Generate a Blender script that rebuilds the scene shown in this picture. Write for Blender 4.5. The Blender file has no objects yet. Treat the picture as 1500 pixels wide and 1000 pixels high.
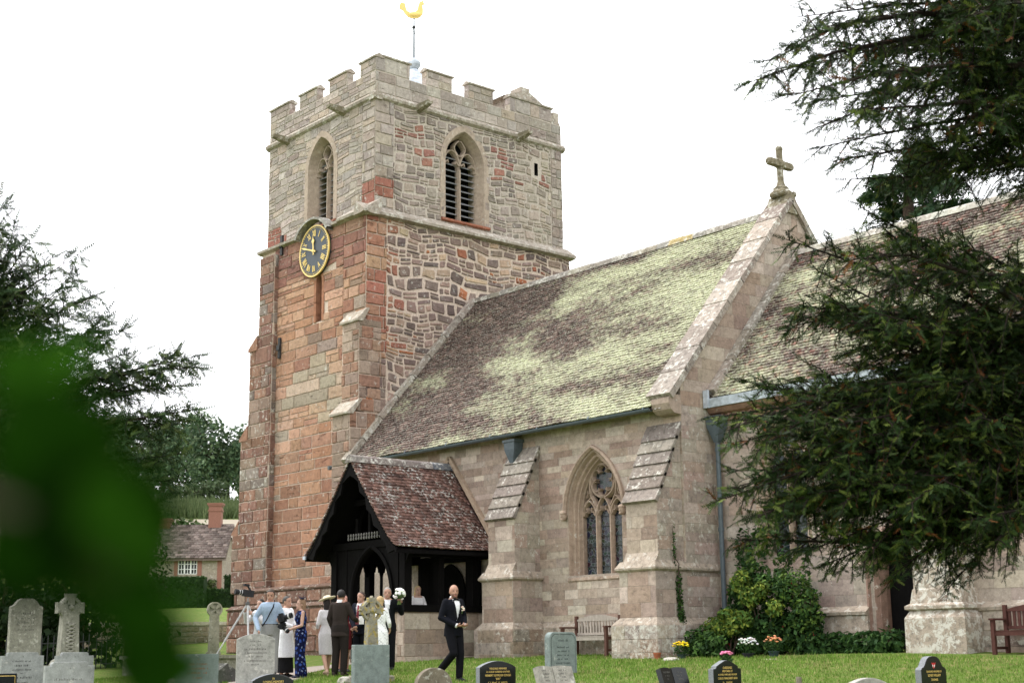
import bpy, bmesh, math, random
import numpy as np
from mathutils import Vector, Matrix
rnd = random.Random(7)
nr = np.random.default_rng(11)
sc = bpy.context.scene
COL = sc.collection
R = math.radians
# ------------------------------------------------------------------ camera, sky, sun, exposure
cam_d = bpy.data.cameras.new('camera'); cam = bpy.data.objects.new('camera', cam_d); COL.objects.link(cam)
YAW, PITCH, ROLL = R(139.0307), R(12.156), R(-0.6926)
fw = Vector((math.cos(PITCH)*math.cos(YAW), math.cos(PITCH)*math.sin(YAW), math.sin(PITCH)))
rt0 = Vector((math.sin(YAW), -math.cos(YAW), 0)); up0 = rt0.cross(fw)
rt = math.cos(ROLL)*rt0 + math.sin(ROLL)*up0; up = -math.sin(ROLL)*rt0 + math.cos(ROLL)*up0
m = Matrix.Identity(4)
for i in range(3):
    m[i][0], m[i][1], m[i][2] = rt[i], up[i], -fw[i]
cam.matrix_world = m
cam_d.sensor_width = 36; cam_d.lens = 50.8; cam_d.clip_start = 0.05; cam_d.clip_end = 3000
cam_d.dof.use_dof = True; cam_d.dof.focus_distance = 30.5; cam_d.dof.aperture_fstop = 2.8
sc.camera = cam
SUN_EL, SUN_AZ = 55, 245        # degrees; azimuth clockwise from north: from the south-west
wd = bpy.data.worlds.new('World'); sc.world = wd; wd.use_nodes = True
nt = wd.node_tree; bg = nt.nodes['Background']
sky = nt.nodes.new('ShaderNodeTexSky'); sky.sky_type = 'NISHITA'; sky.sun_disc = False
sky.sun_elevation = R(SUN_EL); sky.sun_rotation = R(SUN_AZ); sky.dust_density = 6; sky.air_density = 1.5
hs = nt.nodes.new('ShaderNodeHueSaturation'); hs.inputs['Saturation'].default_value = 0.12
ov = nt.nodes.new('ShaderNodeMix'); ov.data_type = 'RGBA'; ov.inputs['Factor'].default_value = 0.72
ov.inputs['B'].default_value = (15.0, 15.2, 15.6, 1)      # even cloud cover
nt.links.new(sky.outputs[0], hs.inputs['Color']); nt.links.new(hs.outputs[0], ov.inputs['A'])
nt.links.new(ov.outputs['Result'], bg.inputs[0]); bg.inputs[1].default_value = 0.10
sl = bpy.data.lights.new('sun', 'SUN'); sl.energy = 1.4; sl.angle = R(14); sl.color = (1, .975, .94)
so = bpy.data.objects.new('sun', sl); COL.objects.link(so)
sdir = Vector((math.sin(R(SUN_AZ))*math.cos(R(SUN_EL)), math.cos(R(SUN_AZ))*math.cos(R(SUN_EL)), math.sin(R(SUN_EL))))
so.rotation_euler = sdir.to_track_quat('Z', 'Y').to_euler(); so.location = sdir*60
vs = sc.view_settings; vs.view_transform = 'Standard'; vs.look = 'None'; vs.gamma = 1; vs.exposure = 0.9
vs.use_curve_mapping = False

# ------------------------------------------------------------------ helpers
def srgb(h):
    h = h.lstrip('#'); c = [int(h[i:i+2], 16)/255 for i in (0, 2, 4)]
    return tuple(x/12.92 if x <= .04045 else ((x+.055)/1.055)**2.4 for x in c)
def tag(o, label=None, cat=None, group=None, kind=None):
    if label: o['label'] = label
    if cat: o['category'] = cat
    if group: o['group'] = group
    if kind: o['kind'] = kind
    return o
def thing(name, loc, label, cat, group=None):
    o = bpy.data.objects.new(name, None); COL.objects.link(o); o.location = loc; o.empty_display_size = .2
    return tag(o, label, cat, group)
def rootloc(o):
    v = Vector((0, 0, 0))
    while o is not None:
        v = v + o.location; o = o.parent
    return v
def mesh_np(name, V, F, mat, parent=None, tint=None, smooth=False, loc=None, local=False):
    """V (n,3) world coordinates, F list of tuples or (m,k) array, tint per face"""
    V = np.asarray(V, dtype=np.float32).reshape(-1, 3)
    off = rootloc(parent) if parent else Vector((0, 0, 0))
    if loc is not None: off = Vector(loc)
    if not local: V = V - np.array(off, dtype=np.float32)
    me = bpy.data.meshes.new(name)
    if isinstance(F, np.ndarray):
        mF, k = F.shape
        me.vertices.add(len(V)); me.vertices.foreach_set('co', V.ravel())
        me.loops.add(mF*k); me.loops.foreach_set('vertex_index', F.astype(np.int32).ravel())
        me.polygons.add(mF); me.polygons.foreach_set('loop_start', np.arange(0, mF*k, k, dtype=np.int32))
        try: me.polygons.foreach_set('loop_total', np.full(mF, k, dtype=np.int32))
        except Exception: pass
        me.update(calc_edges=True)
        nf = mF
    else:
        me.from_pydata(V.tolist(), [], F); nf = len(me.polygons)
        me.update()
    if tint is not None:
        t = np.asarray(tint, dtype=np.float32)
        if t.ndim == 1: t = np.tile(t, (nf, 1))
        a = me.attributes.new('tint', 'FLOAT_COLOR', 'FACE')
        a.data.foreach_set('color', np.concatenate([t, np.ones((nf, 1), np.float32)], 1).ravel())
    if smooth: me.polygons.foreach_set('use_smooth', np.ones(nf, dtype=bool))
    me.materials.append(mat)
    o = bpy.data.objects.new(name, me); COL.objects.link(o)
    if loc is not None: o.location = Vector(loc) - (rootloc(parent) if parent else Vector((0, 0, 0)))
    if parent: o.parent = parent
    return o
class MB:
    def __init__(s): s.v = []; s.f = []; s.t = []
    def add(s, vs_, fs, tint=(.5, .5, .5)):
        b = len(s.v); s.v += [tuple(p) for p in vs_]; s.f += [tuple(b+i for i in q) for q in fs]
        s.t += [tint]*len(fs); return s
    def box(s, a, b, tint=(.5, .5, .5), bev=0):
        (x0, y0, z0), (x1, y1, z1) = a, b
        x0, x1 = min(x0, x1), max(x0, x1); y0, y1 = min(y0, y1), max(y0, y1); z0, z1 = min(z0, z1), max(z0, z1)
        return s.add([(x0, y0, z0), (x1, y0, z0), (x1, y1, z0), (x0, y1, z0), (x0, y0, z1), (x1, y0, z1), (x1, y1, z1), (x0, y1, z1)],
                     [(0, 3, 2, 1), (4, 5, 6, 7), (0, 1, 5, 4), (1, 2, 6, 5), (2, 3, 7, 6), (3, 0, 4, 7)], tint)
    def obox(s, c, ax, half, tint=(.5, .5, .5)):
        c = Vector(c); A = [Vector(a) for a in ax]
        P = [c + A[0]*half[0]*i + A[1]*half[1]*j + A[2]*half[2]*k for k in (-1, 1) for (i, j) in ((-1, -1), (1, -1), (1, 1), (-1, 1))]
        return s.add(P, [(0, 3, 2, 1), (4, 5, 6, 7), (0, 1, 5, 4), (1, 2, 6, 5), (2, 3, 7, 6), (3, 0, 4, 7)], tint)
    def bar(s, a, b, w, h, upv=(0, 0, 1), tint=(.5, .5, .5)):
        a = Vector(a); b = Vector(b); d = (b-a); L = d.length; d.normalize(); u = Vector(upv)
        sd = d.cross(u)
        if sd.length < 1e-4: sd = d.cross(Vector((1, 0, 0)))
        sd.normalize(); u2 = sd.cross(d)
        return s.obox((a+b)/2, (d, sd, u2), (L/2, w/2, h/2), tint)
    def prism(s, poly, ext, tint=(.5, .5, .5)):
        """poly: list of 3d points; ext: extrusion vector"""
        n = len(poly); e = Vector(ext); A = [Vector(p) for p in poly]; B = [p+e for p in A]
        fs = [tuple(range(n-1, -1, -1)), tuple(range(n, 2*n))] + [(i, (i+1) % n, n+(i+1) % n, n+i) for i in range(n)]
        return s.add(A+B, fs, tint)
    def loft(s, rings, tint=(.5, .5, .5), cap=True, closed=True):
        n = len(rings[0]); vs_ = [p for r in rings for p in r]; fs = []
        for k in range(len(rings)-1):
            for i in range(n if closed else n-1):
                j = (i+1) % n; fs.append((k*n+i, k*n+j, (k+1)*n+j, (k+1)*n+i))
        if cap and closed: fs += [tuple(range(n-1, -1, -1)), tuple((len(rings)-1)*n+i for i in range(n))]
        return s.add(vs_, fs, tint)
    def tube(s, pts, rad, n=6, tint=(.5, .5, .5), cap=True):
        pts = [Vector(p) for p in pts]; rings = []; ref = None
        for i, p in enumerate(pts):
            d = (pts[min(i+1, len(pts)-1)] - pts[max(i-1, 0)]).normalized()
            if ref is None: ref = d.orthogonal().normalized()
            a = ref - d*ref.dot(d)
            if a.length < 1e-4: a = d.orthogonal()
            a.normalize(); ref = a; b = d.cross(a)
            r = rad[i] if isinstance(rad, (list, tuple)) else rad
            rings.append([p + a*(r*math.cos(t)) + b*(r*math.sin(t)) for t in [2*math.pi*k/n for k in range(n)]])
        return s.loft(rings, tint, cap)
    def lathe(s, c, prof, n=12, tint=(.5, .5, .5), ax=None):
        c = Vector(c); ux, uy, uz = ax or (Vector((1, 0, 0)), Vector((0, 1, 0)), Vector((0, 0, 1)))
        rings = [[c + ux*(r*math.cos(2*math.pi*k/n)) + uy*(r*math.sin(2*math.pi*k/n)) + uz*h for k in range(n)] for r, h in prof]
        return s.loft(rings, tint)
    def ell(s, c, r, nu=10, nv=7, tint=(.5, .5, .5), ax=None):
        c = Vector(c); A = ax or (Vector((1, 0, 0)), Vector((0, 1, 0)), Vector((0, 0, 1))); rings = []
        for j in range(nv+1):
            a = -math.pi/2 + math.pi*min(max(j/nv, .03), .97)
            rings.append([c + A[0]*(r[0]*math.cos(a)*math.cos(2*math.pi*k/nu)) + A[1]*(r[1]*math.cos(a)*math.sin(2*math.pi*k/nu)) + A[2]*(r[2]*math.sin(a)) for k in range(nu)])
        return s.loft(rings, tint)
    def build(s, name, mat, parent=None, smooth=False, **kw):
        return mesh_np(name, s.v, s.f, mat, parent, s.t, smooth, **kw)
def gz(x, y):
    """height of the churchyard: one even slope up to the church, lower meadow and hill to the west"""
    z = -1.597 - .0076*x + .0564*y
    z += np.maximum(0, -34-x)*.035 if isinstance(x, np.ndarray) else max(0, -34-x)*.035
    return z

# ------------------------------------------------------------------ materials
class NT:
    def __init__(s, name, rough=.85, spec=.3):
        s.m = bpy.data.materials.new(name); s.m.use_nodes = True; s.t = s.m.node_tree
        s.b = s.t.nodes['Principled BSDF']; s.b.inputs['Roughness'].default_value = rough; s.b.inputs['Specular IOR Level'].default_value = spec
    def n(s, typ, **kw):
        x = s.t.nodes.new(typ)
        for k, v in kw.items():
            if k.startswith('i_'): x.inputs[k[2:].replace('_', ' ')].default_value = v
            elif k.startswith('I') and k[1:].isdigit(): x.inputs[int(k[1:])].default_value = v
            else: setattr(x, k, v)
        return x
    def l(s, a, b): s.t.links.new(a, b)
    def attr(s, name='tint'): return s.n('ShaderNodeAttribute', attribute_name=name).outputs['Color']
    def pos(s): return s.n('ShaderNodeNewGeometry').outputs['Position']
    def noise(s, scale, detail=4, rough=.6, vec=None, dist=0):
        x = s.n('ShaderNodeTexNoise', i_Scale=scale, i_Detail=detail, i_Roughness=rough, i_Distortion=dist)
        s.l(vec or s.pos(), x.inputs['Vector']); return x.outputs['Fac']
    def ramp(s, fac, stops):
        x = s.n('ShaderNodeValToRGB'); e = x.color_ramp.elements
        for i, (p, c) in enumerate(stops):
            if i >= 2: e.new(p)
            e[i].position = p; c = c if isinstance(c, (tuple, list)) else (c, c, c); e[i].color = (*c[:3], 1)
        s.l(fac, x.inputs[0]); return x.outputs[0]
    def mix(s, fac, a, b, mode='MIX'):
        x = s.n('ShaderNodeMix', data_type='RGBA', blend_type=mode)
        for v, k in ((fac, 'Factor'), (a, 'A'), (b, 'B')):
            if isinstance(v, (int, float)): x.inputs[k].default_value = v if k == 'Factor' else (v, v, v, 1)
            elif isinstance(v, tuple): x.inputs[k].default_value = (*v[:3], 1)
            else: s.l(v, x.inputs[k])
        return x.outputs['Result']
    def math(s, op, a, b=0.5):
        x = s.n('ShaderNodeMath', operation=op)
        for i, v in enumerate((a, b)):
            if isinstance(v, (int, float)): x.inputs[i].default_value = v
            else: s.l(v, x.inputs[i])
        return x.outputs[0]
    def base(s, c):
        if isinstance(c, tuple): s.b.inputs['Base Color'].default_value = (*c[:3], 1)
        else: s.l(c, s.b.inputs['Base Color'])
    def bump(s, h, strength=.5, dist=.02):
        x = s.n('ShaderNodeBump', i_Strength=strength, i_Distance=dist); s.l(h, x.inputs['Height']); s.l(x.outputs[0], s.b.inputs['Normal'])
def stone_mat(name, white=0., yellow=0., dark=.25, scale=1., bump=.6, grn=0., pit=0.):
    k = NT(name, .92, .15); t = k.attr()
    n1 = k.noise(9*scale, 6, .68); n2 = k.noise(1.1, 3); n3 = k.noise(60*scale, 3, .7)
    c = k.mix(1, t, k.ramp(n1, [(.25, 1-dark*1.6), (.5, 1), (.78, 1.28)]), 'MULTIPLY')
    c = k.mix(1, c, k.ramp(n3, [(.3, .82), (.7, 1.14)]), 'MULTIPLY')
    c = k.mix(k.math('MULTIPLY', k.ramp(n2, [(.45, 0), (.72, 1)]), dark), c, k.mix(1, c, (.5, .47, .44), 'MULTIPLY'))
    if grn: c = k.mix(k.math('MULTIPLY', k.ramp(k.noise(2.4, 5), [(.5, 0), (.7, 1)]), grn), c, (.16, .155, .10))
    if white:
        w = k.math('MULTIPLY', k.ramp(k.noise(7, 9, .74), [(.60-.13*white, 0), (.66-.13*white, 1)]), k.ramp(k.noise(1.7, 4, .6), [(.42-.18*white, 0), (.62-.18*white, 1)]))
        c = k.mix(k.math('MULTIPLY', w, .8), c, (.60, .58, .52))
    if yellow:
        w = k.ramp(k.noise(11, 5, .6, dist=.5), [(.60-.12*yellow, 0), (.65-.12*yellow, 1)])
        c = k.mix(k.math('MULTIPLY', w, .75), c, (.36, .27, .05))
    hgt_in = k.math('ADD', n1, k.math('MULTIPLY', n3, .6))
    if pit:      # eroded bedding planes and hollows
        mp = k.n('ShaderNodeMapping'); mp.inputs['Scale'].default_value = (2.6, 2.6, 9); mp.inputs['Rotation'].default_value = (R(8), R(-6), 0); k.l(k.pos(), mp.inputs['Vector'])
        e = k.ramp(k.noise(1.0, 5, .62, mp.outputs[0], .6), [(.30, 0), (.40, 1)])
        c = k.mix(k.math('MULTIPLY', k.math('SUBTRACT', 1.0, e), pit), c, k.mix(1, c, (.42, .38, .36), 'MULTIPLY')); hgt_in = k.math('ADD', hgt_in, k.math('MULTIPLY', e, .9))
    k.base(c); k.bump(hgt_in, bump, .03)
    return k.m
def plain_mat(name, col, rough=.7, spec=.3, var=.25, scale=14, metal=0, tint=False, bump=0):
    k = NT(name, rough, spec); k.b.inputs['Metallic'].default_value = metal
    n1 = k.noise(scale, 4); base = k.attr() if tint else col
    c = k.mix(1, base, k.ramp(n1, [(.3, 1-var), (.7, 1+var)]), 'MULTIPLY'); k.base(c)
    if bump: k.bump(n1, bump, .01)
    return k.m
M = {}
M['rubble'] = stone_mat('tower rubble stone', white=.30, dark=.22, bump=.9, pit=.5)
M['red'] = stone_mat('red sandstone', white=.14, dark=.3, bump=.9, pit=.75)
M['redlich'] = stone_mat('lichened red sandstone', white=.36, dark=.3, bump=.9)
M['ashlich'] = stone_mat('lichened ashlar', white=.42, dark=.28, bump=.4, pit=.15)
M['whitelich'] = stone_mat('white lichened stone', white=.85, dark=.4, bump=.6)
M['ashlar'] = stone_mat('pink ashlar', white=.05, dark=.24, bump=.35, pit=.22)
M['weather'] = stone_mat('lichened weathering stone', white=.42, dark=.4, bump=.6)
M['coping'] = stone_mat('grey lichened coping', white=.6, dark=.4, bump=.6)
M['moulding'] = stone_mat('dressed stone', white=.1, dark=.22, bump=.3)
M['mortar'] = stone_mat('pale mortar', white=0, dark=.25, scale=2, bump=.8)
M['lichengrave'] = stone_mat('lichened gravestone', white=.35, yellow=.0, dark=.3, bump=.4)
M['yellowgrave'] = stone_mat('yellow lichened gravestone', white=.3, yellow=.5, dark=.35, bump=.5)
M['slate'] = stone_mat('grey slate', white=.08, dark=.2, bump=.15)
M['granite'] = plain_mat('polished black granite', (.005, .007, .007), .22, .4, .5, 160)
M['granite_edge'] = plain_mat('rough grey granite', (.20, .21, .22), .8, .2, .3, 60, bump=.3)
M['gold'] = plain_mat('gold leaf', (.72, .50, .14), .4, .5, .1)
M['goldmetal'] = plain_mat('gilded metal', (.80, .58, .18), .35, .5, .1)
M['letter'] = plain_mat('dark lettering', (.03, .03, .03), .9, .1)
M['letter_red'] = plain_mat('faded red lettering', (.30, .10, .06), .9, .1)
M['letter_grey'] = plain_mat('worn lettering', (.11, .105, .095), .9, .1)
M['iron'] = plain_mat('dark iron', (.02, .02, .022), .6, .4)
M['pipe'] = plain_mat('blue grey cast iron', (.075, .095, .11), .5, .4, .2, 8)
M['lead'] = plain_mat('weathered lead', (.42, .46, .52), .5, .4, .35, 6)
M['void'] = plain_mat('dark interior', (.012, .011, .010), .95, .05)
M['louvre'] = plain_mat('slate louvre', (.23, .235, .25), .55, .4, .3, 20)
M['clock'] = plain_mat('clock black', (.030, .040, .052), .45, .4, .2, 9)
M['white'] = plain_mat('white paint', (.78, .78, .76), .5, .3, .05)
M['tinted'] = plain_mat('painted', None, .75, .25, .18, 18, tint=True)
M['cloth'] = plain_mat('cloth', None, .9, .1, .12, 40, tint=True, bump=.2)
M['skin'] = plain_mat('skin', None, .55, .3, .08, 30, tint=True)
M['hair'] = plain_mat('hair', None, .6, .3, .3, 60, tint=True, bump=.5)
def leaf_mat(name, trans=.25, var=.35, spec=.1):
    k = NT(name, .6, spec); c = k.mix(1, k.attr(), k.ramp(k.noise(3, 3), [(.3, 1-var), (.7, 1+var)]), 'MULTIPLY'); k.base(c)
    tr = k.n('ShaderNodeBsdfTranslucent'); k.l(c, tr.inputs['Color']); mx = k.n('ShaderNodeMixShader', I0=trans)
    k.l(k.b.outputs[0], mx.inputs[1]); k.l(tr.outputs[0], mx.inputs[2]); k.l(mx.outputs[0], k.t.nodes['Material Output'].inputs['Surface'])
    return k.m
M['leaf'] = leaf_mat('leaf')
M['needle'] = leaf_mat('yew needle', .08)
M['nearleaf'] = leaf_mat('near leaf', .03, spec=0)
M['yewbark'] = plain_mat('yew bark', (.022, .017, .014), .95, .05, .5, 12, bump=.8)
M['bark'] = plain_mat('bark', (.075, .055, .042), .95, .1, .5, 12, bump=.8)
def wood_mat(name, col, var=.4, tint=False):
    k = NT(name, .85, .06 if 'black' in name else .2); tc = k.n('ShaderNodeTexCoord').outputs['Object']; mp = k.n('ShaderNodeMapping'); mp.inputs['Scale'].default_value = (6, 6, 1.2); k.l(tc, mp.inputs['Vector'])
    n1 = k.noise(5, 5, .7, mp.outputs[0]); k.base(k.mix(1, k.attr() if tint else col, k.ramp(n1, [(.25, 1-var), (.75, 1+var)]), 'MULTIPLY')); k.bump(n1, .4, .01); return k.m
M['blackwood'] = wood_mat('blackened oak', (.0045, .004, .004), .5)
M['teak'] = wood_mat('weathered teak', None, .35, True)
def tile_mat(name, green, white, g0=-.16, g1=.075):
    k = NT(name, .9, .15); t = k.attr(); g = k.n('ShaderNodeNewGeometry'); P = g.outputs['Position']
    c = k.mix(1, t, k.ramp(k.noise(7, 5, .7), [(.3, .72), (.7, 1.25)]), 'MULTIPLY')
    if green:
        # lichen colony: wide drifts, broken up by fine growth, thinner near the tower
        mp = k.n('ShaderNodeMapping'); mp.inputs['Rotation'].default_value = (0, R(28), 0); mp.inputs['Scale'].default_value = (.34, .8, .8); k.l(P, mp.inputs['Vector'])
        big = k.noise(1.0, 3, .55, mp.outputs[0]); fine = k.noise(9, 5, .7); mid = k.noise(2.6, 4, .65)
        sx = k.n('ShaderNodeSeparateXYZ'); k.l(P, sx.inputs[0])
        grad = k.n('ShaderNodeMapRange'); grad.inputs[1].default_value = -34.5; grad.inputs[2].default_value = -24; grad.inputs[3].default_value = g0; grad.inputs[4].default_value = g1; k.l(sx.outputs['X'], grad.inputs[0])
        q = k.math('ADD', k.math('ADD', k.math('MULTIPLY', big, .75), k.math('MULTIPLY', mid, .3)), k.math('ADD', k.math('MULTIPLY', fine, .5), grad.outputs[0]))
        f = k.ramp(q, [(.76-.06*green, 0), (.93-.06*green, 1)])
        sp = k.ramp(k.noise(16, 3, .75), [(.36, .25), (.56, 1)]); f = k.math('MULTIPLY', f, sp)
        c = k.mix(k.math('MULTIPLY', f, .92), c, k.mix(k.noise(30, 2), (.60, .62, .38), (.78, .79, .58)))
        gw = k.ramp(k.noise(22, 3, .6), [(.54, 0), (.62, 1)]); c = k.mix(k.math('MULTIPLY', gw, .6), c, (.50, .49, .42))
    if white:
        w = k.math('MULTIPLY', k.ramp(k.noise(13, 4, .6), [(.52, 0), (.58, 1)]), k.ramp(k.noise(2.2, 3), [(.44, 0), (.58, 1)]))
        c = k.mix(k.math('MULTIPLY', w, .85*white), c, (.60, .58, .55))
    k.base(c); k.bump(k.noise(40, 3), .3, .01); return k.m
M['tile'] = tile_mat('lichened roof tile', 1, 0)
M['tile2'] = tile_mat('thinly lichened roof tile', 1, 0, -.09, -.05)
M['porchtile'] = tile_mat('red brown porch tile', 0, 1)
M['cottagetile'] = tile_mat('brown cottage tile', 0, .15)
# ------------------------------------------------------------------ masonry helpers
KT = 1.02
def tn(h, j=.06, hue=.03):
    c = srgb(h); g_ = .3*c[0]+.6*c[1]+.1*c[2]; c = [x+(g_-x)*.14 for x in c]; b = KT*(1+rnd.uniform(-j, j)*2)
    return tuple(max(.004, x*b*(1+rnd.uniform(-hue, hue))) for x in c)
class Frame:
    def __init__(s, O, U, N): s.O, s.U, s.N, s.V = Vector(O), Vector(U), Vector(N), Vector((0, 0, 1))
    def p(s, u, v, n=0): return s.O + s.U*u + s.V*v + s.N*n
def FS(Y): return Frame((0, Y, 0), (1, 0, 0), (0, -1, 0))      # faces south, u = x
def FE(X): return Frame((X, 0, 0), (0, 1, 0), (1, 0, 0))       # faces east, u = y
def area(P): return abs(sum(P[i][0]*P[(i+1) % len(P)][1]-P[(i+1) % len(P)][0]*P[i][1] for i in range(len(P))))/2
def cen(P): return (sum(p[0] for p in P)/len(P), sum(p[1] for p in P)/len(P))
def clip(P, a, b, c):
    """keep a*u+b*v <= c"""
    out = []
    for i in range(len(P)):
        p, q = P[i], P[(i+1) % len(P)]; dp = a*p[0]+b*p[1]-c; dq = a*q[0]+b*q[1]-c
        if dp <= 0: out.append(p)
        if (dp < 0 < dq) or (dq < 0 < dp):
            t = dp/(dp-dq); out.append((p[0]+(q[0]-p[0])*t, p[1]+(q[1]-p[1])*t))
    return out
class Arch:
    def __init__(s, uc, w, v0, vsp, va):
        s.uc, s.w, s.v0, s.vs, s.va = uc, w, v0, vsp, va; h = va-vsp
        s.c = max((h*h-w*w)/(2*w), 0.0); s.r = w+s.c
    def top(s, o=0): return s.vs + math.sqrt(max((s.r+o)**2-s.c**2, 0))
    def outline(s, o=0, n=9, v0=None, full=True):
        v0 = s.v0 if v0 is None else v0; L = []
        a1 = math.acos(min(1, s.c/(s.r+o)))
        left = [(s.uc+s.c-(s.r+o)*math.cos(a1*k/n), s.vs+(s.r+o)*math.sin(a1*k/n)) for k in range(n+1)]
        right = [(2*s.uc-u, v) for u, v in left[::-1]][1:]
        L = ([(s.uc-s.w-o, v0)] if full else []) + left + right + ([(s.uc+s.w+o, v0)] if full else [])
        return L
    def inside(s, u, v, o=0):
        if v < s.v0-1e-6: return False
        if v <= s.vs: return abs(u-s.uc) < s.w+o
        return math.hypot(abs(u-s.uc)+s.c, v-s.vs) < s.r+o
    def cut(s, P, o=0):
        A = area(P); c = cen(P)
        pts = P+[c]+[((P[i][0]+P[i-1][0])/2, (P[i][1]+P[i-1][1])/2) for i in range(len(P))]
        if not any(s.inside(u, v, o) for u, v in pts): return P
        cand = [clip(P, 1, 0, s.uc-s.w-o), clip(P, -1, 0, -(s.uc+s.w+o)), clip(P, 0, 1, s.v0)]
        if c[1] > s.vs or s.top(o) < max(p[1] for p in P):
            for sg in (-1, 1):
                cu = s.uc-sg*s.c; d = (c[0]-cu, c[1]-s.vs); L = math.hypot(*d) or 1; d = (d[0]/L, d[1]/L)
                if d[0]*sg < -.05: continue
                cand.append(clip(P, -d[0], -d[1], -(d[0]*cu+d[1]*s.vs+s.r+o)))
        cand = [q for q in cand if len(q) > 2 and not any(s.inside(u, v, o-.03) for u, v in q+[cen(q)])]
        if not cand: return None
        q = max(cand, key=area); return q if area(q) > .006 else None
def sweep(mb, fr, arch, prof, n=9, full=True, v0=None, tint=(.4, .35, .3), jit=0):
    rings = [[fr.p(u, v, d) for u, v in arch.outline(o, n, v0, full)] for o, d in prof]
    K = len(rings[0]); b = len(mb.v)
    for r in rings: mb.v += [tuple(p) for p in r]
    for k in range(len(rings)-1):
        for i in range(K-1):
            mb.f.append((b+k*K+i, b+k*K+i+1, b+(k+1)*K+i+1, b+(k+1)*K+i))
            mb.t.append(tuple(x*(1+jit*math.sin(i*7.3+1)) for x in tint))
def courses(u0, u1, v0, v1, hr, lr, gap=.012, rub=0., jit=.0, split=0., rg=None, wob=0):
    """roughly coursed masonry as convex polygons"""
    rg = rg or rnd; out = []; v = v0
    while v < v1-.02:
        h = rg.uniform(*hr)
        if v+h > v1-hr[0]*.6: h = v1-v
        u = u0 - rg.uniform(0, lr[1])*.8
        while u < u1:
            l = rg.uniform(*lr)*(1.6 if rg.random() < .1 else 1); a, b = max(u, u0), min(u+l, u1); u += l
            if b-a < .05: continue
            cells = [(a, b, v, v+h)]
            if rg.random() < split:
                f = rg.uniform(.35, .65); cells = [(a, b, v, v+h*f), (a, b, v+h*f, v+h)]
                if rg.random() < .5 and b-a > .3:
                    q = a+(b-a)*rg.uniform(.35, .65); cells[0:1] = [(a, q, v, v+h*f), (q, b, v, v+h*f)]
            for (a_, b_, c_, d_) in cells:
                g = gap/2; w_, h_ = b_-a_, d_-c_
                if w_ < gap*2 or h_ < gap*2: continue
                j = lambda: rg.uniform(-jit, jit)*min(w_, h_)
                A, B, C, D = a_+g, b_-g, c_+g, d_-g
                if rub:
                    k = min(w_, h_)*rub; r = lambda: k*rg.uniform(.3, 1)
                    P = [(A+r(), C+abs(j())), (B-r(), C+abs(j())), (B-abs(j()), C+r()), (B-abs(j()), D-r()), (B-r(), D-abs(j())), (A+r(), D-abs(j())), (A+abs(j()), D-r()), (A+abs(j()), C+r())]
                else:
                    P = [(A+j(), C+j()), (B+j(), C+j()), (B+j(), D+j()), (A+j(), D+j())]
                if wob:     # courses wander a little, as hand-laid walling does
                    P = [(min(max(a__+wob*.6*math.sin(2.3*b__+1.1*a__+.4), u0), u1), min(max(b__+wob*math.sin(1.9*a__+.8*math.sin(b__*1.3))+wob*.5*math.sin(4.7*a__+2.1*b__), v0), v1)) for a__, b__ in P]
                out.append(P)
        v += h
    return out
class Stones:
    def __init__(s, root): s.root = root; s.L = []
    def add(s, part, fr, polys, tint, mat, d=.02, bev=.012, holes=(), ho=.0, halves=(), dv=.01):
        for P in polys:
            ok = True
            for a, b, c in halves:
                P = clip(P, a, b, c)
                if len(P) < 3 or area(P) < .004: ok = False; break
            if not ok: continue
            for h in holes:
                P = h.cut(P, ho)
                if not P: break
            if not P: continue
            u, v = cen(P); t = tint(u, v) if callable(tint) else tn(tint)
            mt = mat(u, v) if callable(mat) else mat
            s.L.append((part, fr, P, t, mt, d+rnd.uniform(-dv, dv)*.5, bev))
    def geo(s, it):
        part, fr, P, t, mt, d, bev = it; c = cen(P); n = len(P)
        ins = [(u+(c[0]-u)*min(.45, bev*1.3/max(math.hypot(u-c[0], v-c[1]), .01)), v+(c[1]-v)*min(.45, bev*1.3/max(math.hypot(u-c[0], v-c[1]), .01))) for u, v in P]
        tl = rnd.uniform(-.25, .25)*bev
        V = [fr.p(u, v, -.03) for u, v in P]+[fr.p(u, v, d-bev) for u, v in P]+[fr.p(u, v, d+tl*(1 if u > c[0] else -1)) for u, v in ins]
        F = []
        for k in (0, 1):
            F += [(k*n+i, k*n+(i+1) % n, (k+1)*n+(i+1) % n, (k+1)*n+i) for i in range(n)]
        F.append(tuple(2*n+i for i in range(n)))
        return V, F
    def done(s, maxn=300, name='stone', mass='stonework'):
        def app(it):
            p = it[1].p(*cen(it[2])); dd = p.length; return area(it[2])*max(it[1].N.dot(-p/dd), 0)/dd**2
        L = sorted(s.L, key=app, reverse=True); rl = rootloc(s.root)
        for it in L[:maxn]:
            V, F = s.geo(it); c = it[1].p(*cen(it[2]))
            o = mesh_np(name, [tuple(v) for v in V], F, it[4], it[0], np.tile(it[3], (len(F), 1)), loc=c)
        G = {}
        for it in L[maxn:]: G.setdefault((it[0].name, it[4].name), []).append(it)
        for k, its in G.items():
            mb = MB()
            for it in its: V, F = s.geo(it); mb.add(V, F, it[3])
            o = mb.build(mass, its[0][4], its[0][0]); o['kind'] = 'stuff'
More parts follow.
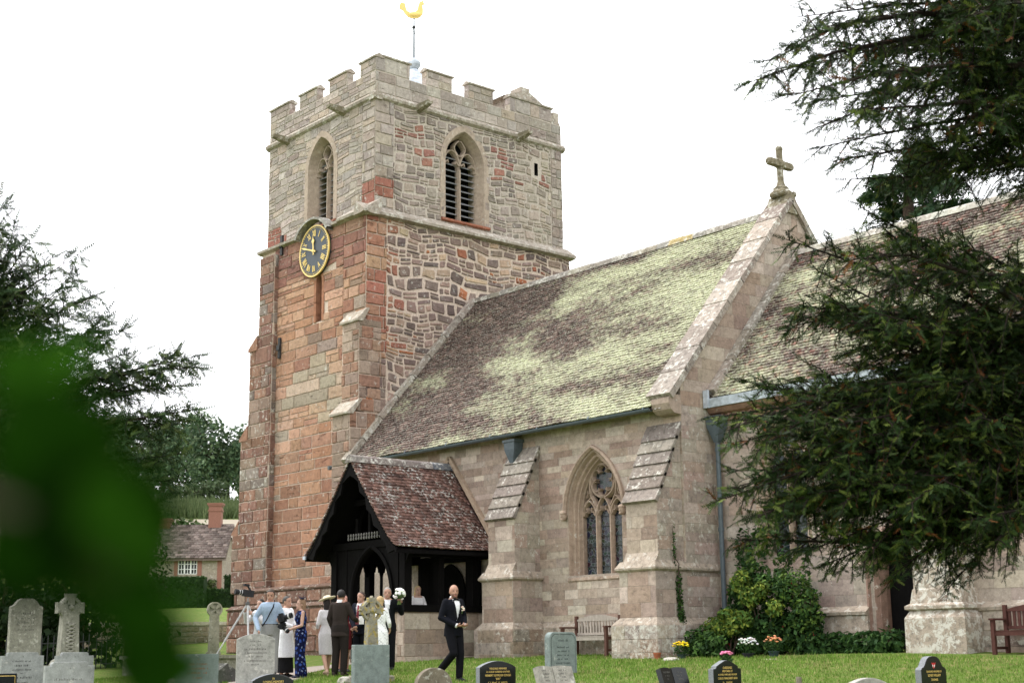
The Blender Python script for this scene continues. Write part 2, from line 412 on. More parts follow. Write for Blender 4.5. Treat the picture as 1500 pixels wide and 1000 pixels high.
def core(name, mat, parent, sheets, tint, extra=None):
    """mortar body: flat sheets (frame, outer polygon, [holes]) plus extra closed boxes"""
    bm = bmesh.new()
    for fr, outer, holes in sheets:
        es = []
        for loop in [outer]+list(holes):
            vs_ = [bm.verts.new(fr.p(u, v)) for u, v in loop]
            es += [bm.edges.new((vs_[i], vs_[(i+1) % len(vs_)])) for i in range(len(vs_))]
        res = bmesh.ops.triangle_fill(bm, edges=es, use_beauty=True, use_dissolve=False, normal=fr.N)
        fs = [g for g in res['geom'] if isinstance(g, bmesh.types.BMFace)]
        for f_ in fs:
            f_.normal_update()
            if f_.normal.dot(fr.N) < 0: f_.normal_flip()
    bm.verts.index_update(); mb = MB()
    mb.add([v.co[:] for v in bm.verts], [tuple(v.index for v in f_.verts) for f_ in bm.faces], tint); bm.free()
    for a, b in (extra or []): mb.box(a, b, tint)
    return mb.build(name, mat, parent)
def slab(mb, fr, u0, u1, prof, tint):
    """extrude a (v,n) profile along u"""
    A = [fr.p(u0, v, n) for v, n in prof]; mb.prism(A[::-1], fr.U*(u1-u0), tint)

# ------------------------------------------------------------------ ground
def terrain():
    xs = np.concatenate([np.linspace(-1500, -300, 13)[:-1], np.linspace(-300, -60, 41)[:-1], np.linspace(-60, 20, 81), np.linspace(25, 600, 12)])
    ys = np.concatenate([np.linspace(-600, -25, 12), np.linspace(-20, 60, 81), np.linspace(66, 300, 40), np.linspace(330, 1500, 13)])
    Xg, Yg = np.meshgrid(xs, ys); Z = hgt(Xg, Yg)
    V = np.stack([Xg, Yg, Z], -1).reshape(-1, 3); nx = len(xs); F = []
    I = np.arange(len(V)).reshape(len(ys), nx)
    F = np.stack([I[:-1, :-1], I[:-1, 1:], I[1:, 1:], I[1:, :-1]], -1).reshape(-1, 4)
    return V, F
def hgt(X, Y):
    """the churchyard is one even slope up to the church; to the west the land climbs past a cottage to a wooded hill"""
    pl = -1.597 - .0076*np.clip(X, -60, 30) + .0564*np.clip(Y, -25, 34)
    s = -.874*X + .485*Y
    hill = np.interp(s, [44, 52, 70, 95, 125, 150, 175, 200, 260, 330, 1500], [0, .15, 1.45, 2.3, 6.2, 11.6, 15.0, 18.9, 26, 32, 45])
    t = np.hypot(X, Y)*np.cos(np.arctan2(Y, X)-2.4266); pl = pl - np.clip((25.6-t)*.09, 0, .5)*(t > -60)
    return pl + hill + .025*np.sin(X*.9+1)*np.sin(Y*.7)
k = NT('lawn', .95, .1); P_ = k.pos()
gn = k.mix(k.noise(.9, 4), (.095, .16, .028), (.14, .19, .042)); gn = k.mix(k.ramp(k.noise(4, 4), [(.52, 0), (.66, 1)]), gn, (.21, .20, .075))
gn = k.mix(1, gn, k.ramp(k.noise(60, 2), [(.3, .65), (.7, 1.3)]), 'MULTIPLY')
k.base(gn); k.bump(k.noise(90, 2), .8, .03); M['lawn'] = k.m
V, F = terrain(); g = mesh_np('ground', V, F, M['lawn'], smooth=True); g['kind'] = 'structure'
def H(x, y): return float(hgt(np.array([float(x)]), np.array([float(y)]))[0])
# gravel path running to the porch door
k = NT('path gravel', .95, .1); k.base(k.mix(k.noise(40, 3), (.23, .19, .16), (.36, .31, .27))); k.bump(k.noise(80, 2), .6, .02); M['path'] = k.m
mb = MB(); pth = [(-30, 21.3), (-29.4, 19.2), (-27.9, 17.2), (-24, 14.2), (-16, 8.0)]; wv = .75
rings = []
for i, (x, y) in enumerate(pth):
    a = pth[max(i-1, 0)]; b = pth[min(i+1, len(pth)-1)]; d = Vector((b[0]-a[0], b[1]-a[1], 0)).normalized(); nrm = Vector((-d.y, d.x, 0))
    rings.append([Vector((x, y, 0))+nrm*wv, Vector((x, y, 0))-nrm*wv])
vv = [];
for r in rings:
    for p in r: vv.append((p.x, p.y, H(p.x, p.y)+.012))
sub = []
for i in range(len(pth)-1):
    sub.append((2*i, 2*i+1, 2*i+3, 2*i+2))
bm = bmesh.new(); bv = [bm.verts.new(p) for p in vv]
for q in sub: bm.faces.new([bv[i] for i in q])
bmesh.ops.subdivide_edges(bm, edges=bm.edges[:], cuts=7, use_grid_fill=True)
for v in bm.verts: v.co.z = H(v.co.x, v.co.y)+.012
bm.normal_update()
me = bpy.data.meshes.new('path'); bm.to_mesh(me); bm.free(); me.materials.append(M['path']); o = bpy.data.objects.new('path', me); COL.objects.link(o); o['kind'] = 'structure'

# ------------------------------------------------------------------ church tower
TW = thing('church_tower', (-37.5, 28, 0), 'square battlemented sandstone church tower, red below and grey above, with louvred belfry windows', 'tower')
BX0, BX1, BY0, BY1 = -40.6, -34.45, 24.45, 32.25         # belfry stage
LX0, LX1, LY0, LY1 = -40.22, -34.30, 24.05, 32.38         # lower stage
MOR = tuple(x*KT for x in srgb('#d2c4b8')); MOR2 = tuple(x*KT for x in srgb('#ccbaab')); MOR3 = tuple(x*KT for x in srgb('#bdb2a6'))
winS = Arch(-37.40, .60, 13.42, 15.32, 16.22); winE = Arch(27.97, .66, 13.48, 15.40, 16.36)
slit = [(31.0, 15.68), (31.16, 15.68), (31.16, 16.12), (31.0, 16.12)]
lanc = Arch(-36.78, .16, 10.08, 11.35, 11.58)
tS, tE, bS, bE = FS(LY0), FE(LX1), FS(BY0), FE(BX1)
rect = lambda a, b, c, d: [(a, c), (b, c), (b, d), (a, d)]
twl = core('lower_wall', M['mortar'], TW, [(tS, rect(LX0, LX1, -.6, 13.0), [lanc.outline(0)]), (tE, rect(LY0, LY1, -.6, 13.0), []),
      (Frame((LX0, 0, 0), (0, -1, 0), (-1, 0, 0)), rect(-LY1, -LY0, -.6, 13.0), []), (Frame((0, LY1, 0), (-1, 0, 0), (0, 1, 0)), rect(-LX1, -LX0, -.6, 13.0), [])], MOR2)
twu = core('belfry_wall', M['mortar'], TW, [(bS, rect(BX0, BX1, 13.0, 17.0), [winS.outline(.12)]), (bE, rect(BY0, BY1, 13.0, 17.0), [winE.outline(.12), slit]),
      (Frame((BX0, 0, 0), (0, -1, 0), (-1, 0, 0)), rect(-BY1, -BY0, 13.0, 17.0), []), (Frame((0, BY1, 0), (-1, 0, 0), (0, 1, 0)), rect(-BX1, -BX0, 13.0, 17.0), [])], MOR3)
ST = Stones(TW)
def tint_Slow(u, v):
    x = rnd.random(); q = math.sin(u*1.7+v*.9)+math.sin(v*2.1-u*.6)
    if v > 11.6: return tn(rnd.choice(['#8f6355', '#9a6e5c', '#855e53', '#a37c66']))
    if 6.6 < v < 8.6 and q > -.2: return tn(rnd.choice(['#a89884', '#9f907d', '#b09a84', '#ab8b72']))
    if x < .12: return tn(rnd.choice(['#a8937d', '#9f8c7c', '#8f7563']))
    if v < 6: return tn(rnd.choice(['#a0745a', '#a97b60', '#946850', '#ad8266', '#9c7058']))
    return tn(rnd.choice(['#b08568', '#a67c64', '#b48c70', '#9f705a', '#ba9276', '#a5775a']))
ST.add(twl, tS, courses(-39.45, -35.45, 9.75, 12.98, (.24, .42), (.5, 1.15), .016, .06, .02, .25), tint_Slow, M['red'], .03, .02, [lanc], .10)
ST.add(twl, tS, courses(-35.45, LX1, 9.75, 12.98, (.30, .42), (.5, .8), .016, .08, .03, .1), tint_Slow, M['red'], .04, .025, [lanc], .10)
ST.add(twl, tS, courses(-39.45, -34.9, 6.9, 9.75, (.28, .42), (.6, 1.2), .018, .06, .02, .15), tint_Slow, M['red'], .03, .02)
ST.add(twl, tS, courses(-39.45, -34.9, 1.95, 6.9, (.30, .42), (.55, 1.15), .024, .05, .02, .08), tint_Slow, M['red'], .02, .015)
def tint_Elow(u, v):
    if u < 25.1 + .35*math.sin(v*5) and v > 8.6: return tn(rnd.choice(['#a67a5f', '#9a6853', '#ae8668', '#9c6450']))
    if rnd.random() < .06: return tn(rnd.choice(['#a06248', '#a9673f']))
    if rnd.random() < .10: return tn(rnd.choice(['#b59b80', '#b0947c']))
    return tn(rnd.choice(['#7d6a62', '#8a7268', '#937b70', '#75645d', '#9a8072', '#846e66', '#6f5f5a', '#8f7a6d']), .09)
ST.add(twl, tE, [P for P in courses(LY0+.75, LY1, 4.5, 12.98, (.20, .42), (.26, .62), .030, .26, .18, .36, wob=.07) if cen(P)[1] > 10.45-1.155*abs(cen(P)[0]-28.2)], tint_Elow, M['rubble'], .035, .022)
ST.add(twl, tE, courses(LY0, LY0+.75, 7, 12.98, (.30, .42), (.55, .76), .022, .10, .04, .05), tint_Elow, M['red'], .045, .025)
def tint_Sup(u, v):
    if v < 13.9 and u < -39.7: return tn('#8f5a4b')
    return tn(rnd.choice(['#a3978e', '#a99d93', '#978b82', '#b0a399', '#a2958b', '#998a7f', '#a89888']), .07)
ST.add(twu, bS, courses(BX0, -35.1, 13.05, 16.80, (.16, .27), (.35, .75), .014, .14, .07, .3, wob=.04), tint_Sup, M['rubble'], .02, .015, [winS], .20)
ST.add(twu, bS, courses(-35.1, BX1, 13.05, 16.80, (.28, .4), (.4, .7), .012, .06, .03, .1), lambda u, v: tn('#95604f') if 13.6 < v < 14.25 else tint_Sup(u, v), M['rubble'], .03, .018)
reds = [(26.0, 16.05, .25), (26.45, 15.35, .36), (29.4, 16.1, .22), (29.75, 15.8, .26), (29.45, 15.33, .2), (30.5, 15.14, .2), (31.25, 15.5, .22), (25.4, 15.9, .2)]
def tint_Eup(u, v):
    if any(abs(u-a) < r and abs(v-b) < r*.75 for a, b, r in reds): return tn(rnd.choice(['#92655a', '#986a58', '#8a5d50']))
    if u > 30.2: return tn(rnd.choice(['#a5998b', '#9c8e80', '#ab9c8b']))
    return tn(rnd.choice(['#8f8177', '#9a8b80', '#a5978a', '#857970', '#93837a', '#a08f82', '#7f736b', '#988a80']), .08)
ST.add(twu, bE, courses(BY0+.7, BY1-.5, 13.05, 16.80, (.17, .36), (.24, .60), .026, .24, .17, .38, wob=.06), tint_Eup, M['rubble'], .03, .02, [winE, Arch(31.08, .08, 15.68, 16.1, 16.13)], .16)
ST.add(twu, bE, courses(BY0, BY0+.7, 13.05, 16.80, (.28, .4), (.5, .7), .014, .08, .04, .05), lambda u, v: tn('#95604f') if 13.75 < v < 14.45 else tint_Sup(u, v), M['rubble'], .035, .02)
ST.add(twu, bE, courses(BY1-.5, BY1, 13.05, 16.80, (.28, .4), (.4, .5), .014, .06, .03, .05), tint_Sup, M['rubble'], .035, .02)
# corner piers: south-west pier steps out westward, south-east pier steps out southward
def pier(name, boxes, mortar, tint, mat):
    mb = MB()
    for (x0, x1, y0, y1, z0, z1) in boxes: mb.box((x0, y0, z0), (x1, y1, z1), mortar)
    o = mb.build(name, M['mortar'], TW)
    for (x0, x1, y0, y1, z0, z1) in boxes:
        ST.add(o, FS(y0), courses(x0, x1, max(z0, -.2), z1, (.3, .42), (.45, .8), .016, .06, .03, .05), tint, mat, .03, .02)
        ST.add(o, FE(x1), courses(y0, min(y1, y0+1.0), max(z0, -.2), z1, (.3, .42), (.3, .6), .014, .06, .03, .05), tint, mat, .03, .02)
    return o
tpier = lambda u, v: tn(rnd.choice(['#866253', '#8f6a58', '#7c5a4d', '#97705c', '#8d7868', '#82604c']), .07) if rnd.random() > .16 else tn(rnd.choice(['#8f8478', '#7d6f66']))
p1_ = pier('corner_pier', [(-40.06, -39.20, 23.88, 25.2, 9.75, 12.75), (-40.52, -39.20, 23.86, 25.5, 6.85, 9.75), (-40.94, -39.20, 23.84, 25.8, 3.80, 6.85), (-41.28, -39.20, 23.82, 26.2, 1.95, 3.80)], MOR2, tpier, M['redlich'])
tse = lambda u, v: tn(rnd.choice(['#9c8676', '#a38d7c', '#8f7a6b', '#a07d68', '#95705b']))
p2_ = pier('corner_pier', [(-35.12, -34.27, 23.80, 24.6, 6.95, 9.70), (-35.10, -34.24, 23.48, 24.6, 1.95, 6.90)], MOR2, tse, M['red'])
mb = MB()     # weathered offsets on the piers
GW = tuple(x*KT for x in srgb('#a3988a'))
for (x0, x1, y, z, h, d) in [(-35.18, -34.20, 23.80, 9.70, .34, .24), (-35.16, -34.18, 23.46, 6.90, .38, .33)]:
    mb = MB(); slab(mb, FS(y), x0, x1, [(z-.08, .08), (z-.02, .09), (z+h, -d), (z+h, -d-.1), (z-.08, -.1)], GW); mb.build('weathering', M['coping'], TW)
for (xa, xb, z) in [(-40.06, -40.52, 9.75), (-40.52, -40.94, 6.85), (-40.94, -41.28, 3.80)]:
    mb = MB(); mb.prism([(xa+.02, 23.80, z-.06), (xb-.06, 23.80, z-.06), (xb-.06, 23.80, z+.03), (xa+.02, 23.80, z+.42)][::-1], (0, 1.6, 0), tuple(x*KT for x in srgb('#8f6c59'))); mb.build('weathering', M['redlich'], TW)

# plinth
mb = MB(); pt = tuple(x*KT*.8 for x in srgb('#7a6356'))
for (y, a, b) in [(23.72, 1.42, 1.95), (23.55, .3, 1.42)]:
    mb.box((-40.98+(.12 if y > 23.6 else 0), y, a-.9 if a < 1 else a), (-35.0, 25, b), pt)
slab(mb, FS(23.72), -40.98, -35.0, [(1.93, .04), (1.97, .05), (2.06, -.1), (1.9, -.1)], pt)
slab(mb, FS(23.55), -41.02, -35.0, [(1.40, .04), (1.43, .05), (1.54, -.16), (1.38, -.16)], pt)
pl = mb.build('plinth', M['redlich'], TW)
ST.add(pl, FS(23.55), courses(-40.98, -35.1, .1, 1.36, (.36, .46), (.5, .95), .02, .1, .04), tpier, M['redlich'], .03, .02)
ST.add(pl, FS(23.72), courses(-40.86, -35.1, 1.56, 1.9, (.32, .32), (.5, .95), .02, .1, .04), tpier, M['redlich'], .03, .02)
# belfry sill string and parapet string
BU = tuple(x*KT*.92 for x in srgb('#a59a8e'))
mb = MB()
for fr, a, b in [(tS, LX0-.1, -37.85), (tS, -36.0, LX1+.28), (tE, LY0-.28, LY1+.12)]:
    slab(mb, fr, a, b, [(12.92, .02), (12.96, .22 if fr is tE else .16), (13.04, .23 if fr is tE else .17), (13.36, -.2 if fr is tE else -.42), (12.92, -.3)], BU)
slab(mb, tS, -35.6, LX1+.22, [(12.94, .05), (12.97, .22), (13.05, .24), (13.50, -.42), (12.94, -.3)], BU)
mb.build('string_course', M['coping'], TW)
mb = MB()
PX0, PX1, PY0, PY1 = BX0, BX1, BY0, BY1
for fr, a, b in [(bS, BX0-.10, BX1+.10), (bE, BY0-.10, BY1+.10)]:
    slab(mb, fr, a, b, [(16.76, .01), (16.82, .10), (16.90, .12), (17.02, .02), (17.02, -.2), (16.76, -.2)], BU)
mb.build('string_course', M['coping'], TW)
# parapet with merlons
PT = .25; mb = MB()
bxs = [(BX0, BX1, BY0, BY0+PT), (BX1-PT, BX1, BY0+PT, BY1), (BX0, BX0+PT, BY0+PT, BY1), (BX0+PT, BX1-PT, BY1-PT, BY1)]
for (a, b, c, d) in bxs: mb.box((a, c, 17.0), (b, d, 17.72), MOR3)
mS = [(-40.6, -39.42), (-38.77, -37.75), (-37.02, -36.02), (-35.28, BX1)]
mE = [(BY0, 25.76), (26.44, 27.47), (28.18, 29.21), (29.95, 31.82)]
for i, (a, b) in enumerate(mS): mb.box((a, BY0, 17.72), (b, BY0+PT, 18.16), MOR3)
for i, (a, b) in enumerate(mE): mb.box((BX1-PT, max(a, BY0+PT), 17.72), (BX1, b, 18.22), MOR3)
for a in (-40.6, -38.8, -37.0, -35.8): mb.box((a, BY1-PT, 17.72), (a+1.25, BY1, 18.2), MOR3)
for a in (25.5, 27.5, 29.5): mb.box((BX0, a, 17.72), (BX0+PT, a+1.2, 18.2), MOR3)
mb.box((BX0+.2, BY0+.2, 16.9), (BX1-.2, BY1-.2, 17.1), MOR3)
par = mb.build('parapet', M['mortar'], TW)
ST.add(par, bS, courses(BX0, BX1, 17.03, 17.71, (.20, .26), (.35, .7), .012, .10, .05, .1), tint_Sup, M['rubble'], .02, .014)
ST.add(par, bE, courses(BY0, BY1, 17.03, 17.71, (.32, .36), (.4, .75), .012, .06, .03, .1), tint_Sup, M['rubble'], .02, .014)
for a, b in mS: ST.add(par, bS, courses(a, b, 17.73, 18.15, (.2, .22), (.4, .7), .012, .08, .03), tint_Sup, M['rubble'], .02, .014)
for a, b in mE: ST.add(par, bE, courses(a, b, 17.73, 18.21, (.22, .48), (.4, .7), .012, .06, .03), tint_Sup, M['rubble'], .02, .014)
for a, b in mS:
    ST.add(par, FE(b), courses(BY0, BY0+PT, 17.73, 18.15, (.2, .22), (.4, .5), .012), tint_Sup, M['rubble'], .012, .01)
for a, b in mE:
    ST.add(par, Frame((0, a, 0), (1, 0, 0), (0, -1, 0)), courses(BX1-PT, BX1, 17.73, 18.2, (.22, .3), (.4, .5), .012), tint_Sup, M['rubble'], .012, .01)
for i, (a, b) in enumerate(mS):
    t = rnd.uniform(-.02, .02); q = MB(); slab(q, bS, a-.04, b+.04, [(18.16, .05), (18.21, .06), (18.30+t, -PT/2), (18.21, -PT-.06), (18.16, -PT-.05)], BU); q.build('coping_stone', M['coping'], TW)
for i, (a, b) in enumerate(mE):
    q = MB(); hh = .34 if i == 3 else 0
    slab(q, bE, (a if i else BY0+PT+.02)-.04, b+.05, [(18.22, .05), (18.27, .06), (18.35+hh*0, -PT/2), (18.27, -PT-.06), (18.22, -PT-.05)], BU); q.build('coping_stone', M['coping'], TW)
# stair turret cap on the north-east corner
q = MB(); q.box((BX1-1.6, 30.2, 17.1), (BX1-PT-.03, 31.8, 18.45), MOR3)
q.prism([(BX1-.25, 29.9, 18.35), (BX1-.25, 31.95, 18.30), (BX1-.25, 30.95, 18.78)], (-1.5, 0, 0), BU); q.box((BX1-.9, 30.75, 18.7), (BX1-.35, 31.15, 18.9), BU)
q.build('turret_cap', M['coping'], TW)
q = MB(); q.prism([(BX1-.03, BY1-.40, 17.73), (BX1-.03, BY1+.0, 17.73), (BX1-.03, BY1-.02, 17.80), (BX1-.03, BY1-.40, 18.05)], (-.36, 0, 0), BU); q.build('weathering', M['coping'], TW)
# water spouts
for fr, u, v in [(bS, -39.45, 16.80), (bS, -36.15, 16.85), (bE, 26.12, 16.84), (bE, 30.3, 16.83)]:
    q = MB(); sg = Vector((0, 0, 1)); c0 = fr.p(u, v-.04, -.05); c1 = fr.p(u, v+.05, .62)
    ring = lambda c, w, h: [c+fr.U*(-w)+sg*h, c+fr.U*(-w*.8)-sg*h*.6, c-sg*h, c+fr.U*(w*.8)-sg*h*.6, c+fr.U*w+sg*h, c+fr.U*(w*.55)+sg*h, c+sg*(h*.2), c+fr.U*(-w*.55)+sg*h]
    q.loft([ring(c0, .15, .13), ring((c0+c1)/2, .13, .10), ring(c1, .10, .06)], tuple(x*KT for x in srgb('#857d6a'))); q.build('water_spout', M['coping'], TW)
q = MB(); q.tube([(-35.35, 24.1, 5.42), (-35.40, 23.55, 5.36)], .06, 8, (.1, .1, .11)); q.build('water_spout', M['pipe'], TW)
# belfry windows
BUF = tuple(x*KT*.92 for x in srgb('#a9998a'))
def belfry(fr, A, nl):
    w = MB(); sweep(w, fr, A, [(.34, -.02), (.34, .03), (.14, .035), (.02, -.24), (0, -.30), (0, -.62)], tint=BUF, jit=.07)
    o = w.build('window', M['moulding'], TW)
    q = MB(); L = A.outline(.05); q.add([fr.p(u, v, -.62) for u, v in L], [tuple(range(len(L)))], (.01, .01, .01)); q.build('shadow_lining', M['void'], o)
    q = MB(); slab(q, fr, A.uc-A.w-.30, A.uc+A.w+.34, [(A.v0-.14, .02), (A.v0-.10, .10), (A.v0-.04, .10), (A.v0+.06, -.34), (A.v0-.14, -.34)], tuple(x*KT for x in srgb('#9c6551'))); q.build('sill', M['red'], o)
    mw = .055; nd = -.30
    q = MB(); q.prism([fr.p(A.uc-mw, A.v0, nd-.02), fr.p(A.uc-.02, A.v0, nd+.08), fr.p(A.uc+.02, A.v0, nd+.08), fr.p(A.uc+mw, A.v0, nd-.02), fr.p(A.uc+mw, A.v0, nd-.12), fr.p(A.uc-mw, A.v0, nd-.12)], (0, 0, A.vs-A.v0+.02), BUF); q.build('mullion', M['moulding'], o)
    q = MB(); sub = A.w/2
    def rib(pts, w_=.045):
        P2 = []
        for i, (u, v) in enumerate(pts):
            a = pts[max(i-1, 0)]; b = pts[min(i+1, len(pts)-1)]; d = (b[0]-a[0], b[1]-a[1]); L_ = math.hypot(*d) or 1; nx, ny = -d[1]/L_, d[0]/L_
            P2.append([fr.p(u+nx*w_, v+ny*w_, nd-.02), fr.p(u+nx*.015, v+ny*.015, nd+.08), fr.p(u-nx*.015, v-ny*.015, nd+.08), fr.p(u-nx*w_, v-ny*w_, nd-.02), fr.p(u-nx*w_, v-ny*w_, nd-.12), fr.p(u+nx*w_, v+ny*w_, nd-.12)])
        q.loft(P2, BUF)
    for sg in (-1, 1):
        c = A.uc+sg*sub; h = (A.va-A.vs)*.62
        rib([(c+sg*sub*math.cos(t)*1.0*(1), A.vs-.12+h*math.sin(t)) for t in [math.pi/2*k/6 for k in range(7)]])
        rib([(c-sg*sub*math.cos(t), A.vs-.12+h*math.sin(t)) for t in [math.pi/2*k/6 for k in range(7)]])
        rib([(A.uc+sg*(.03+.20*math.sin(math.pi*k/6)), A.vs+.05+h*.45+(A.top()-A.vs-.15-h*.45)*k/6) for k in range(7)], .035)
        for s2 in (-1, 1): rib([(c+s2*sub*.92, A.vs+.0), (c+s2*sub*.45, A.vs+.12), (c+s2*sub*.42, A.vs+.03)], .03)
    q.build('tracery', M['moulding'], o)
    for sg in (-1, 1):
        for i in range(nl):
            v = A.v0+.10+(A.vs+.35-A.v0)*i/nl; u0, u1 = sorted((A.uc+sg*.05, A.uc+sg*(A.w+.01)))
            if i == nl-1: u0, u1 = sorted((A.uc+sg*.06, A.uc+sg*A.w*.8))
            q = MB(); q.prism([fr.p(u0, v-.035, -.33), fr.p(u0, v-.015, -.32), fr.p(u0, v+.105, -.54), fr.p(u0, v+.085, -.55)], fr.U*(u1-u0), (.2, .2, .2)); q.build('louvre', M['louvre'], o)
    return o
belfry(bS, winS, 11); belfry(bE, winE, 11)
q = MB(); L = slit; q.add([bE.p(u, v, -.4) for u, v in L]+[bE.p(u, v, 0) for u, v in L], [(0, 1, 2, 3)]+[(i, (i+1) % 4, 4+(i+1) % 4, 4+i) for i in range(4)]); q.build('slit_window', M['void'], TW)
q = MB(); sweep(q, tS, lanc, [(.12, -.01), (.12, .035), (.0, .03), (0, -.4)], tint=tuple(x*KT for x in srgb('#a0725a'))); lo = q.build('lancet_window', M['red'], TW)
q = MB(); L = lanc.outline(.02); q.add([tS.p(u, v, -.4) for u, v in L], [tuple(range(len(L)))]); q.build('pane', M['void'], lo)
for v in (13.0, 9.6):     # iron tie anchors
    q = MB(); q.box((-39.02, LY0-.09, v-.33), (-38.90, LY0-.02, v+.33)); q.box((-39.04, LY0-.13, v-.08), (-38.88, LY0-.05, v+.08)); q.build('tie_anchor', M['iron'], TW)
# low lead spire cap with red base behind the parapet
q = MB(); cx, cy = -37.6, 28.3
q.lathe((cx, cy, 17.1), [(1.5, 0), (1.5, .75)], 8, tuple(x*KT for x in srgb('#8d4a3c'))); q.build('spire_base', M['tinted'], TW)
q = MB(); q.lathe((cx, cy, 17.85), [(1.8, -.05), (1.7, .08), (1.3, .6), (.85, 1.15), (.42, 1.62), (.12, 1.95)], 8); q.build('lead_cap', M['lead'], TW)
q = MB(); q.lathe((cx, cy, 19.75), [(.03, 0), (.16, .06), (.24, .18), (.24, .27), (.15, .4), (.03, .46)], 12, (.4, .42, .45)); q.build('finial_ball', M['lead'], TW)
ST.done(300)
# clock
CK = thing('church_clock', (-36.92, 24.05, 12.35), 'round black clock with gold roman numerals and hands on the tower wall', 'clock')
fr = tS; cc = (-36.92, 12.35); rc = .80
Ck = lambda rr, a, n: fr.p(cc[0]+rr*math.sin(a), cc[1]+rr*math.cos(a), n)
NS = 48
q = MB(); q.loft([[Ck(rr, -2*math.pi*k/NS, n) for k in range(NS)] for rr, n in ((rc, .02), (rc, .13), (rc-.02, .14))], (.03, .04, .05)); q.build('dial', M['clock'], CK)
q = MB()
for r0, r1 in ((rc-.012, rc+.03),):
    A_ = [[Ck(rr, -2*math.pi*k/NS, n) for k in range(NS)] for rr, n in ((r0, .13), (r0, .15), (r1, .15), (r1, .10))]; q.loft(A_+[A_[0]], cap=False)
q.build('rim', M['goldmetal'], CK)
for k in range(60):
    a = 2*math.pi*k/60; q = MB() if k == 0 else q
    s_ = fr.U*math.cos(a)-Vector((0, 0, 1))*math.sin(a); r_ = fr.U*math.sin(a)+Vector((0, 0, 1))*math.cos(a)
    q.obox(Ck(rc-.056, a, .145), (s_, r_, fr.N), (.006 if k % 5 else .012, .020, .006))
o = q.build('minute_mark', M['goldmetal'], CK)
NUM = ['XII', 'I', 'II', 'III', 'IIII', 'V', 'VI', 'VII', 'VIII', 'IX', 'X', 'XI']
for i, s_ in enumerate(NUM):
    a = 2*math.pi*i/12; q = MB(); ux = fr.U*math.cos(a)-Vector((0, 0, 1))*math.sin(a); uy = fr.U*math.sin(a)+Vector((0, 0, 1))*math.cos(a); c = Ck(rc-.225, a, .148)
    wd_ = {'I': .045, 'V': .10, 'X': .10}; tot = sum(wd_[ch] for ch in s_); x = -tot/2; hh = .095
    def stroke(x0, y0, x1, y1, w=.020):
        p0 = c+ux*x0+uy*y0; p1 = c+ux*x1+uy*y1; q.bar(p0, p1, w, .012, fr.N)
    for ch in s_:
        m_ = x+wd_[ch]/2
        if ch == 'I': stroke(m_, -hh, m_, hh, .024); stroke(m_-.02, -hh, m_+.02, -hh, .012); stroke(m_-.02, hh, m_+.02, hh, .012)
        if ch == 'V': stroke(m_-.04, hh, m_, -hh, .026); stroke(m_+.04, hh, m_, -hh, .014)
        if ch == 'X': stroke(m_-.04, hh, m_+.04, -hh, .026); stroke(m_+.04, hh, m_-.04, -hh, .014)
        x += wd_[ch]
    q.build('numeral', M['goldmetal'], CK)
def hand(a, L, tail, w, n, blob):
    q = MB(); r_ = fr.U*math.sin(a)+Vector((0, 0, 1))*math.cos(a); s_ = fr.U*math.cos(a)-Vector((0, 0, 1))*math.sin(a); c = fr.p(*cc, n)
    poly = [(-w, -tail), (w, -tail), (w*.8, L*.5), (w*blob, L*.68), (w*.7, L*.84), (0, L), (-w*.7, L*.84), (-w*blob, L*.68), (-w*.8, L*.5)]
    q.prism([c+s_*x+r_*y for x, y in poly], fr.N*.015); q.lathe(fr.p(*cc, n), [(.05, -.01), (.05, .02)], 10, ax=(fr.U, Vector((0, 0, 1)), fr.N)); q.build('hand', M['goldmetal'], CK)
hand(2*math.pi*(-.012), .47, .13, .030, .165, 2.6); hand(2*math.pi*(.80), .72, .16, .026, .185, 1.3)
q = MB()   # curved lead hood over the dial
L = [(cc[0]+.98*math.sin(a), cc[1]+.05+.93*math.cos(a)) for a in [R(-62)+R(124)*k/12 for k in range(13)]]
for rr in (0,):
    A_ = [[fr.p(u, v, -.02) for u, v in L], [fr.p(u, v, .30) for u, v in L], [fr.p(u+(u-cc[0])*.09, v+.07, .30) for u, v in L], [fr.p(u+(u-cc[0])*.09, v+.10, -.02) for u, v in L]]
    q.loft(A_, (.26, .245, .22), closed=False)
q.build('hood', M['coping'], CK)
# weathervane
WV = thing('weathervane', (-37.6, 28.3, 20.2), 'gilded cockerel weathervane on a thin rod above the tower', 'weathervane')
q = MB(); q.tube([(cx, cy, 20.15), (cx, cy, 21.2), (cx, cy, 21.75)], [.035, .028, .02], 8); q.build('rod', M['pipe'], WV)
q = MB(); q.ell((cx, cy, 21.35), (.06, .06, .06)); q.build('ball', M['iron'], WV)
tx = Vector((-.75, -.66, 0)).normalized()
for d in (tx, -tx, tx.cross(Vector((0, 0, 1))), -tx.cross(Vector((0, 0, 1)))):
    q = MB(); q.tube([Vector((cx, cy, 21.2)), Vector((cx, cy, 21.2))+d*.42], .011, 5); q.build('direction_arm', M['lead'], WV)
ck = [(-.72, .62), (-.62, .78), (-.44, .72), (-.40, .52), (-.34, .33), (-.16, .22), (.02, .24), (.16, .36), (.22, .62), (.30, .82), (.37, .80), (.40, .88), (.46, .80), (.42, .74), (.52, .70), (.41, .64), (.42, .50), (.44, .36), (.42, .16), (.30, .02), (.12, -.06), (-.10, -.05), (-.30, .03), (-.44, .18), (-.56, .38), (-.70, .46)]
hx = -rt0*1.0
q = MB(); o0 = Vector((cx, cy, 21.72)); hv = rt0
q.prism([o0+hv*u*.72-hv.cross(Vector((0, 0, 1)))*.03+Vector((0, 0, v*.72)) for u, v in ck], hv.cross(Vector((0, 0, 1)))*.06)
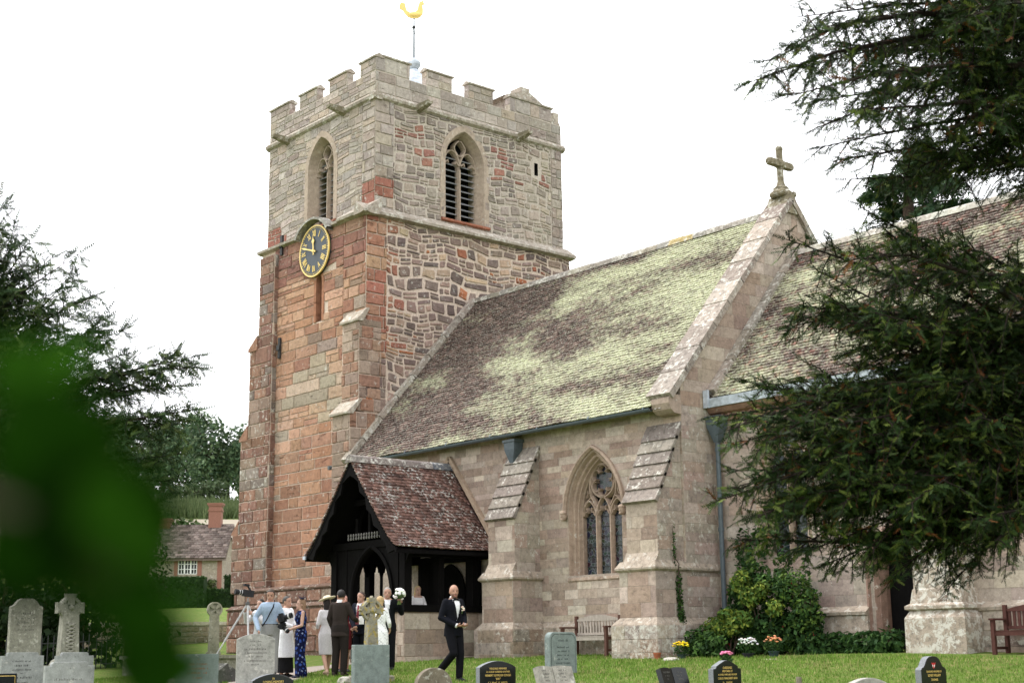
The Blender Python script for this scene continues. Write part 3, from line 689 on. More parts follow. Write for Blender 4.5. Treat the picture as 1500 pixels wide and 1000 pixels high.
q.ell(o0+hv*.02+Vector((0, 0, .10)), (.26, .09, .11), 10, 6, ax=(hv, hv.cross(Vector((0, 0, 1))), Vector((0, 0, 1)))); q.build('cockerel', M['goldmetal'], WV)
# ------------------------------------------------------------------ roof tiles
def tiles(name, mat, parent, prof, fn, a0, a1, w=.17, gauge=.105, cols=('#6d5048',), th=.032, sag=.010, lim=None):
    """prof: polyline [(h,z)] from eave up to ridge; fn(h,z,a)->xyz; one mesh of separate overlapping tiles"""
    P = np.array(prof, float); seg = np.linalg.norm(np.diff(P, axis=0), axis=1); S = np.concatenate([[0], np.cumsum(seg)])
    def at(s):
        s = np.clip(s, 0, S[-1]); return np.interp(s, S, P[:, 0]), np.interp(s, S, P[:, 1])
    V = []; T = []; cl = [srgb(c) for c in cols]; n = int(S[-1]/gauge)
    for r in range(n+1):
        s0 = r*gauge; s1 = min(s0+gauge*1.5, S[-1]+.02)
        h0, z0 = at(s0); h1, z1 = at(s1); d = np.array([h1-h0, z1-z0]); d = d/np.linalg.norm(d); nn = np.array([-d[1], d[0]])
        if nn[1] < 0: nn = -nn
        a = a0 - (w*.5 if r % 2 else 0)
        while a < a1:
            aa, ab = max(a, a0)+.002, min(a+w, a1)-.002; a += w
            if ab-aa < .03: continue
            if lim and not lim((aa+ab)/2, r/n): continue
            j = rnd.uniform(-.006, .006); lift = .050+rnd.uniform(-.004, .010)+sag*math.sin(aa*1.9+r*.11)+sag*.6*math.sin(aa*.7-r*.23); up_ = lift-.042
            sl_ = rnd.uniform(-.006, .006)
            pts = []
            for (hh, zz, l) in ((h0+d[0]*j, z0+d[1]*j, lift), (h1, z1, up_)):
                for t_ in (-th, 0):
                    for q in (aa, ab):
                        tw = sl_ if q == ab else 0
                        pts.append(fn(hh+nn[0]*(l+t_+tw), zz+nn[1]*(l+t_+tw), q))
            V.append(pts); c = cl[rnd.randrange(len(cl))]; b = KT*rnd.uniform(.6, 1.25); g_ = .3*c[0]+.6*c[1]+.1*c[2]; T.append([(x+(g_-x)*.34)*b for x in c])
    V = np.array(V).reshape(-1, 3); N = len(V)//8
    # order: 0 lowbotA 1 lowbotB 2 lowtopA 3 lowtopB 4 upbotA 5 upbotB 6 uptopA 7 uptopB
    q = np.array([(2, 3, 7, 6), (0, 1, 3, 2), (0, 2, 6, 4), (1, 5, 7, 3), (0, 4, 5, 1)])
    F = (np.arange(N)[:, None, None]*8+q[None]).reshape(-1, 4)
    o = mesh_np(name, V, F, mat, parent, np.repeat(np.array(T), 5, axis=0)); o['kind'] = 'stuff'
    return o
# ------------------------------------------------------------------ nave
NV = thing('church_nave', (-28, 28.2, 0), 'long sandstone nave under a steep yellow-green lichened tile roof with stone cross on its gable', 'church')
NX0, NX1, NY = -34.28, -21.72, 23.85; RY, RZ = 28.2, 10.85; EY, EZ = 23.42, 5.36
nS, nE = FS(NY), FE(NX1)
nwin = Arch(-24.57, .70, 1.78, 3.25, 4.45)
PINK = ['#a39384', '#a89788', '#9d8b7d', '#aa9a8a', '#988576', '#a38e7d', '#947d6e']
PALE = ['#b9aa99', '#b5a797', '#bdae9c', '#b3a392']
def tint_nave(u, v):
    return tn(rnd.choice(PALE), .05) if rnd.random() < .20 else tn(rnd.choice(PINK), .05)
def tint_grey(u, v): return tn(rnd.choice(['#a39588', '#9c8d81', '#ad9f91', '#948277', '#a68f82']), .05)
MORN = tuple(x*KT for x in srgb('#a3968a'))
nwl = core('wall', M['mortar'], NV, [(nS, rect(NX0, NX1, -.5, 5.75), [nwin.outline(.20)]), (nE, [(NY, -.5), (32.55, -.5), (32.55, 5.8), (RY, RZ+.12), (NY, 5.8)], []),
      (Frame((0, 32.55, 0), (-1, 0, 0), (0, 1, 0)), rect(-NX1, -NX0, -.5, 5.75), [])], MORN)
SN = Stones(NV)
zb = .05
SN.add(nwl, nS, courses(NX0+.2, -27.40, 2.2, 5.55, (.14, .23), (.36, .85), .007), tint_nave, M['ashlar'], .004, .004, dv=.002)
SN.add(nwl, nS, courses(-27.40, NX1, .72, 5.55, (.14, .23), (.36, .85), .007), tint_nave, M['ashlar'], .004, .004, [nwin], .23, dv=.002)
SN.add(nwl, nE, courses(NY, 24.95, .72, 5.4, (.2, .3), (.45, .8), .007), tint_grey, M['ashlich'], .004, .004, dv=.002)
SN.add(nwl, nE, courses(NY, 28.2, 5.4, RZ, (.24, .34), (.5, 1.0), .008), tint_nave, M['ashlar'], .004, .004, halves=[(-1.155, 1, RZ+.02-RY*1.155)], dv=.002)
SN.add(nwl, nE, courses(28.2, 32.5, 7.0, RZ, (.24, .34), (.5, 1.0), .008), tint_nave, M['ashlar'], .004, .004, halves=[(1.155, 1, RZ+.02+RY*1.155)], dv=.002)
# plinth of the wall
WT = tuple(x*KT for x in srgb('#a39688'))
q = MB(); slab(q, nS, -27.4, NX1+.02, [(-.5, .14), (.58, .14), (.72, 0), (.72, -.1), (-.5, -.1)], WT); slab(q, nE, NY, 24.95, [(-.5, .14), (.58, .14), (.72, 0), (.72, -.1), (-.5, -.1)], WT); q.build('plinth', M['weather'], NV)
# buttresses
def buttress(x0, x1, y1, y2, zst, ztop, ze, root, SS, wall_y, east_open=True, nsl=6):
    mb = MB(); mb.box((x0, y1, -.5), (x1, wall_y-.002, zst), MORN); mb.box((x0+.1, y2, zst), (x1-.06, wall_y-.002, ztop), MORN)
    mb.prism([(x1-.06, y2, ztop), (x1-.06, wall_y-.002, ztop), (x1-.06, wall_y-.002, ze-.06)], (-(x1-x0-.16), 0, 0), MORN)
    b = mb.build('buttress', M['mortar'], root)
    SS.add(b, FS(y1), courses(x0, x1, .72, zst-.03, (.24, .36), (.36, .7), .008), tint_nave, M['ashlar'], .005, .005, dv=.002)
    SS.add(b, FE(x1), courses(y1, wall_y, .72, zst-.03, (.24, .36), (.36, .7), .008), tint_grey, M['ashlar'], .005, .005, dv=.002)
    SS.add(b, FS(y2), courses(x0+.1, x1-.06, zst+.3, ztop-.02, (.24, .36), (.36, .7), .008), tint_nave, M['ashlar'], .005, .005, dv=.002)
    sl_ = (ze-ztop)/(wall_y-y2)
    SS.add(b, FE(x1-.06), courses(y2, wall_y, zst+.08, ze, (.24, .34), (.36, .7), .008), tint_grey, M['ashlich'], .005, .005, halves=[(-sl_, 1, ztop-.08-y2*sl_)], dv=.002)
    for i in range(nsl):   # stepped sloping slabs
        f0, f1 = i/nsl, (i+1)/nsl; q = MB(); d = Vector((0, wall_y-y2, ze-ztop)); nn = Vector((0, -d.z, d.y)).normalized()
        a = Vector((0, y2, ztop))+d*f0-d.normalized()*.09; e = Vector((0, y2, ztop))+d*f1; ov = .075
        pts = [a+nn*-.03, a+nn*ov, a+nn*ov+d.normalized()*.02, e+nn*.03, e-nn*.03]
        if i == nsl-1: pts = [a+nn*-.03, a+nn*ov, Vector((0, wall_y, ze+.06)), Vector((0, wall_y, ze-.1))]
        q.prism([Vector((x1+.0, p.y, p.z)) for p in pts], (-(x1-x0-.05), 0, 0), tn('#867b71', .08)); q.build('weathering_slab', M['weather'], b)
    q = MB(); fr = FS(y1)
    ring = lambda o, z: [(x0-o, y1-o, z), (x1+o, y1-o, z), (x1+o, wall_y-.004, z), (x0-o, wall_y-.004, z)]
    q.loft([[Vector(p) for p in ring(o, z)] for o, z in ((.02, zst-.06), (.07, zst-.02), (.075, zst+.02), (-.02, zst+.17))], WT); q.build('string_course', M['weather'], b)
    q = MB(); slab(q, FS(y2), x0+.08, x1-.03, [(zst+.12, .10), (zst+.17, .11), (zst+.38, -.01), (zst+.12, -.02)], WT); q.build('weathering_slab', M['weather'], b)
    q = MB(); q.loft([[Vector(p) for p in ring(o, z)] for o, z in ((.15, -.5), (.14, .56), (.0, .72))], WT); pl_ = q.build('plinth', M['weather'], b)
    for fr, a0, a1 in ((FS(y1-.145), x0-.145, x1+.145), (FE(x1+.145), y1-.145, wall_y)):
        SS.add(b, fr, courses(a0, a1, -.3, .55, (.27, .29), (.4, .75), .012), lambda u, v: tn(rnd.choice(['#9c8f82', '#94806f', '#a89b8c']), .06), M['whitelich'] if x1 > -22 else M['weather'], .008, .008)
    return b
buttress(-27.60, -26.45, 22.90, 23.03, 1.76, 3.26, 4.97, NV, SN, NY)
buttress(-22.82, NX1, 22.86, 23.03, 1.76, 3.28, 4.98, NV, SN, NY)
q = MB(); slab(q, nE, NY-.1, 24.95, [(1.70, .02), (1.74, .07), (1.78, .075), (1.93, -.02), (1.70, -.1)], WT); q.build('string_course', M['weather'], NV)
# roof
ND = math.hypot(RY-EY, RZ-EZ)
q = MB(); q.add([(NX0+.0, EY+.04, EZ-.04), (NX1-.25, EY+.04, EZ-.04), (NX1-.25, RY, RZ-.06), (NX0, RY, RZ-.06), (NX0, 2*RY-EY, EZ), (NX1-.25, 2*RY-EY, EZ)], [(0, 1, 2, 3), (3, 2, 5, 4)], (.1, .08, .07)); rf = q.build('roof', M['porchtile'], NV)
BR = ['#6a4f47', '#75564c', '#5f4942', '#7d5f55', '#69534c', '#85675b', '#6f574f']
tiles('roof_tiles', M['tile'], rf, [(EY, EZ), (RY, RZ)], lambda h, z, a: (a, h, z), NX0+.1, -22.22, cols=BR)
for i in range(27):
    q = MB(); a = NX0+.05+i*.445; t = rnd.uniform(-.01, .01)
    pr = [(RY-.17, RZ-.10), (RY-.12, RZ+.02), (RY-.05, RZ+.09+t), (RY+.05, RZ+.09+t), (RY+.12, RZ+.02), (RY+.17, RZ-.10), (RY, RZ-.02)]
    q.prism([(a, y, z) for y, z in pr], (.44, 0, 0), tn(rnd.choice(['#8a847a', '#827a70', '#92897a']) if i != 19 and i != 20 else '#a8905c')); q.build('ridge_tile', M['coping'], rf)
# fillet of mortar and stone where the roof meets the tower
for i in range(8):
    f0, f1 = i/8, (i+1)/8; q = MB(); d = Vector((0, RY-EY, RZ-EZ)); nn = Vector((0, -d.z, d.y)).normalized(); s0 = Vector((NX0-.06, EY-.05, EZ))
    a = s0+d*f0; e = s0+d*(f1-.004); q.prism([a+nn*-.02, a+nn*.15, e+nn*.14, e+nn*-.02], (.26, 0, 0), tn('#9b9083', .08)); q.build('coping_stone', M['coping'], NV)
# east gable coping
for sd in (-1, 1):
    for i in range(9):
        f0, f1 = i/9, (i+1)/9; q = MB(); s0 = Vector((NX1+.09, RY+sd*(RY-23.50), 5.58)); d = Vector((0, -sd*(RY-23.50), RZ+.22-5.58)); dn = d.normalized(); nn = Vector((0, sd*d.z, abs(d.y))).normalized()
        a = s0+d*f0-dn*.03; e = s0+d*f1-dn*.012; t = rnd.uniform(-.006, .008)
        q.prism([a-nn*.06, a+nn*(.10+t), e+nn*(.085+t), e-nn*.06], (-.74, 0, 0), tn(rnd.choice(['#968b7f', '#8d8075', '#9f9385']), .07)); q.build('coping_stone', M['coping'], NV)
q = MB()
kn = [(23.44, 5.52), (23.44, 5.42), (23.50, 5.28), (23.62, 5.20), (23.84, 5.18), (23.84, 5.62), (23.55, 5.62)]
q.prism([(NX1+.03, y, z) for y, z in kn], (-.55, 0, 0), tuple(x*KT for x in srgb('#a08f82'))); q.build('kneeler', M['moulding'], NV)
# gable cross
cz = RZ+.16; G = tuple(x*KT for x in srgb('#7f7663')); cX, cY = -21.98, RY
q = MB(); q.prism([(cX-.32, cY-.34, cz-.30), (cX-.32, cY+.34, cz-.30), (cX-.32, cY+.10, cz+.22), (cX-.32, cY-.10, cz+.22)], (.64, 0, 0), G)
q.lathe((cX, cY, cz+.18), [(.26, 0), (.30, .05), (.30, .12), (.20, .20), (.20, .26), (.13, .30)], 8, G)
for sg in (-1, 1): q.ell((cX+.2, cY+sg*.22, cz+.26), (.10, .08, .09), 8, 5, G)
fb = q.build('cross_base', M['coping'], NV)
q = MB(); q.lathe((cX, cY, cz+.48), [(.13, 0), (.10, .08), (.085, .14), (.085, .95), (.07, 1.0)], 8, G); q.bar((cX, cY-.43, cz+1.08), (cX, cY+.43, cz+1.08), .16, .16, tint=G)
for p in ((cX, cY-.42, cz+1.08), (cX, cY+.42, cz+1.08), (cX, cY, cz+1.48)): q.ell(p, (.10, .10, .10), 8, 5, G)
q.ell((cX, cY, cz+1.08), (.14, .15, .15), 8, 6, G); q.build('gable_cross', M['coping'], NV)
# nave window
DR = tuple(x*KT*.93 for x in srgb('#a89484'))
w = MB(); sweep(w, nS, nwin, [(.24, -.01), (.21, .006), (.19, -.02), (.16, -.11), (.115, -.10), (.095, -.12), (.075, -.19), (.04, -.19), (.02, -.27), (0, -.30), (0, -.47)], 12, tint=DR, jit=.03)
wo = w.build('window', M['moulding'], NV)
w = MB(); sweep(w, nS, nwin, [(.235, 0), (.24, .05), (.285, .10), (.335, .07), (.34, 0)], 14, full=False, tint=DR); w.build('hood_mould', M['moulding'], wo)
for sg in (-1, 1):   # carved head stops
    q = MB(); c = nS.p(-24.57+sg*.99, 3.20, .07); q.ell(c, (.085, .085, .115), 10, 7, DR); q.ell(c+Vector((0, -.07, -.01)), (.022, .03, .03), 6, 4, DR); q.ell(c+Vector((0, -.02, .07)), (.095, .08, .06), 8, 5, DR); q.ell(c+Vector((0, -.05, -.08)), (.05, .05, .04), 8, 5, DR); q.build('head_stop', M['moulding'], wo)
q = MB(); slab(q, nS, -24.57-.95, -24.57+.93, [(1.62, .0), (1.66, .035), (1.72, .03), (1.80, -.36), (1.62, -.36)], DR); q.build('sill', M['weather'], wo)
nd = -.33
def ribs(q, fr, pts, w_=.045, nd=nd, t=DR, dp=.10):
    P2 = []
    for i, (u, v) in enumerate(pts):
        a = pts[max(i-1, 0)]; b = pts[min(i+1, len(pts)-1)]; d = (b[0]-a[0], b[1]-a[1]); L_ = math.hypot(*d) or 1; nx, ny = -d[1]/L_, d[0]/L_
        P2.append([fr.p(u+nx*w_, v+ny*w_, nd-.03), fr.p(u+nx*w_*.35, v+ny*w_*.35, nd+.05), fr.p(u-nx*w_*.35, v-ny*w_*.35, nd+.05), fr.p(u-nx*w_, v-ny*w_, nd-.03), fr.p(u-nx*w_, v-ny*w_, nd-dp), fr.p(u+nx*w_, v+ny*w_, nd-dp)])
    q.loft(P2, t)
uc = -24.57
for sg in (-1, 1):
    q = MB(); ribs(q, nS, [(uc+sg*.235, 1.78), (uc+sg*.235, 3.40)], .05); q.build('mullion', M['moulding'], wo)
q = MB()
for c, w_, s0, ap in ((uc-.475, .20, 3.18, 3.52), (uc, .20, 3.20, 3.60), (uc+.475, .20, 3.18, 3.52)):
    A = Arch(c, w_, 1.8, s0, ap); ribs(q, nS, A.outline(.02, 8, full=False), .032)
    for sg in (-1, 1): ribs(q, nS, [(c+sg*.19, s0+.0), (c+sg*.13, s0+.10), (c+sg*.075, s0+.09), (c+sg*.07, s0+.14), (c+sg*.085, s0+.20)], .020)
fc = (uc, 4.0); TT = [2*math.pi*k/28 for k in range(29)]
ribs(q, nS, [(fc[0]+.40*math.cos(t), fc[1]+.40*math.sin(t)) for t in TT], .042)
for i in range(6):
    a = math.pi/2+i*math.pi/3; c = (fc[0]+.225*math.cos(a), fc[1]+.225*math.sin(a))
    ribs(q, nS, [(c[0]+.145*math.cos(a+t), c[1]+.145*math.sin(a+t)) for t in [R(-112)+R(224)*k/9 for k in range(10)]], .017)
    b = a+math.pi/6; q.prism([nS.p(fc[0]+r_*math.cos(b+e), fc[1]+r_*math.sin(b+e), nd-.02) for r_, e in ((.39, -.17), (.39, .17), (.255, .0))], nS.N*-.06, DR)
for sg in (-1, 1):
    ribs(q, nS, [(uc+sg*.235, 3.38), (uc+sg*.33, 3.52), (uc+sg*.42, 3.66), (uc+sg*.45, 3.86), (uc+sg*.43, 4.05)], .035)
    ribs(q, nS, [(uc+sg*.69, 3.30), (uc+sg*.60, 3.50), (uc+sg*.47, 3.58), (uc+sg*.40, 3.62)], .030)
    ribs(q, nS, [(uc+sg*.56, 3.62), (uc+sg*.50, 3.72), (uc+sg*.52, 3.78)], .02)
q.build('tracery', M['moulding'], wo)
k = NT('leaded stained glass', .25, .5); tc = k.pos(); vo = k.n('ShaderNodeTexVoronoi', feature='DISTANCE_TO_EDGE', i_Scale=9); k.l(tc, vo.inputs['Vector']); v2 = k.n('ShaderNodeTexVoronoi', i_Scale=9); k.l(tc, v2.inputs['Vector'])
gc = k.mix(.9, v2.outputs['Color'], (.03, .036, .042)); gc = k.mix(1, gc, (.22, .23, .25), 'MULTIPLY'); gc = k.mix(k.ramp(vo.outputs['Distance'], [(.03, 1), (.05, 0)]), gc, (.10, .11, .12)); k.base(gc)
k.l(k.ramp(vo.outputs['Distance'], [(.03, .8), (.05, .22)]), k.b.inputs['Roughness']); k.bump(v2.outputs['Distance'], .15, .02); M['stained'] = k.m
for c, s0, ap in ((uc-.475, 3.18, 3.5), (uc, 3.20, 3.58), (uc+.475, 3.18, 3.5)):
    A = Arch(c, .21, 1.79, s0, ap); q = MB(); L = A.outline(0, 6); q.prism([nS.p(u, v, -.40) for u, v in L], nS.N*-.01); q.build('pane', M['stained'], wo)
    q = MB()
    for i in range(6): q.bar(nS.p(c-.2, 1.98+i*.235, -.385), nS.p(c+.2, 1.98+i*.235, -.385), .014, .014)
    q.build('saddle_bar', M['iron'], wo)
q = MB(); L = [(uc+.41*math.cos(t), 4.0+.41*math.sin(t)) for t in TT[:-1]]; q.prism([nS.p(u, v, -.405) for u, v in L], nS.N*-.01); q.build('pane', M['stained'], wo)
for sg in (-1, 1):
    q = MB(); L = [(uc+sg*.25, 3.42), (uc+sg*.69, 3.42), (uc+sg*.62, 3.75), (uc+sg*.42, 4.05), (uc+sg*.36, 3.6)]; L = L if sg > 0 else L[::-1]; q.prism([nS.p(u, v, -.415) for u, v in L], nS.N*-.008); q.build('pane', M['stained'], wo)
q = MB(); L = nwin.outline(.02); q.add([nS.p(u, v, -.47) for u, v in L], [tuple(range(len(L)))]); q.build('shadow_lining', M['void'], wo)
# gutter, hopper, downpipes
def gutter(name, x0, x1, y, z, r, root):
    q = MB(); A_ = [[Vector((x, y+r*math.cos(t), z-r*math.sin(t))) for t in [math.pi*k/6 for k in range(7)]]+[Vector((x, y-r*.8*math.cos(t), z-r*.8*math.sin(t))) for t in [math.pi*k/6 for k in range(7)]] for x in (x0, x1)]
    q.loft(A_)
    for i in range(int((x1-x0)/1.8)+1):
        x = x0+.1+i*1.8; q.tube([(x, y, z-.0), (x+.05, y, z-.0)], r*1.08, 10)
    return q.build(name, M['pipe'], root, smooth=False)
gutter('gutter', NX0+.9, -22.27, 23.46, 5.36, .075, NV)
def downpipe(x, y, z0, z1, root, hop=True):
    q = MB(); q.tube([(x, y, z0), (x, y, z1)], .055, 10)
    for z in (z0+1.0, z0+2.8, z0+4.6):
        if z < z1: q.tube([(x, y, z), (x, y, z+.09)], .07, 10)
    o = q.build('downpipe', M['pipe'], root)
    if hop:
        q = MB(); q.loft([[Vector((x+sx*w_, y+sy*d_, z)) for sx, sy in ((-1, -1), (1, -1), (1, 1), (-1, 1))] for w_, d_, z in ((.06, .06, z1-.02), (.10, .09, z1+.1), (.13, .11, z1+.18), (.19, .14, z1+.34), (.20, .15, z1+.5), (.23, .17, z1+.52), (.23, .17, z1+.58))]); q.build('hopper', M['pipe'], o)
    return o
downpipe(-27.27, 23.68, 3.2, 4.66, NV)
SN.done(300)

# ------------------------------------------------------------------ chancel
CH = thing('church_chancel', (-15.5, 26, 0), 'sandstone chancel beyond the nave gable, half hidden behind the dark yew', 'church')
CY, CX1, CRZ = 24.95, -8.0, 9.66; cS = FS(CY)
cwin = Arch(-19.85, .52, 2.0, 4.1, 4.95); cdoor = Arch(-17.05, .42, -.2, 1.5, 2.15)
cwl = core('wall', M['mortar'], CH, [(cS, rect(NX1, CX1, -.5, 5.5), [cwin.outline(.1), cdoor.outline(.14)]), (FE(CX1), [(CY, -.5), (31.45, -.5), (31.45, 5.5), (RY, CRZ), (CY, 5.5)], [])], MORN)
SC = Stones(CH)
SC.add(cwl, cS, courses(NX1, CX1, .8, 5.1, (.22, .32), (.4, .9), .008), tint_grey, M['ashlar'], .005, .005, [cwin, cdoor], .2, dv=.002)
SC.add(cwl, FS(CY-.12), courses(-15.3, CX1, -.3, .70, (.3, .36), (.45, .9), .012), tint_grey, M['weather'], .01, .008)
q = MB(); slab(q, cS, -15.3, CX1, [(-.5, .12), (.66, .12), (.68, .17), (.74, .18), (.86, 0), (-.5, -.1)], WT)
slab(q, cS, NX1+.15, -17.75, [(-.5, .12), (.66, .12), (.68, .17), (.74, .18), (.86, 0), (-.5, -.1)], WT); q.build('plinth', M['weather'], CH)
# buttress with tall white-lichened base
q = MB(); bx0, bx1, by = -16.38, -15.25, 24.30
q.loft([[Vector((x, y, z)) for x, y in ((bx0-o, by-o), (bx1+o, by-o), (bx1+o, CY), (bx0-o, CY))] for o, z in ((.10, -.5), (.09, .56), (.0, .72))], WT)
q.loft([[Vector((x, y, z)) for x, y in ((bx0-o, by-o), (bx1+o, by-o), (bx1+o, CY-.002), (bx0-o, CY-.002))] for o, z in ((.02, .70), (.08, .73), (.08, .79), (.0, .84), (-.04, 1.1), (-.06, 1.12), (-.06, 2.6))], WT)
cb = q.build('buttress', M['whitelich'], CH)
q = MB(); q.prism([(bx1, by+.05, 2.6), (bx1, CY, 2.6), (bx1, CY, 4.4)], (-(bx1-bx0), 0, 0), WT); q.build('weathering_slab', M['weather'], cb)
# window and priest's door
w = MB(); sweep(w, cS, cwin, [(.22, -.01), (.2, .03), (.12, 0), (.05, -.16), (0, -.2), (0, -.4)], tint=DR); cwo = w.build('window', M['moulding'], CH)
q = MB(); L = cwin.outline(.02); q.add([cS.p(u, v, -.36) for u, v in L], [tuple(range(len(L)))]); q.build('pane', M['stained'], cwo)
q = MB(); ribs(q, cS, [(-19.85, 2.0), (-19.85, 4.2)], .05, -.24)
for sg in (-1, 1): ribs(q, cS, Arch(-19.85+sg*.26, .25, 2, 4.0, 4.45).outline(0, 6, full=False), .035, -.24)
q.build('tracery', M['moulding'], cwo)
w = MB(); sweep(w, cS, cdoor, [(.34, -.01), (.34, .03), (.28, .06), (.24, .0), (.18, -.02), (.14, .03), (.08, -.05), (.04, -.02), (0, -.18), (0, -.45)], tint=tuple(x*KT for x in srgb('#8a7165')), v0=-.4); dw = w.build('doorway', M['moulding'], CH)
q = MB(); L = cdoor.outline(.02, v0=-.4); q.prism([cS.p(u, v, -.30) for u, v in L], cS.N*-.05, (.03, .02, .015)); dd = q.build('door', M['blackwood'], dw)
# roof, eaves
ceY, ceZ = 24.72, 5.62
q = MB(); q.add([(NX1, ceY+.04, ceZ-.04), (CX1, ceY+.04, ceZ-.04), (CX1, RY, CRZ-.06), (NX1, RY, CRZ-.06), (NX1, 2*RY-ceY, ceZ), (CX1, 2*RY-ceY, ceZ)], [(0, 1, 2, 3), (3, 2, 5, 4)], (.1, .08, .07)); crf = q.build('roof', M['porchtile'], CH)
tiles('roof_tiles', M['tile2'], crf, [(ceY, ceZ), (RY, CRZ)], lambda h, z, a: (a, h, z), NX1+.22, CX1, cols=BR+['#9a6152'])
for i in range(30):
    q = MB(); a = NX1+.05+i*.445; pr = [(RY-.17, CRZ-.10), (RY-.10, CRZ+.04), (RY, CRZ+.10), (RY+.10, CRZ+.04), (RY+.17, CRZ-.10)]; q.prism([(a, y, z) for y, z in pr], (.44, 0, 0), tn('#a8a295')); q.build('ridge_tile', M['coping'], crf)
for i in range(5):   # raised coping where the chancel roof meets the gable
    f0, f1 = i/5, (i+1)/5; q = MB(); s0 = Vector((NX1+.01, ceY+.1, ceZ+.1)); d = Vector((0, RY-ceY, CRZ-ceZ)); nn = Vector((0, -d.z, d.y)).normalized(); a = s0+d*f0; e = s0+d*(f1-.005)
    q.prism([a-nn*.05, a+nn*.14, e+nn*.14, e-nn*.05], (.24, 0, 0), tn('#948a7e', .08)); q.build('coping_stone', M['coping'], CH)
q = MB(); slab(q, cS, NX1+.02, CX1, [(5.40, .0), (5.40, .30), (5.60, .33), (5.60, .27), (5.46, .24), (5.46, 0)], (.4, .42, .45)); q.box((NX1+.02, CY-.36, 5.39), (NX1+.16, CY-.30, 5.80)); q.build('gutter', M['lead'], CH)
q = MB(); cn = tuple(x*KT for x in srgb('#8d6f60')); slab(q, cS, NX1+.02, CX1, [(5.08, 0), (5.10, .06), (5.14, .07), (5.24, .06), (5.28, .18), (5.36, .24), (5.395, .25), (5.395, 0)], cn); cor = q.build('cornice', M['moulding'], CH)
for i in range(56):
    q = MB(); q.ell((NX1+.14+i*.21, CY-.10, 5.20), (.05, .055, .05), 7, 5, cn); q.build('ball_flower', M['moulding'], cor)
downpipe(-21.50, 24.80, -.2, 4.62, CH)
SC.done(300)

# ------------------------------------------------------------------ timber porch
PO = thing('church_porch', (-30, 22.3, -.1), 'black timber-framed porch with red-brown tiled gable roof on a low stone wall', 'porch')
PXc, PZr, PYf, PYw = -30.0, 4.82, 20.58, 21.15
prof = [(1.98, 2.50), (1.70, 2.72), (1.30, 3.18), (0, PZr)]
for sg in (-1, 1):
    q = MB(); q.loft([[Vector((PXc+sg*h, y, z-.06)) for h, z in prof]+[Vector((PXc+sg*h, y, z-.13)) for h, z in prof[::-1]] for y in (PYf+.02, 23.82)], (.012, .01, .01))
    r_ = q.build('roof', M['blackwood'], PO)
    tiles('roof_tiles', M['porchtile'], r_, prof, (lambda s: (lambda h, z, a: (PXc+s*h, a, z)))(sg), PYf, 23.84, w=.165, gauge=.105, cols=['#7d584c', '#8a6053', '#734f45', '#94685a', '#6a4c44', '#865a4c'], sag=.008)
for i in range(9):
    q = MB(); a = PYf-.02+i*.43; pr = [(-.17, -.12), (-.10, .03), (0, .085), (.10, .03), (.17, -.12)]; q.prism([(PXc+x, a, PZr+z+.03) for x, z in pr], (0, .425, 0), tn('#7a6f6a' if i < 6 else '#6a6c72')); q.build('ridge_tile', M['coping'], PO)
# bargeboards with scalloped inner edge
for sg in (-1, 1):
    out = [(0, PZr-.02), (1.30, 3.16), (1.70, 2.70), (1.99, 2.47)]
    inn = [(1.62, 2.38), (1.50, 2.62), (1.30, 2.78), (1.22, 2.98), (1.02, 3.08), (.92, 3.36), (.72, 3.50), (.66, 3.80), (.42, 3.95), (.34, 4.22), (.16, 4.33), (0, 4.40)]
    q = MB(); L = [(PXc+sg*h, PYf+.03, z) for h, z in out+inn]; L = L if sg > 0 else L[::-1]; q.prism(L[::-1], (0, .07, 0)); q.build('bargeboard', M['blackwood'], PO)
# frame: posts, beams
BW = M['blackwood']
def beam(name, a, b, par=PO):
    q = MB(); q.box(a, b, (.012, .01, .01)); return q.build(name, BW, par)
xl, xr = -31.48, -28.52
for x in (xl, xr-.02): beam('post', (x-.11 if x == xl else x-.09, PYw, .98 if x != xl else .98), (x+.12, PYw+.22, 2.62))
beam('tie_beam', (-31.56, PYw+.02, 2.62), (-28.44, PYw+.20, 2.80))
for z0, h in ((3.72, .14),): beam('collar', (PXc-.66, PYw+.05, z0), (PXc+.66, PYw+.17, z0+h))
for x in (-30.55, -30.0, -29.45, -29.02): beam('stud', (x-.05, PYw+.06, 2.84), (x+.05, PYw+.16, 3.72 if abs(x+30) < .5 else (3.4 if abs(x+30) < .6 else 3.1)))
q = MB()
for i in range(17):
    x = -30.85+i*.115; q.lathe((x, PYw+.02, 2.85), [(.018, 0), (.028, .04), (.014, .08), (.026, .12), (.016, .16)], 6, (.2, .19, .18))
q.build('spindle_row', M['tinted'], PO)
parch = Arch(-29.86, .80, .0, 1.45, 2.58)
L = [( -31.36, 1.0), (-31.36, 2.62), (-28.64, 2.62), (-28.64, 1.0)]
q = MB(); o_ = parch.outline(0, 10, v0=1.0); fS = FS(PYw+.06)
dr = core('door_arch', BW, PO, [(fS, [(-31.36, 1.0), (-30.66-.002, 1.0)]+o_[1:-1]+[(-29.06+.002, 1.0), (-28.64, 1.0), (-28.64, 2.62), (-31.36, 2.62)], [])], (.012, .01, .01))
q = MB(); sweep(q, fS, parch, [(.12, .0), (.12, .05), (.04, .07), (0, .03), (0, -.12)], 10, v0=-.1, tint=(.012, .01, .01)); q.build('arch_moulding', BW, PO)
q = MB(); q.add([fS.p(u, v, -.12) for u, v in ((-31.36, .9), (-30.66, .9), (-30.66, 2.2), (-31.36, 2.2))], [(3, 2, 1, 0)]); 
for x in (-31.0, -28.8): beam('stud', (x-.06, PYw+.04, 1.0), (x+.06, PYw+.16, 2.62))
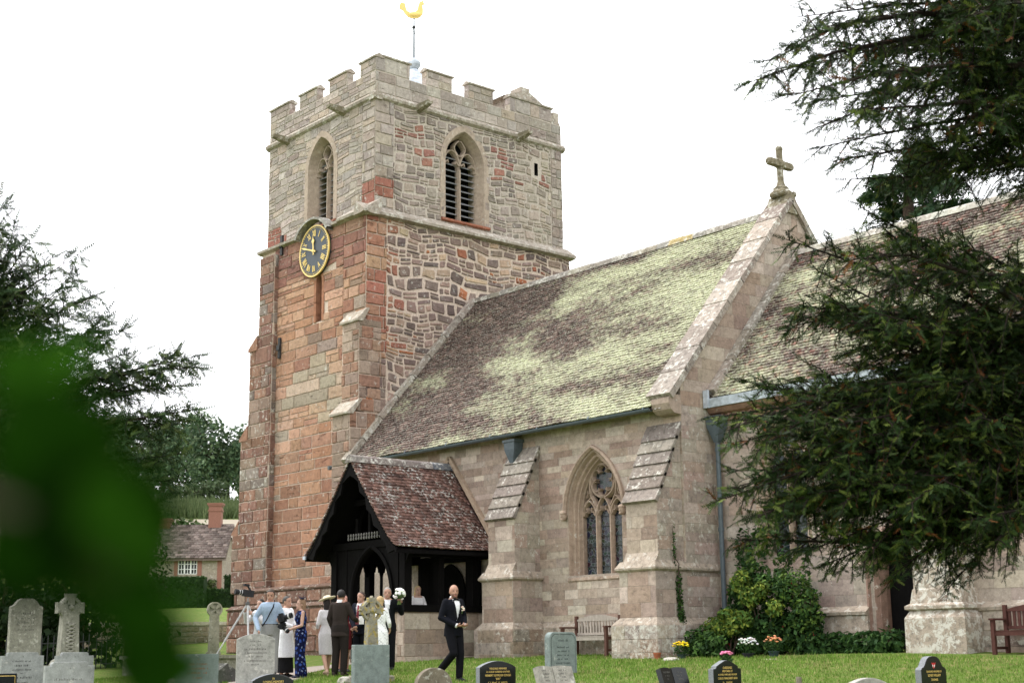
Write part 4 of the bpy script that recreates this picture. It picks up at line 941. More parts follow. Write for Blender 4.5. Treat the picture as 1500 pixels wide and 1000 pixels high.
# braces under the eaves
for sg in (-1, 1):
    q = MB(); x0 = xl if sg < 0 else xr; q.prism([(x0, PYw+.02, 1.9), (x0+sg*.06, PYw+.02, 2.1), (x0+sg*.22, PYw+.02, 2.36), (x0+sg*.36, PYw+.02, 2.46), (x0+sg*.30, PYw+.02, 2.60), (x0, PYw+.02, 2.64)][::-sg], (0, .14, 0)); q.build('brace', BW, PO)
SP = Stones(PO)
PG = tuple(x*KT for x in srgb('#a18d80'))
for sx, xo, xi in ((1, -28.40, -28.68), (-1, -31.60, -31.32)):
    q = MB(); q.box((xo, PYw-.02, -.6), (xi, 23.82, 1.0), PG); dwf = q.build('dwarf_wall', M['mortar'], PO)
    if sx > 0:
        SP.add(dwf, FE(xo), courses(PYw-.02, 23.8, -.3, .98, (.24, .34), (.4, .85), .012), tint_nave, M['ashlar'], .008, .008)
    SP.add(dwf, FS(PYw-.02), courses(min(xo, xi), max(xo, xi), -.3, .98, (.24, .34), (.28, .3), .012), tint_nave, M['ashlar'], .008, .008)
    xa, xb = sorted((xo+sx*.05, xi-sx*.02))
    beam('sill_beam', (xa, PYw-.06, 1.0), (xb, 23.83, 1.17)); beam('wall_plate', (xa, PYw+.23, 2.34), (xb, 23.83, 2.56))
    for y in (22.28, 23.35): beam('post', (xa+.06, y-.08, 1.17), (xb-.06, y+.08, 2.34))
    for a, b in ((PYw+.22, 22.20), (22.36, 23.27)):
        n = 3; w_ = (b-a)/n
        for i in range(n):
            c = a+w_*(i+.5)
            if sx > 0: continue
            if i: beam('mullion', ((xa+xb)/2-.04, a+w_*i-.022, 1.17), ((xa+xb)/2+.04, a+w_*i+.022, 2.34))
            q = MB(); fe = FE((xa+xb)/2+.02); hw = w_/2
            Lh = [(c-hw, 2.34), (c-hw, 1.98), (c-hw*.75, 2.02), (c-hw*.62, 2.10), (c-hw*.35, 2.12), (c-hw*.25, 2.22), (c, 2.30), (c+hw*.25, 2.22), (c+hw*.35, 2.12), (c+hw*.62, 2.10), (c+hw*.75, 2.02), (c+hw, 1.98), (c+hw, 2.34)]
            for k2 in (0, 1):
                half = Lh[:7]+[(c, 2.34)] if k2 == 0 else [(c, 2.34)]+Lh[6:]
                q.prism([fe.p(u, v, 0) for u, v in half], (-.04, 0, 0))
            q.build('cusped_head', BW, PO)
for a, b in ((-31.36, -30.68), (-29.04, -28.64)):
    q = MB(); q.box((a, PYw+.0, -.6), (b, PYw+.26, 1.0), PG); dwf = q.build('dwarf_wall', M['mortar'], PO); SP.add(dwf, FS(PYw), courses(a, b, -.3, .98, (.24, .34), (.3, .5), .012), tint_nave, M['ashlar'], .008, .008)
    beam('sill_beam', (a, PYw-.05, 1.0), (b, PYw+.26, 1.16))
SP.done(300)
q = MB(); q.box((-31.3, PYw+.1, -.5), (-28.7, 23.8, -.02), (.25, .21, .18)); q.build('floor', M['path'], PO)
for a, b in ((-31.3, -30.62), (-29.28, -28.7)):   # dark panelling against the church wall, added to darken the porch interior
    for i in range(4): beam('panel_board', (a+(b-a)*i/4+.004, 23.74, .0), (a+(b-a)*(i+1)/4-.004, 23.79, 2.5))
beam('door_head_board', (-30.6, 23.745, 2.32), (-29.3, 23.785, 2.5))
# church door inside the porch
q = MB(); A = Arch(-29.95, .62, -.02, 1.5, 2.3); L = A.outline(0, 8); q.prism([FS(23.80).p(u, v, 0) for u, v in L], (0, -.05, 0)); q.build('inner_door', BW, PO)
for yy in (21.6, 22.5, 23.3):   # rafters
    for sg in (-1, 1):
        q = MB(); q.bar((PXc, yy, PZr-.26), (PXc+sg*1.30, yy, 2.95), .08, .10); q.build('rafter', BW, PO)
# lead flashing and stone weather-mould on the nave wall above the porch roof
for sg in (-1, 1):
    q = MB(); q.bar((PXc, NY-.05, PZr+.27), (PXc+sg*1.75, NY-.05, PZr+.27-1.75*1.27), .10, .12, tint=tuple(x*KT for x in srgb('#9b8876'))); q.build('weather_mould', M['moulding'], PO)
q = MB(); q.bar((PXc-1.98, PYf-.02, 2.46), (PXc-1.98, PYf+.05, 2.46), .1, .09); q.build('lead_cap', M['lead'], PO)
# branch lines of the yews: root point on the trunk, then tip
YR_UP = [(-6.79, 14.74, 6.36, -8.54, 10.89, 5.77), (-6.74, 14.71, 6.64, -9.16, 12.17, 6.84), (-6.83, 14.78, 6.09, -8.93, 12.01, 5.73), (-6.77, 14.73, 6.49, -9.57, 13.21, 6.99), (-6.88, 14.82, 5.81, -8.65, 11.77, 5.09), (-6.92, 14.84, 5.6, -9.09, 12.83, 5.08), (-6.84, 14.78, 6.05, -7.73, 11.26, 5.11), (-6.79, 14.74, 6.36, -9.16, 13.75, 6.75), (-6.92, 14.84, 5.59, -8.52, 12.76, 4.9), (-6.89, 14.82, 5.74, -8.82, 13.78, 5.48), (-6.7, 14.67, 6.88, -8.77, 12.48, 7.24), (-6.68, 14.66, 7.01, -7.86, 12.05, 6.99), (-6.87, 14.81, 5.88, -7.54, 12.29, 5.01), (-6.91, 14.84, 5.66, -8.14, 13.9, 5.16), (-6.8, 14.75, 6.31, -8.85, 14.86, 6.85), (-6.86, 14.8, 5.96, -7.36, 13.18, 5.31), (-6.93, 14.85, 5.52, -8.42, 15.1, 5.24), (-6.74, 14.7, 6.66, -7.98, 12.81, 6.65), (-6.73, 14.7, 6.71, -7.14, 12.33, 6.28)]
YR_MID = [(-7.39, 15.2, 2.87, -9.64, 12.4, 4.44), (-7.4, 15.22, 2.78, -8.86, 12.02, 3.6), (-7.41, 15.22, 2.72, -9.5, 12.13, 3.37), (-7.39, 15.21, 2.82, -10.07, 13.49, 4.36), (-7.39, 15.21, 2.83, -8.33, 11.78, 3.82), (-7.42, 15.23, 2.64, -9.81, 12.72, 2.89), (-7.38, 15.2, 2.89, -8.93, 13.18, 4.58), (-7.4, 15.21, 2.79, -8.29, 12.65, 3.66), (-7.42, 15.23, 2.64, -8.31, 12.2, 2.61), (-7.44, 15.25, 2.54, -8.93, 12.43, 2.08), (-7.41, 15.23, 2.7, -8.7, 13.86, 3.31), (-7.44, 15.25, 2.55, -7.86, 12.89, 2.06), (-7.39, 15.2, 2.87, -8.61, 13.6, 4.42)]
YR_FILL = [(-7.44, 15.25, 2.52, -9.72, 11.52, 2.09), (-7.46, 15.26, 2.43, -9.94, 12.15, 1.8), (-7.44, 15.25, 2.54, -10.11, 12.56, 2.3), (-7.47, 15.27, 2.35, -9.64, 12.14, 1.45), (-7.45, 15.26, 2.46, -8.96, 11.87, 1.82), (-7.48, 15.27, 2.34, -9.65, 11.83, 1.4), (-7.47, 15.27, 2.35, -9.9, 13.07, 1.52), (-7.44, 15.24, 2.57, -9.47, 12.35, 2.35), (-7.43, 15.24, 2.61, -8.92, 12.33, 2.42), (-7.44, 15.24, 2.56, -9.64, 11.27, 2.2), (-7.42, 15.23, 2.68, -10.18, 12.29, 2.9), (-7.42, 15.23, 2.68, -9.31, 12.54, 2.79), (-7.46, 15.26, 2.43, -9.26, 13.09, 1.8), (-7.45, 15.25, 2.5, -9.29, 13.56, 2.14), (-7.4, 15.22, 2.76, -9.32, 13.19, 3.18), (-7.47, 15.27, 2.39, -10.22, 12.02, 1.67), (-7.44, 15.24, 2.57, -8.43, 12.94, 2.28), (-7.46, 15.26, 2.43, -8.62, 13.67, 1.78), (-7.42, 15.23, 2.68, -7.95, 13.37, 2.69), (-7.39, 15.21, 2.83, -8.02, 13.85, 3.35), (-7.47, 15.27, 2.39, -8.68, 14.42, 1.68), (-7.39, 15.21, 2.85, -8.93, 12.32, 3.37), (-7.49, 15.28, 2.26, -10.19, 12.06, 1.16), (-7.5, 15.29, 2.22, -10.1, 12.69, 0.99), (-7.5, 15.29, 2.2, -9.57, 12.71, 0.89), (-7.5, 15.29, 2.18, -9.54, 13.39, 0.84), (-7.45, 15.25, 2.5, -9.34, 11.38, 1.97), (-7.45, 15.25, 2.5, -9.24, 11.8, 1.99)]
YR_LOW = [(-7.48, 15.28, 2.29, -10.19, 11.65, 2.44), (-7.5, 15.29, 2.2, -9.97, 11.43, 1.51), (-7.49, 15.29, 2.23, -10.44, 12.3, 1.94), (-7.48, 15.28, 2.29, -9.95, 11.93, 2.41), (-7.5, 15.29, 2.18, -9.43, 11.34, 1.28), (-7.51, 15.3, 2.17, -9.97, 12.31, 1.19), (-7.51, 15.3, 2.15, -9.39, 12.25, 1.01), (-7.51, 15.3, 2.16, -9.76, 13.35, 1.15), (-7.51, 15.3, 2.15, -9.05, 12.66, 0.97), (-7.51, 15.3, 2.15, -8.49, 12.51, 1.0), (-7.51, 15.3, 2.14, -9.01, 13.51, 0.92), (-7.51, 15.3, 2.15, -8.46, 13.32, 1.03), (-7.51, 15.3, 2.14, -8.85, 14.45, 0.98), (-7.51, 15.3, 2.16, -8.03, 13.79, 1.09), (-7.5, 15.29, 2.2, -8.83, 11.99, 1.41), (-7.5, 15.29, 2.2, -8.09, 12.08, 1.35), (-7.5, 15.29, 2.18, -7.72, 12.55, 1.21), (-7.49, 15.29, 2.23, -9.41, 12.0, 1.74)]
YL = [(-26.98, 9.47, 5.78, -25.74, 9.72, 8.42), (-27.01, 9.5, 5.56, -26.6, 10.35, 8.21), (-27.03, 9.52, 5.44, -25.02, 10.07, 7.52), (-27.06, 9.54, 5.27, -25.77, 10.79, 7.42), (-27.09, 9.56, 5.1, -24.23, 10.48, 6.65), (-27.11, 9.57, 4.99, -24.82, 11.35, 6.65), (-27.15, 9.6, 4.77, -25.79, 11.89, 6.38), (-27.16, 9.61, 4.71, -24.6, 11.82, 6.02), (-27.2, 9.64, 4.48, -24.27, 11.62, 5.42), (-27.22, 9.66, 4.34, -24.32, 12.41, 5.2), (-27.24, 9.68, 4.23, -24.52, 13.02, 5.04), (-27.28, 9.7, 4.03, -23.82, 12.46, 4.43), (-27.29, 9.72, 3.92, -24.68, 13.06, 4.34), (-27.34, 9.75, 3.66, -24.35, 12.87, 3.7), (-27.38, 9.78, 3.44, -23.96, 12.72, 3.14), (-27.41, 9.81, 3.24, -24.73, 12.73, 2.77), (-27.43, 9.82, 3.13, -24.14, 11.97, 2.43), (-27.37, 9.78, 3.47, -24.42, 11.41, 3.16), (-27.28, 9.7, 4.03, -24.92, 11.18, 4.45), (-27.18, 9.63, 4.6, -24.73, 10.25, 5.58), (-27.43, 9.82, 3.13, -25.02, 10.94, 2.45), (-27.37, 9.78, 3.47, -25.38, 10.29, 3.18), (-27.28, 9.7, 4.03, -24.77, 9.85, 4.3), (-27.03, 9.52, 5.44, -25.23, 9.09, 7.39), (-27.16, 9.61, 4.71, -26.39, 9.75, 6.05), (-27.31, 9.73, 3.8, -26.38, 11.18, 4.12), (-27.12, 9.58, 4.94, -25.91, 10.43, 6.59), (-27.32, 9.74, 3.75, -23.83, 11.88, 3.75), (-27.24, 9.67, 4.26, -25.72, 12.06, 5.18)]
# ------------------------------------------------------------------ vegetation
def unit(a): return a/np.maximum(np.linalg.norm(a, axis=-1, keepdims=True), 1e-6)
def rvec(n): return unit(nr.normal(size=(n, 3)))
def spray_mesh(P, D, L, tints, name, mat, parent, nl=7, leaf=.30, wid=.10, seed=3):
    """P,D (n,3) base and direction of each twig, L length; each twig carries two ranks of needle leaves"""
    n = len(P); D = unit(D); ref = rvec(n); S = unit(np.cross(D, ref)); U = np.cross(S, D)
    V = []; T = []
    for k in range(nl):
        for sg in (-1, 1):
            t = (k+.5)/nl; b = P + D*(L*t)[:, None]
            ln = L*leaf*(1.15-.6*t)*nr.uniform(.8, 1.25, n); d = unit(D*(.75+.5*t) + S*sg*nr.uniform(.7, 1.1, n)[:, None] + U*nr.uniform(-.45, .45, n)[:, None])
            w = unit(np.cross(d, U+.3*S*sg))*(L*wid)[:, None]
            V.append(np.stack([b-w*.5, b+w*.5, b+d*ln[:, None]], 1)); T.append(tints*nr.uniform(.75, 1.25, (n, 1)))
    V = np.concatenate(V).reshape(-1, 3); T = np.concatenate(T); F = np.arange(len(V)).reshape(-1, 3)
    return mesh_np(name, V, F, mat, parent, T)
def yew(name, label, base, trunk_pts, trunk_r, branches, cols, spr=.2, step=.10, sublen=(.25, 1.1), sstep=.055, droop=.12, tdir=(0, 0, 0), dens=1., bare=.22, cat='tree', fork=1, group=None):
    root = thing(name, base, label, cat, group)
    q = MB(); q.tube(trunk_pts, trunk_r, 10); q.build('trunk', M['yewbark'], root, smooth=True)
    bq = MB(); P = []; D = []; Lg = []; shade = []
    Z = np.array([0, 0, 1.])
    allb = []
    for b in branches:
        a = np.array(b[:3]); e = np.array(b[3:6]); allb.append((a, e))
        for _ in range(fork):
            allb.append((a+nr.normal(size=3)*.25, e+nr.normal(size=3)*np.array([.45, .45, .35]) - (e-a)*nr.uniform(0, .25)))
    for a, e in allb:
        d = e-a; L = np.linalg.norm(d); m_ = (a+e)/2 + Z*L*droop*nr.uniform(-.4, 1.5) + nr.normal(size=3)*.10*L
        f = lambda t: a*(1-t)**2+2*m_*t*(1-t)+e*t*t
        bq.tube([f(t) for t in (0, .25, .5, .75, 1)], [.055*L/4, .042*L/4, .028*L/4, .016*L/4, .005], 5)
        t = bare+nr.uniform(0, .04); sg = 1
        while t < 1:
            p = f(t); dr = f(min(t+.03, 1))-f(t-.03); dr = dr/np.linalg.norm(dr); sd = np.cross(dr, Z); sd /= max(np.linalg.norm(sd), 1e-3)
            sl = (sublen[0]+(sublen[1]-sublen[0])*(1-t)**.8*min(1, (t-bare)*4+.35))*nr.uniform(.6, 1.3)
            sdir = dr*nr.uniform(.25, .95)+sd*sg*nr.uniform(.4, 1.2)+Z*nr.uniform(-.9, .6)+nr.normal(size=3)*.3; sdir /= np.linalg.norm(sdir)
            mid = p+sdir*sl*.5+Z*sl*.04; end = p+sdir*sl - Z*sl*nr.uniform(0, .22)
            bq.tube([p, mid, end], [.010, .007, .003], 3, cap=False)
            k = int(sl/sstep*dens)+2
            tt = (np.arange(k)+.6)/k; tt = tt[:, None]; pp = p*(1-tt)**2+2*mid*tt*(1-tt)+end*tt*tt
            dd = sdir[None]+np.cross(sdir, Z)[None]*(np.where(np.arange(k) % 2, 1, -1)*nr.uniform(.5, 1.3, k))[:, None]+nr.normal(size=(k, 3))*.55
            dd = unit(dd); dd[:, 2] -= .12
            P.append(pp); D.append(dd); Lg.append(spr*nr.uniform(.6, 1.25, k)*(.75+.5*(1-tt[:, 0]))); shade.append(np.full(k, nr.uniform(.7, 1.3)*(.55+.95*t)))  # colour brightens towards branch tips: young growth plus sunlight put into the tint
            sg = -sg; t += step/L*nr.uniform(.7, 1.3)
        P.append(e[None]); D.append((e-m_)[None]); Lg.append(np.array([spr*1.2])); shade.append(np.ones(1))
    bq.build('branches', M['yewbark'], root)
    P = np.concatenate(P); D = np.concatenate(D); Lg = np.concatenate(Lg); shade = np.concatenate(shade)
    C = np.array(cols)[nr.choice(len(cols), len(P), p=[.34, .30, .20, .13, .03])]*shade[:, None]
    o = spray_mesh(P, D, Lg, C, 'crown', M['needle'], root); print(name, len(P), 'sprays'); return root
YC = [(.010, .021, .006), (.017, .032, .008), (.032, .052, .011), (.068, .088, .018), (.09, .035, .012)]
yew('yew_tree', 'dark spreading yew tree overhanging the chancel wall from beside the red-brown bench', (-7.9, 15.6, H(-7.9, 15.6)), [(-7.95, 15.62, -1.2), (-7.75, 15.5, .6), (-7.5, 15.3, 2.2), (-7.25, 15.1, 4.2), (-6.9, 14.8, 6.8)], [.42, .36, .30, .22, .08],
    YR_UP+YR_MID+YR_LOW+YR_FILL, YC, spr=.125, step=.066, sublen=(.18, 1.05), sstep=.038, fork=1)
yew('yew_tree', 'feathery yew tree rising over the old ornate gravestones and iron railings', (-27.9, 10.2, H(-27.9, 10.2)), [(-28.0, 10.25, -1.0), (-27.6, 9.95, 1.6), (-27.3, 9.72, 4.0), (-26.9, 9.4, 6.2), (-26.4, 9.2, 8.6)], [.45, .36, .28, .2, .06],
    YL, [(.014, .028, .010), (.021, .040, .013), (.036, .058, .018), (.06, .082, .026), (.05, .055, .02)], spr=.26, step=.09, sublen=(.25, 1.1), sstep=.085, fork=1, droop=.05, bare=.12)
def leafcloud(name, mat, parent, blobs, n, size, cols, probs=None, flat=.0):
    """many small folded leaves through the volume of several ellipsoids"""
    B = np.array([b[:6] for b in blobs], float); w = B[:, 3]*B[:, 4]*B[:, 5]; idx = nr.choice(len(B), n, p=w/w.sum())
    d = rvec(n); r = nr.uniform(.25, 1, n)**.45; r *= 1+.22*np.sin(d[:, 0]*5+idx)*np.sin(d[:, 2]*6+1)*1.0
    c = B[idx, :3]+d*r[:, None]*B[idx, 3:6]
    N = unit(d*.8+rvec(n)*.9+np.array([0, 0, .35])); a = unit(np.cross(N, rvec(n))); b = np.cross(N, a); s = size*nr.uniform(.6, 1.35, n)[:, None]
    tip = c+a*s; l = c+b*s*.42+N*s*.08; rr = c-b*s*.42+N*s*.08; ba = c-a*s*.6
    V = np.stack([ba, rr, tip, l], 1).reshape(-1, 3); F = np.arange(len(V)).reshape(-1, 4)
    F = np.concatenate([F[:, [0, 1, 2]], F[:, [0, 2, 3]]])
    C = np.array(cols)[nr.choice(len(cols), n, p=probs)]*nr.uniform(.7, 1.3, (n, 1))
    return mesh_np(name, V, F, mat, parent, np.concatenate([C, C]))
# shrubs under the chancel wall
def shrub(label, blobs, n, size, cols, base, probs=None, group=None, stems=6, cat='shrub', name='garden_shrub'):
    r_ = thing(name, (base[0], base[1], H(base[0], base[1])), label, cat, group)
    q = MB()
    for i in range(stems):
        b = blobs[rnd.randrange(len(blobs))]; q.tube([(base[0]+rnd.uniform(-.2, .2), base[1]+rnd.uniform(-.1, .1), H(*base[:2])-.05), ((base[0]+b[0])/2+rnd.uniform(-.1, .1), (base[1]+b[1])/2, (b[2]+H(*base[:2]))/2), (b[0]+rnd.uniform(-.2, .2), b[1], b[2]+.5*b[5])], [.02, .014, .006], 4)
    q.build('stem', M['bark'], r_); leafcloud('foliage', M['leaf'], r_, blobs, n, size, cols, probs); return r_
DG = [(.020, .050, .015), (.032, .074, .020), (.052, .105, .026)]; YG = [(.10, .16, .03), (.20, .24, .04), (.06, .12, .025)]
shrub('dark green leafy bush with pink rosehips growing against the chancel wall', [(-20.45, 24.2, .35, .6, .35, .5), (-19.75, 24.25, .35, .55, .35, .55), (-19.0, 24.3, .3, .5, .3, .5), (-20.9, 24.1, .2, .4, .35, .38)]+[(rnd.uniform(-20.9, -18.6), rnd.uniform(24.05, 24.5), rnd.uniform(.5, 1.55), rnd.uniform(.14, .34), rnd.uniform(.12, .25), rnd.uniform(.12, .34)) for _ in range(26)]+[(-20.5, 24.5, 1.75, .2, .12, .35), (-19.55, 24.5, 1.8, .25, .12, .3), (-19.0, 24.5, 1.6, .12, .1, .4)], 9000, .075, DG+[(.085, .14, .03), (.30, .03, .03)], (-19.9, 24.4), [.37, .33, .2, .098, .002])
shrub('yellow-green flowering bush in front of the downpipe', [(-20.85, 23.75, .5, .3, .25, .22), (-20.55, 23.8, .72, .22, .2, .16), (-20.2, 23.8, .62, .28, .22, .2), (-20.4, 23.75, .45, .3, .2, .16)], 1500, .06, YG, (-20.6, 23.9))
shrub('pale green bush with yellow tips against the wall', [(-20.3, 24.0, 1.4, .25, .2, .28), (-20.05, 23.95, 1.1, .25, .2, .24), (-19.7, 23.95, 1.25, .18, .15, .2), (-19.35, 23.9, .85, .2, .15, .18)], 1700, .06, YG, (-20.1, 24.3))
shrub('thorny rose bush with bare stems beside the pale one', [(-19.05, 24.15, 1.25, .45, .3, .35), (-18.75, 24.2, .8, .3, .3, .5)], 1500, .055, YG[:1]+DG[1:], (-18.9, 24.35), stems=16)
shrub('low dark ivy spreading at the foot of the chancel wall by the priest door', [(-18.2, 24.45, .05, .5, .3, .3), (-17.5, 24.4, .02, .5, .35, .32), (-16.95, 24.35, .05, .35, .3, .34), (-18.7, 24.3, 0, .4, .3, .28)], 2600, .08, DG, (-17.7, 24.5), stems=3)
shrub('small dark bush at the foot of the corner buttress', [(-21.1, 23.5, .12, .4, .3, .36), (-20.7, 23.35, .05, .4, .3, .3)], 1500, .07, DG+YG[2:], (-20.9, 23.6))
iv = thing('wall_ivy', (-21.70, 23.55, -.1), 'thin strip of ivy climbing the nave corner wall', 'ivy')
q = MB(); q.tube([(-21.67, 23.58, -.1), (-21.66, 23.55, .8), (-21.64, 23.5, 1.72), (-21.60, 23.48, 1.85), (-21.69, 23.44, 2.0), (-21.70, 23.42, 2.7)], [.02, .016, .014, .012, .01, .004], 4); q.build('stem', M['bark'], iv)
leafcloud('foliage', M['leaf'], iv, [(-21.66, 23.56, .8, .05, .09, .35), (-21.66, 23.53, 1.3, .05, .08, .45), (-21.67, 23.43, 2.25, .03, .04, .45), (-21.66, 23.58, .55, .06, .15, .3)], 650, .05, DG+YG[2:])
iv = thing('wall_ivy', (-21.2, 24.9, -.1), 'ivy climbing up beside the downpipe', 'ivy')
q = MB(); q.tube([(-21.15, 24.9, -.1), (-21.05, 24.9, 1.2), (-20.8, 24.9, 2.6)], [.02, .016, .006], 4); q.build('stem', M['bark'], iv)
leafcloud('foliage', M['leaf'], iv, [(-21.2, 24.85, .9, .25, .06, .7), (-20.9, 24.87, 2.0, .3, .06, .7), (-20.4, 24.87, 2.3, .3, .06, .4)], 800, .07, DG)
# cedar behind the chancel roof
cd_ = thing('cedar_tree', (-27.5, 42, H(-27.5, 42)), 'layered dark cedar tree rising behind the chancel roof ridge', 'tree')
q = MB(); q.tube([(-27.4, 42, -1), (-27.4, 42, 8), (-27.3, 42, 14), (-27.2, 42, 17.4)], [.5, .4, .25, .05], 8); q.build('trunk', M['bark'], cd_)
P = []; D = []; Lg = []; bq = MB()
for i in range(54):
    z = 8.5+8.6*(i/54)+nr.uniform(-.2, .2); a = nr.uniform(0, 2*math.pi); ln = (5.2-3.9*(i/54))*nr.uniform(.65, 1.1); dr = np.array([math.cos(a), math.sin(a), .12]); p0 = np.array([-27.3, 42, z])
    bq.tube([p0, p0+dr*ln*.5+[0, 0, .15], p0+dr*ln-[0, 0, ln*.05]], [.06, .04, .01], 4)
    k = 90; t = nr.uniform(.2, 1, k)[:, None]; sd = np.cross(dr, [0, 0, 1]); pp = p0+dr*ln*t+sd*nr.uniform(-1, 1, (k, 1))*(.9*(1.15-t))*ln*.33; pp[:, 2] -= .05*ln*t[:, 0]**2
    P.append(pp); D.append(unit(dr*.5+nr.normal(size=(k, 3))*.35-np.array([0, 0, .75]))); Lg.append(nr.uniform(.35, .7, k))
bq.build('branches', M['bark'], cd_); P = np.concatenate(P); D = np.concatenate(D); Lg = np.concatenate(Lg)
spray_mesh(P, D, Lg, np.array([(.030, .062, .026), (.05, .085, .035), (.02, .045, .02)])[nr.choice(3, len(P))], 'crown', M['needle'], cd_, nl=6, leaf=.4, wid=.13)
# wooded hill, single trees
def tree(label, x, y, h, r, n, cols, size, group='trees on the wooded hill', name='hill_tree', tr=.16, low=.25):
    z = H(x, y); rt_ = thing(name, (x, y, z), label, 'tree', group)
    q = MB(); q.tube([(x, y, z-.5), (x, y, z+h*.45), (x+.2, y, z+h*.8)], [tr*r*.5, tr*r*.35, .05], 6)
    for i in range(5):
        a = rnd.uniform(0, 6.28); q.tube([(x, y, z+h*.4), (x+math.cos(a)*r*.6, y+math.sin(a)*r*.6, z+h*(.5+.07*i))], [tr*r*.18, .04], 4)
    q.build('trunk', M['bark'], rt_)
    bl = [(x+rnd.uniform(-.55, .55)*r, y+rnd.uniform(-.55, .55)*r, z+h*rnd.uniform(low+.2, .85), r*rnd.uniform(.3, .5), r*rnd.uniform(.3, .5), h*rnd.uniform(.1, .19)) for _ in range(13)]+[(x, y, z+h*.55, r*.7, r*.7, h*.35)]
    leafcloud('crown', M['leaf'], rt_, bl, n, size, cols); return rt_
HG = [(.075, .125, .065), (.10, .155, .075), (.058, .10, .056), (.12, .165, .08)]  # hill greens lightened in the colour to stand in for distance haze
dv = np.array([-.874, .485]); sv = np.array([.485, .874])
for i in range(20):
    s = 255+rnd.uniform(-6, 30)+(12 if i % 2 else -8); l = -52+i*3.7+rnd.uniform(-1, 1); p = dv*s+sv*l
    tree('leafy deciduous tree in the wood on the far hill', p[0], p[1], rnd.uniform(13, 17.5), rnd.uniform(4.2, 6), 3600, HG, .5, low=-.15)
for i in range(14):
    p = dv*(222+rnd.uniform(-4, 4))+sv*(-38+i*3.6+rnd.uniform(-1, 1)); h = rnd.uniform(2.6, 4.2)
    tree('low pale bush along the edge of the hill wood', p[0], p[1], h, h*.8, 500, [(.075, .10, .05), (.055, .085, .038)], .45, 'bushes at the wood edge', 'hill_bush', low=0)
for i in range(6):
    p = dv*(104+rnd.uniform(-2, 4))+sv*(-7.0+i*1.9); tree('garden tree behind the cottage', p[0], p[1], rnd.uniform(4.5, 6.5), 2.0, 900, [(.06, .10, .03), (.085, .12, .035), (.045, .08, .025)], .28, 'trees behind the cottage', 'garden_tree', low=0)
tree('purple-leaved plum tree beside the cottage', -40.4, 19.9, 4.9, 1.6, 5200, [(.030, .018, .022), (.045, .028, .032), (.022, .016, .018), (.035, .045, .02)], .11, None, 'plum_tree', low=-.1)
for i in range(7):  # bushes added to darken the background where the yew's shade lies
    t_ = i/6; x_, y_ = -44.5+5.2*t_+rnd.uniform(-.5, .5), 13.2+4.6*t_
    tree('dark evergreen bush added to deepen the shade behind the old memorials and railings', x_, y_, rnd.uniform(2.6, 4.2), 1.5, 1500, [(.014, .026, .010), (.022, .038, .013), (.010, .018, .008)], .16, 'dark bushes added behind the old memorials', 'shade_fill_bush', low=-.2)
# fields on the hill
def strip(name, s0, s1, l0, l1, mat, dz):
    n = 30; S_, L_ = np.meshgrid(np.linspace(s0, s1, 8), np.linspace(l0, l1, n)); XY = S_[..., None]*dv+L_[..., None]*sv; Z = hgt(XY[..., 0], XY[..., 1])+dz
    V = np.concatenate([XY, Z[..., None]], -1).reshape(-1, 3); I = np.arange(len(V)).reshape(n, 8); F = np.stack([I[:-1, :-1], I[:-1, 1:], I[1:, 1:], I[1:, :-1]], -1).reshape(-1, 4)
    o = mesh_np(name, V, F, mat); o['kind'] = 'structure'; return o
k = NT('stubble field', .95, .1); k.base(k.mix(k.noise(.6, 4), (.24, .21, .16), (.31, .27, .21))); strip('field', 146, 176, -90, 90, k.m, .05)
n = 26000; S_ = nr.uniform(177, 203, n); S_ = 177+np.round((S_-177)/1.1)*1.1+nr.normal(size=n)*.1; L_ = nr.uniform(-60, 40, n); XY = S_[:, None]*dv+L_[:, None]*sv; Pz = np.concatenate([XY, hgt(XY[:, 0], XY[:, 1])[:, None]], 1)
a = unit(np.concatenate([nr.normal(size=(n, 2)), np.zeros((n, 1))], 1))*.16; hgt_ = nr.uniform(1.0, 1.7, n)[:, None]*np.array([0, 0, 1])+nr.normal(size=(n, 3))*.25
V = np.stack([Pz-a, Pz+a, Pz+hgt_], 1).reshape(-1, 3); o = mesh_np('maize_crop', V, np.arange(len(V)).reshape(-1, 3), M['leaf'], None, np.array([(.085, .115, .045), (.11, .14, .06), (.07, .10, .04)])[nr.choice(3, n)])
tag(o, 'strip of green maize growing on the far hillside', 'crop', kind='stuff')
# clipped hedges in front of the cottage
def hedge(label, a, b, w, h):
    a = np.array(a); b = np.array(b); L = np.linalg.norm(b-a); d = (b-a)/L; pz = [H(*(a+d*L*t)) for t in (0, 1)]; rt_ = thing('clipped_hedge', (*((a+b)/2), min(pz)), label, 'hedge')
    nn = np.array([-d[1], d[0]]); q = MB(); P0 = [a+nn*w/2, a-nn*w/2, b-nn*w/2, b+nn*w/2]; q.loft([[Vector((*p, min(pz)-.3)) for p in P0], [Vector((*p, min(pz)+h)) for p in P0]], (.018, .035, .012)); q.build('core', M['leaf'], rt_)
    n = int(L*h*420); f = nr.uniform(0, 1, (n, 3)); side = nr.choice(3, n, p=[.45, .2, .35]); X = f[:, :1]*L*d+a; off = np.where(side == 0, -w/2, np.where(side == 1, w/2, (f[:, 1]-.5)*w))[:, None]; X = X+nn*off; Zz = np.where(side == 2, h, f[:, 2]*h)+min(pz)
    c = np.concatenate([X, Zz[:, None]], 1)+nr.normal(size=(n, 3))*.03; N = rvec(n); A = unit(np.cross(N, rvec(n)))*.09; B = np.cross(N, A)*.5
    V = np.stack([c-A, c+B, c+A, c-B], 1).reshape(-1, 3); C = np.array([(.022, .05, .012), (.035, .068, .016), (.016, .036, .01)])[nr.choice(3, n)]; mesh_np('foliage', V, np.arange(len(V)).reshape(-1, 4), M['leaf'], rt_, C)
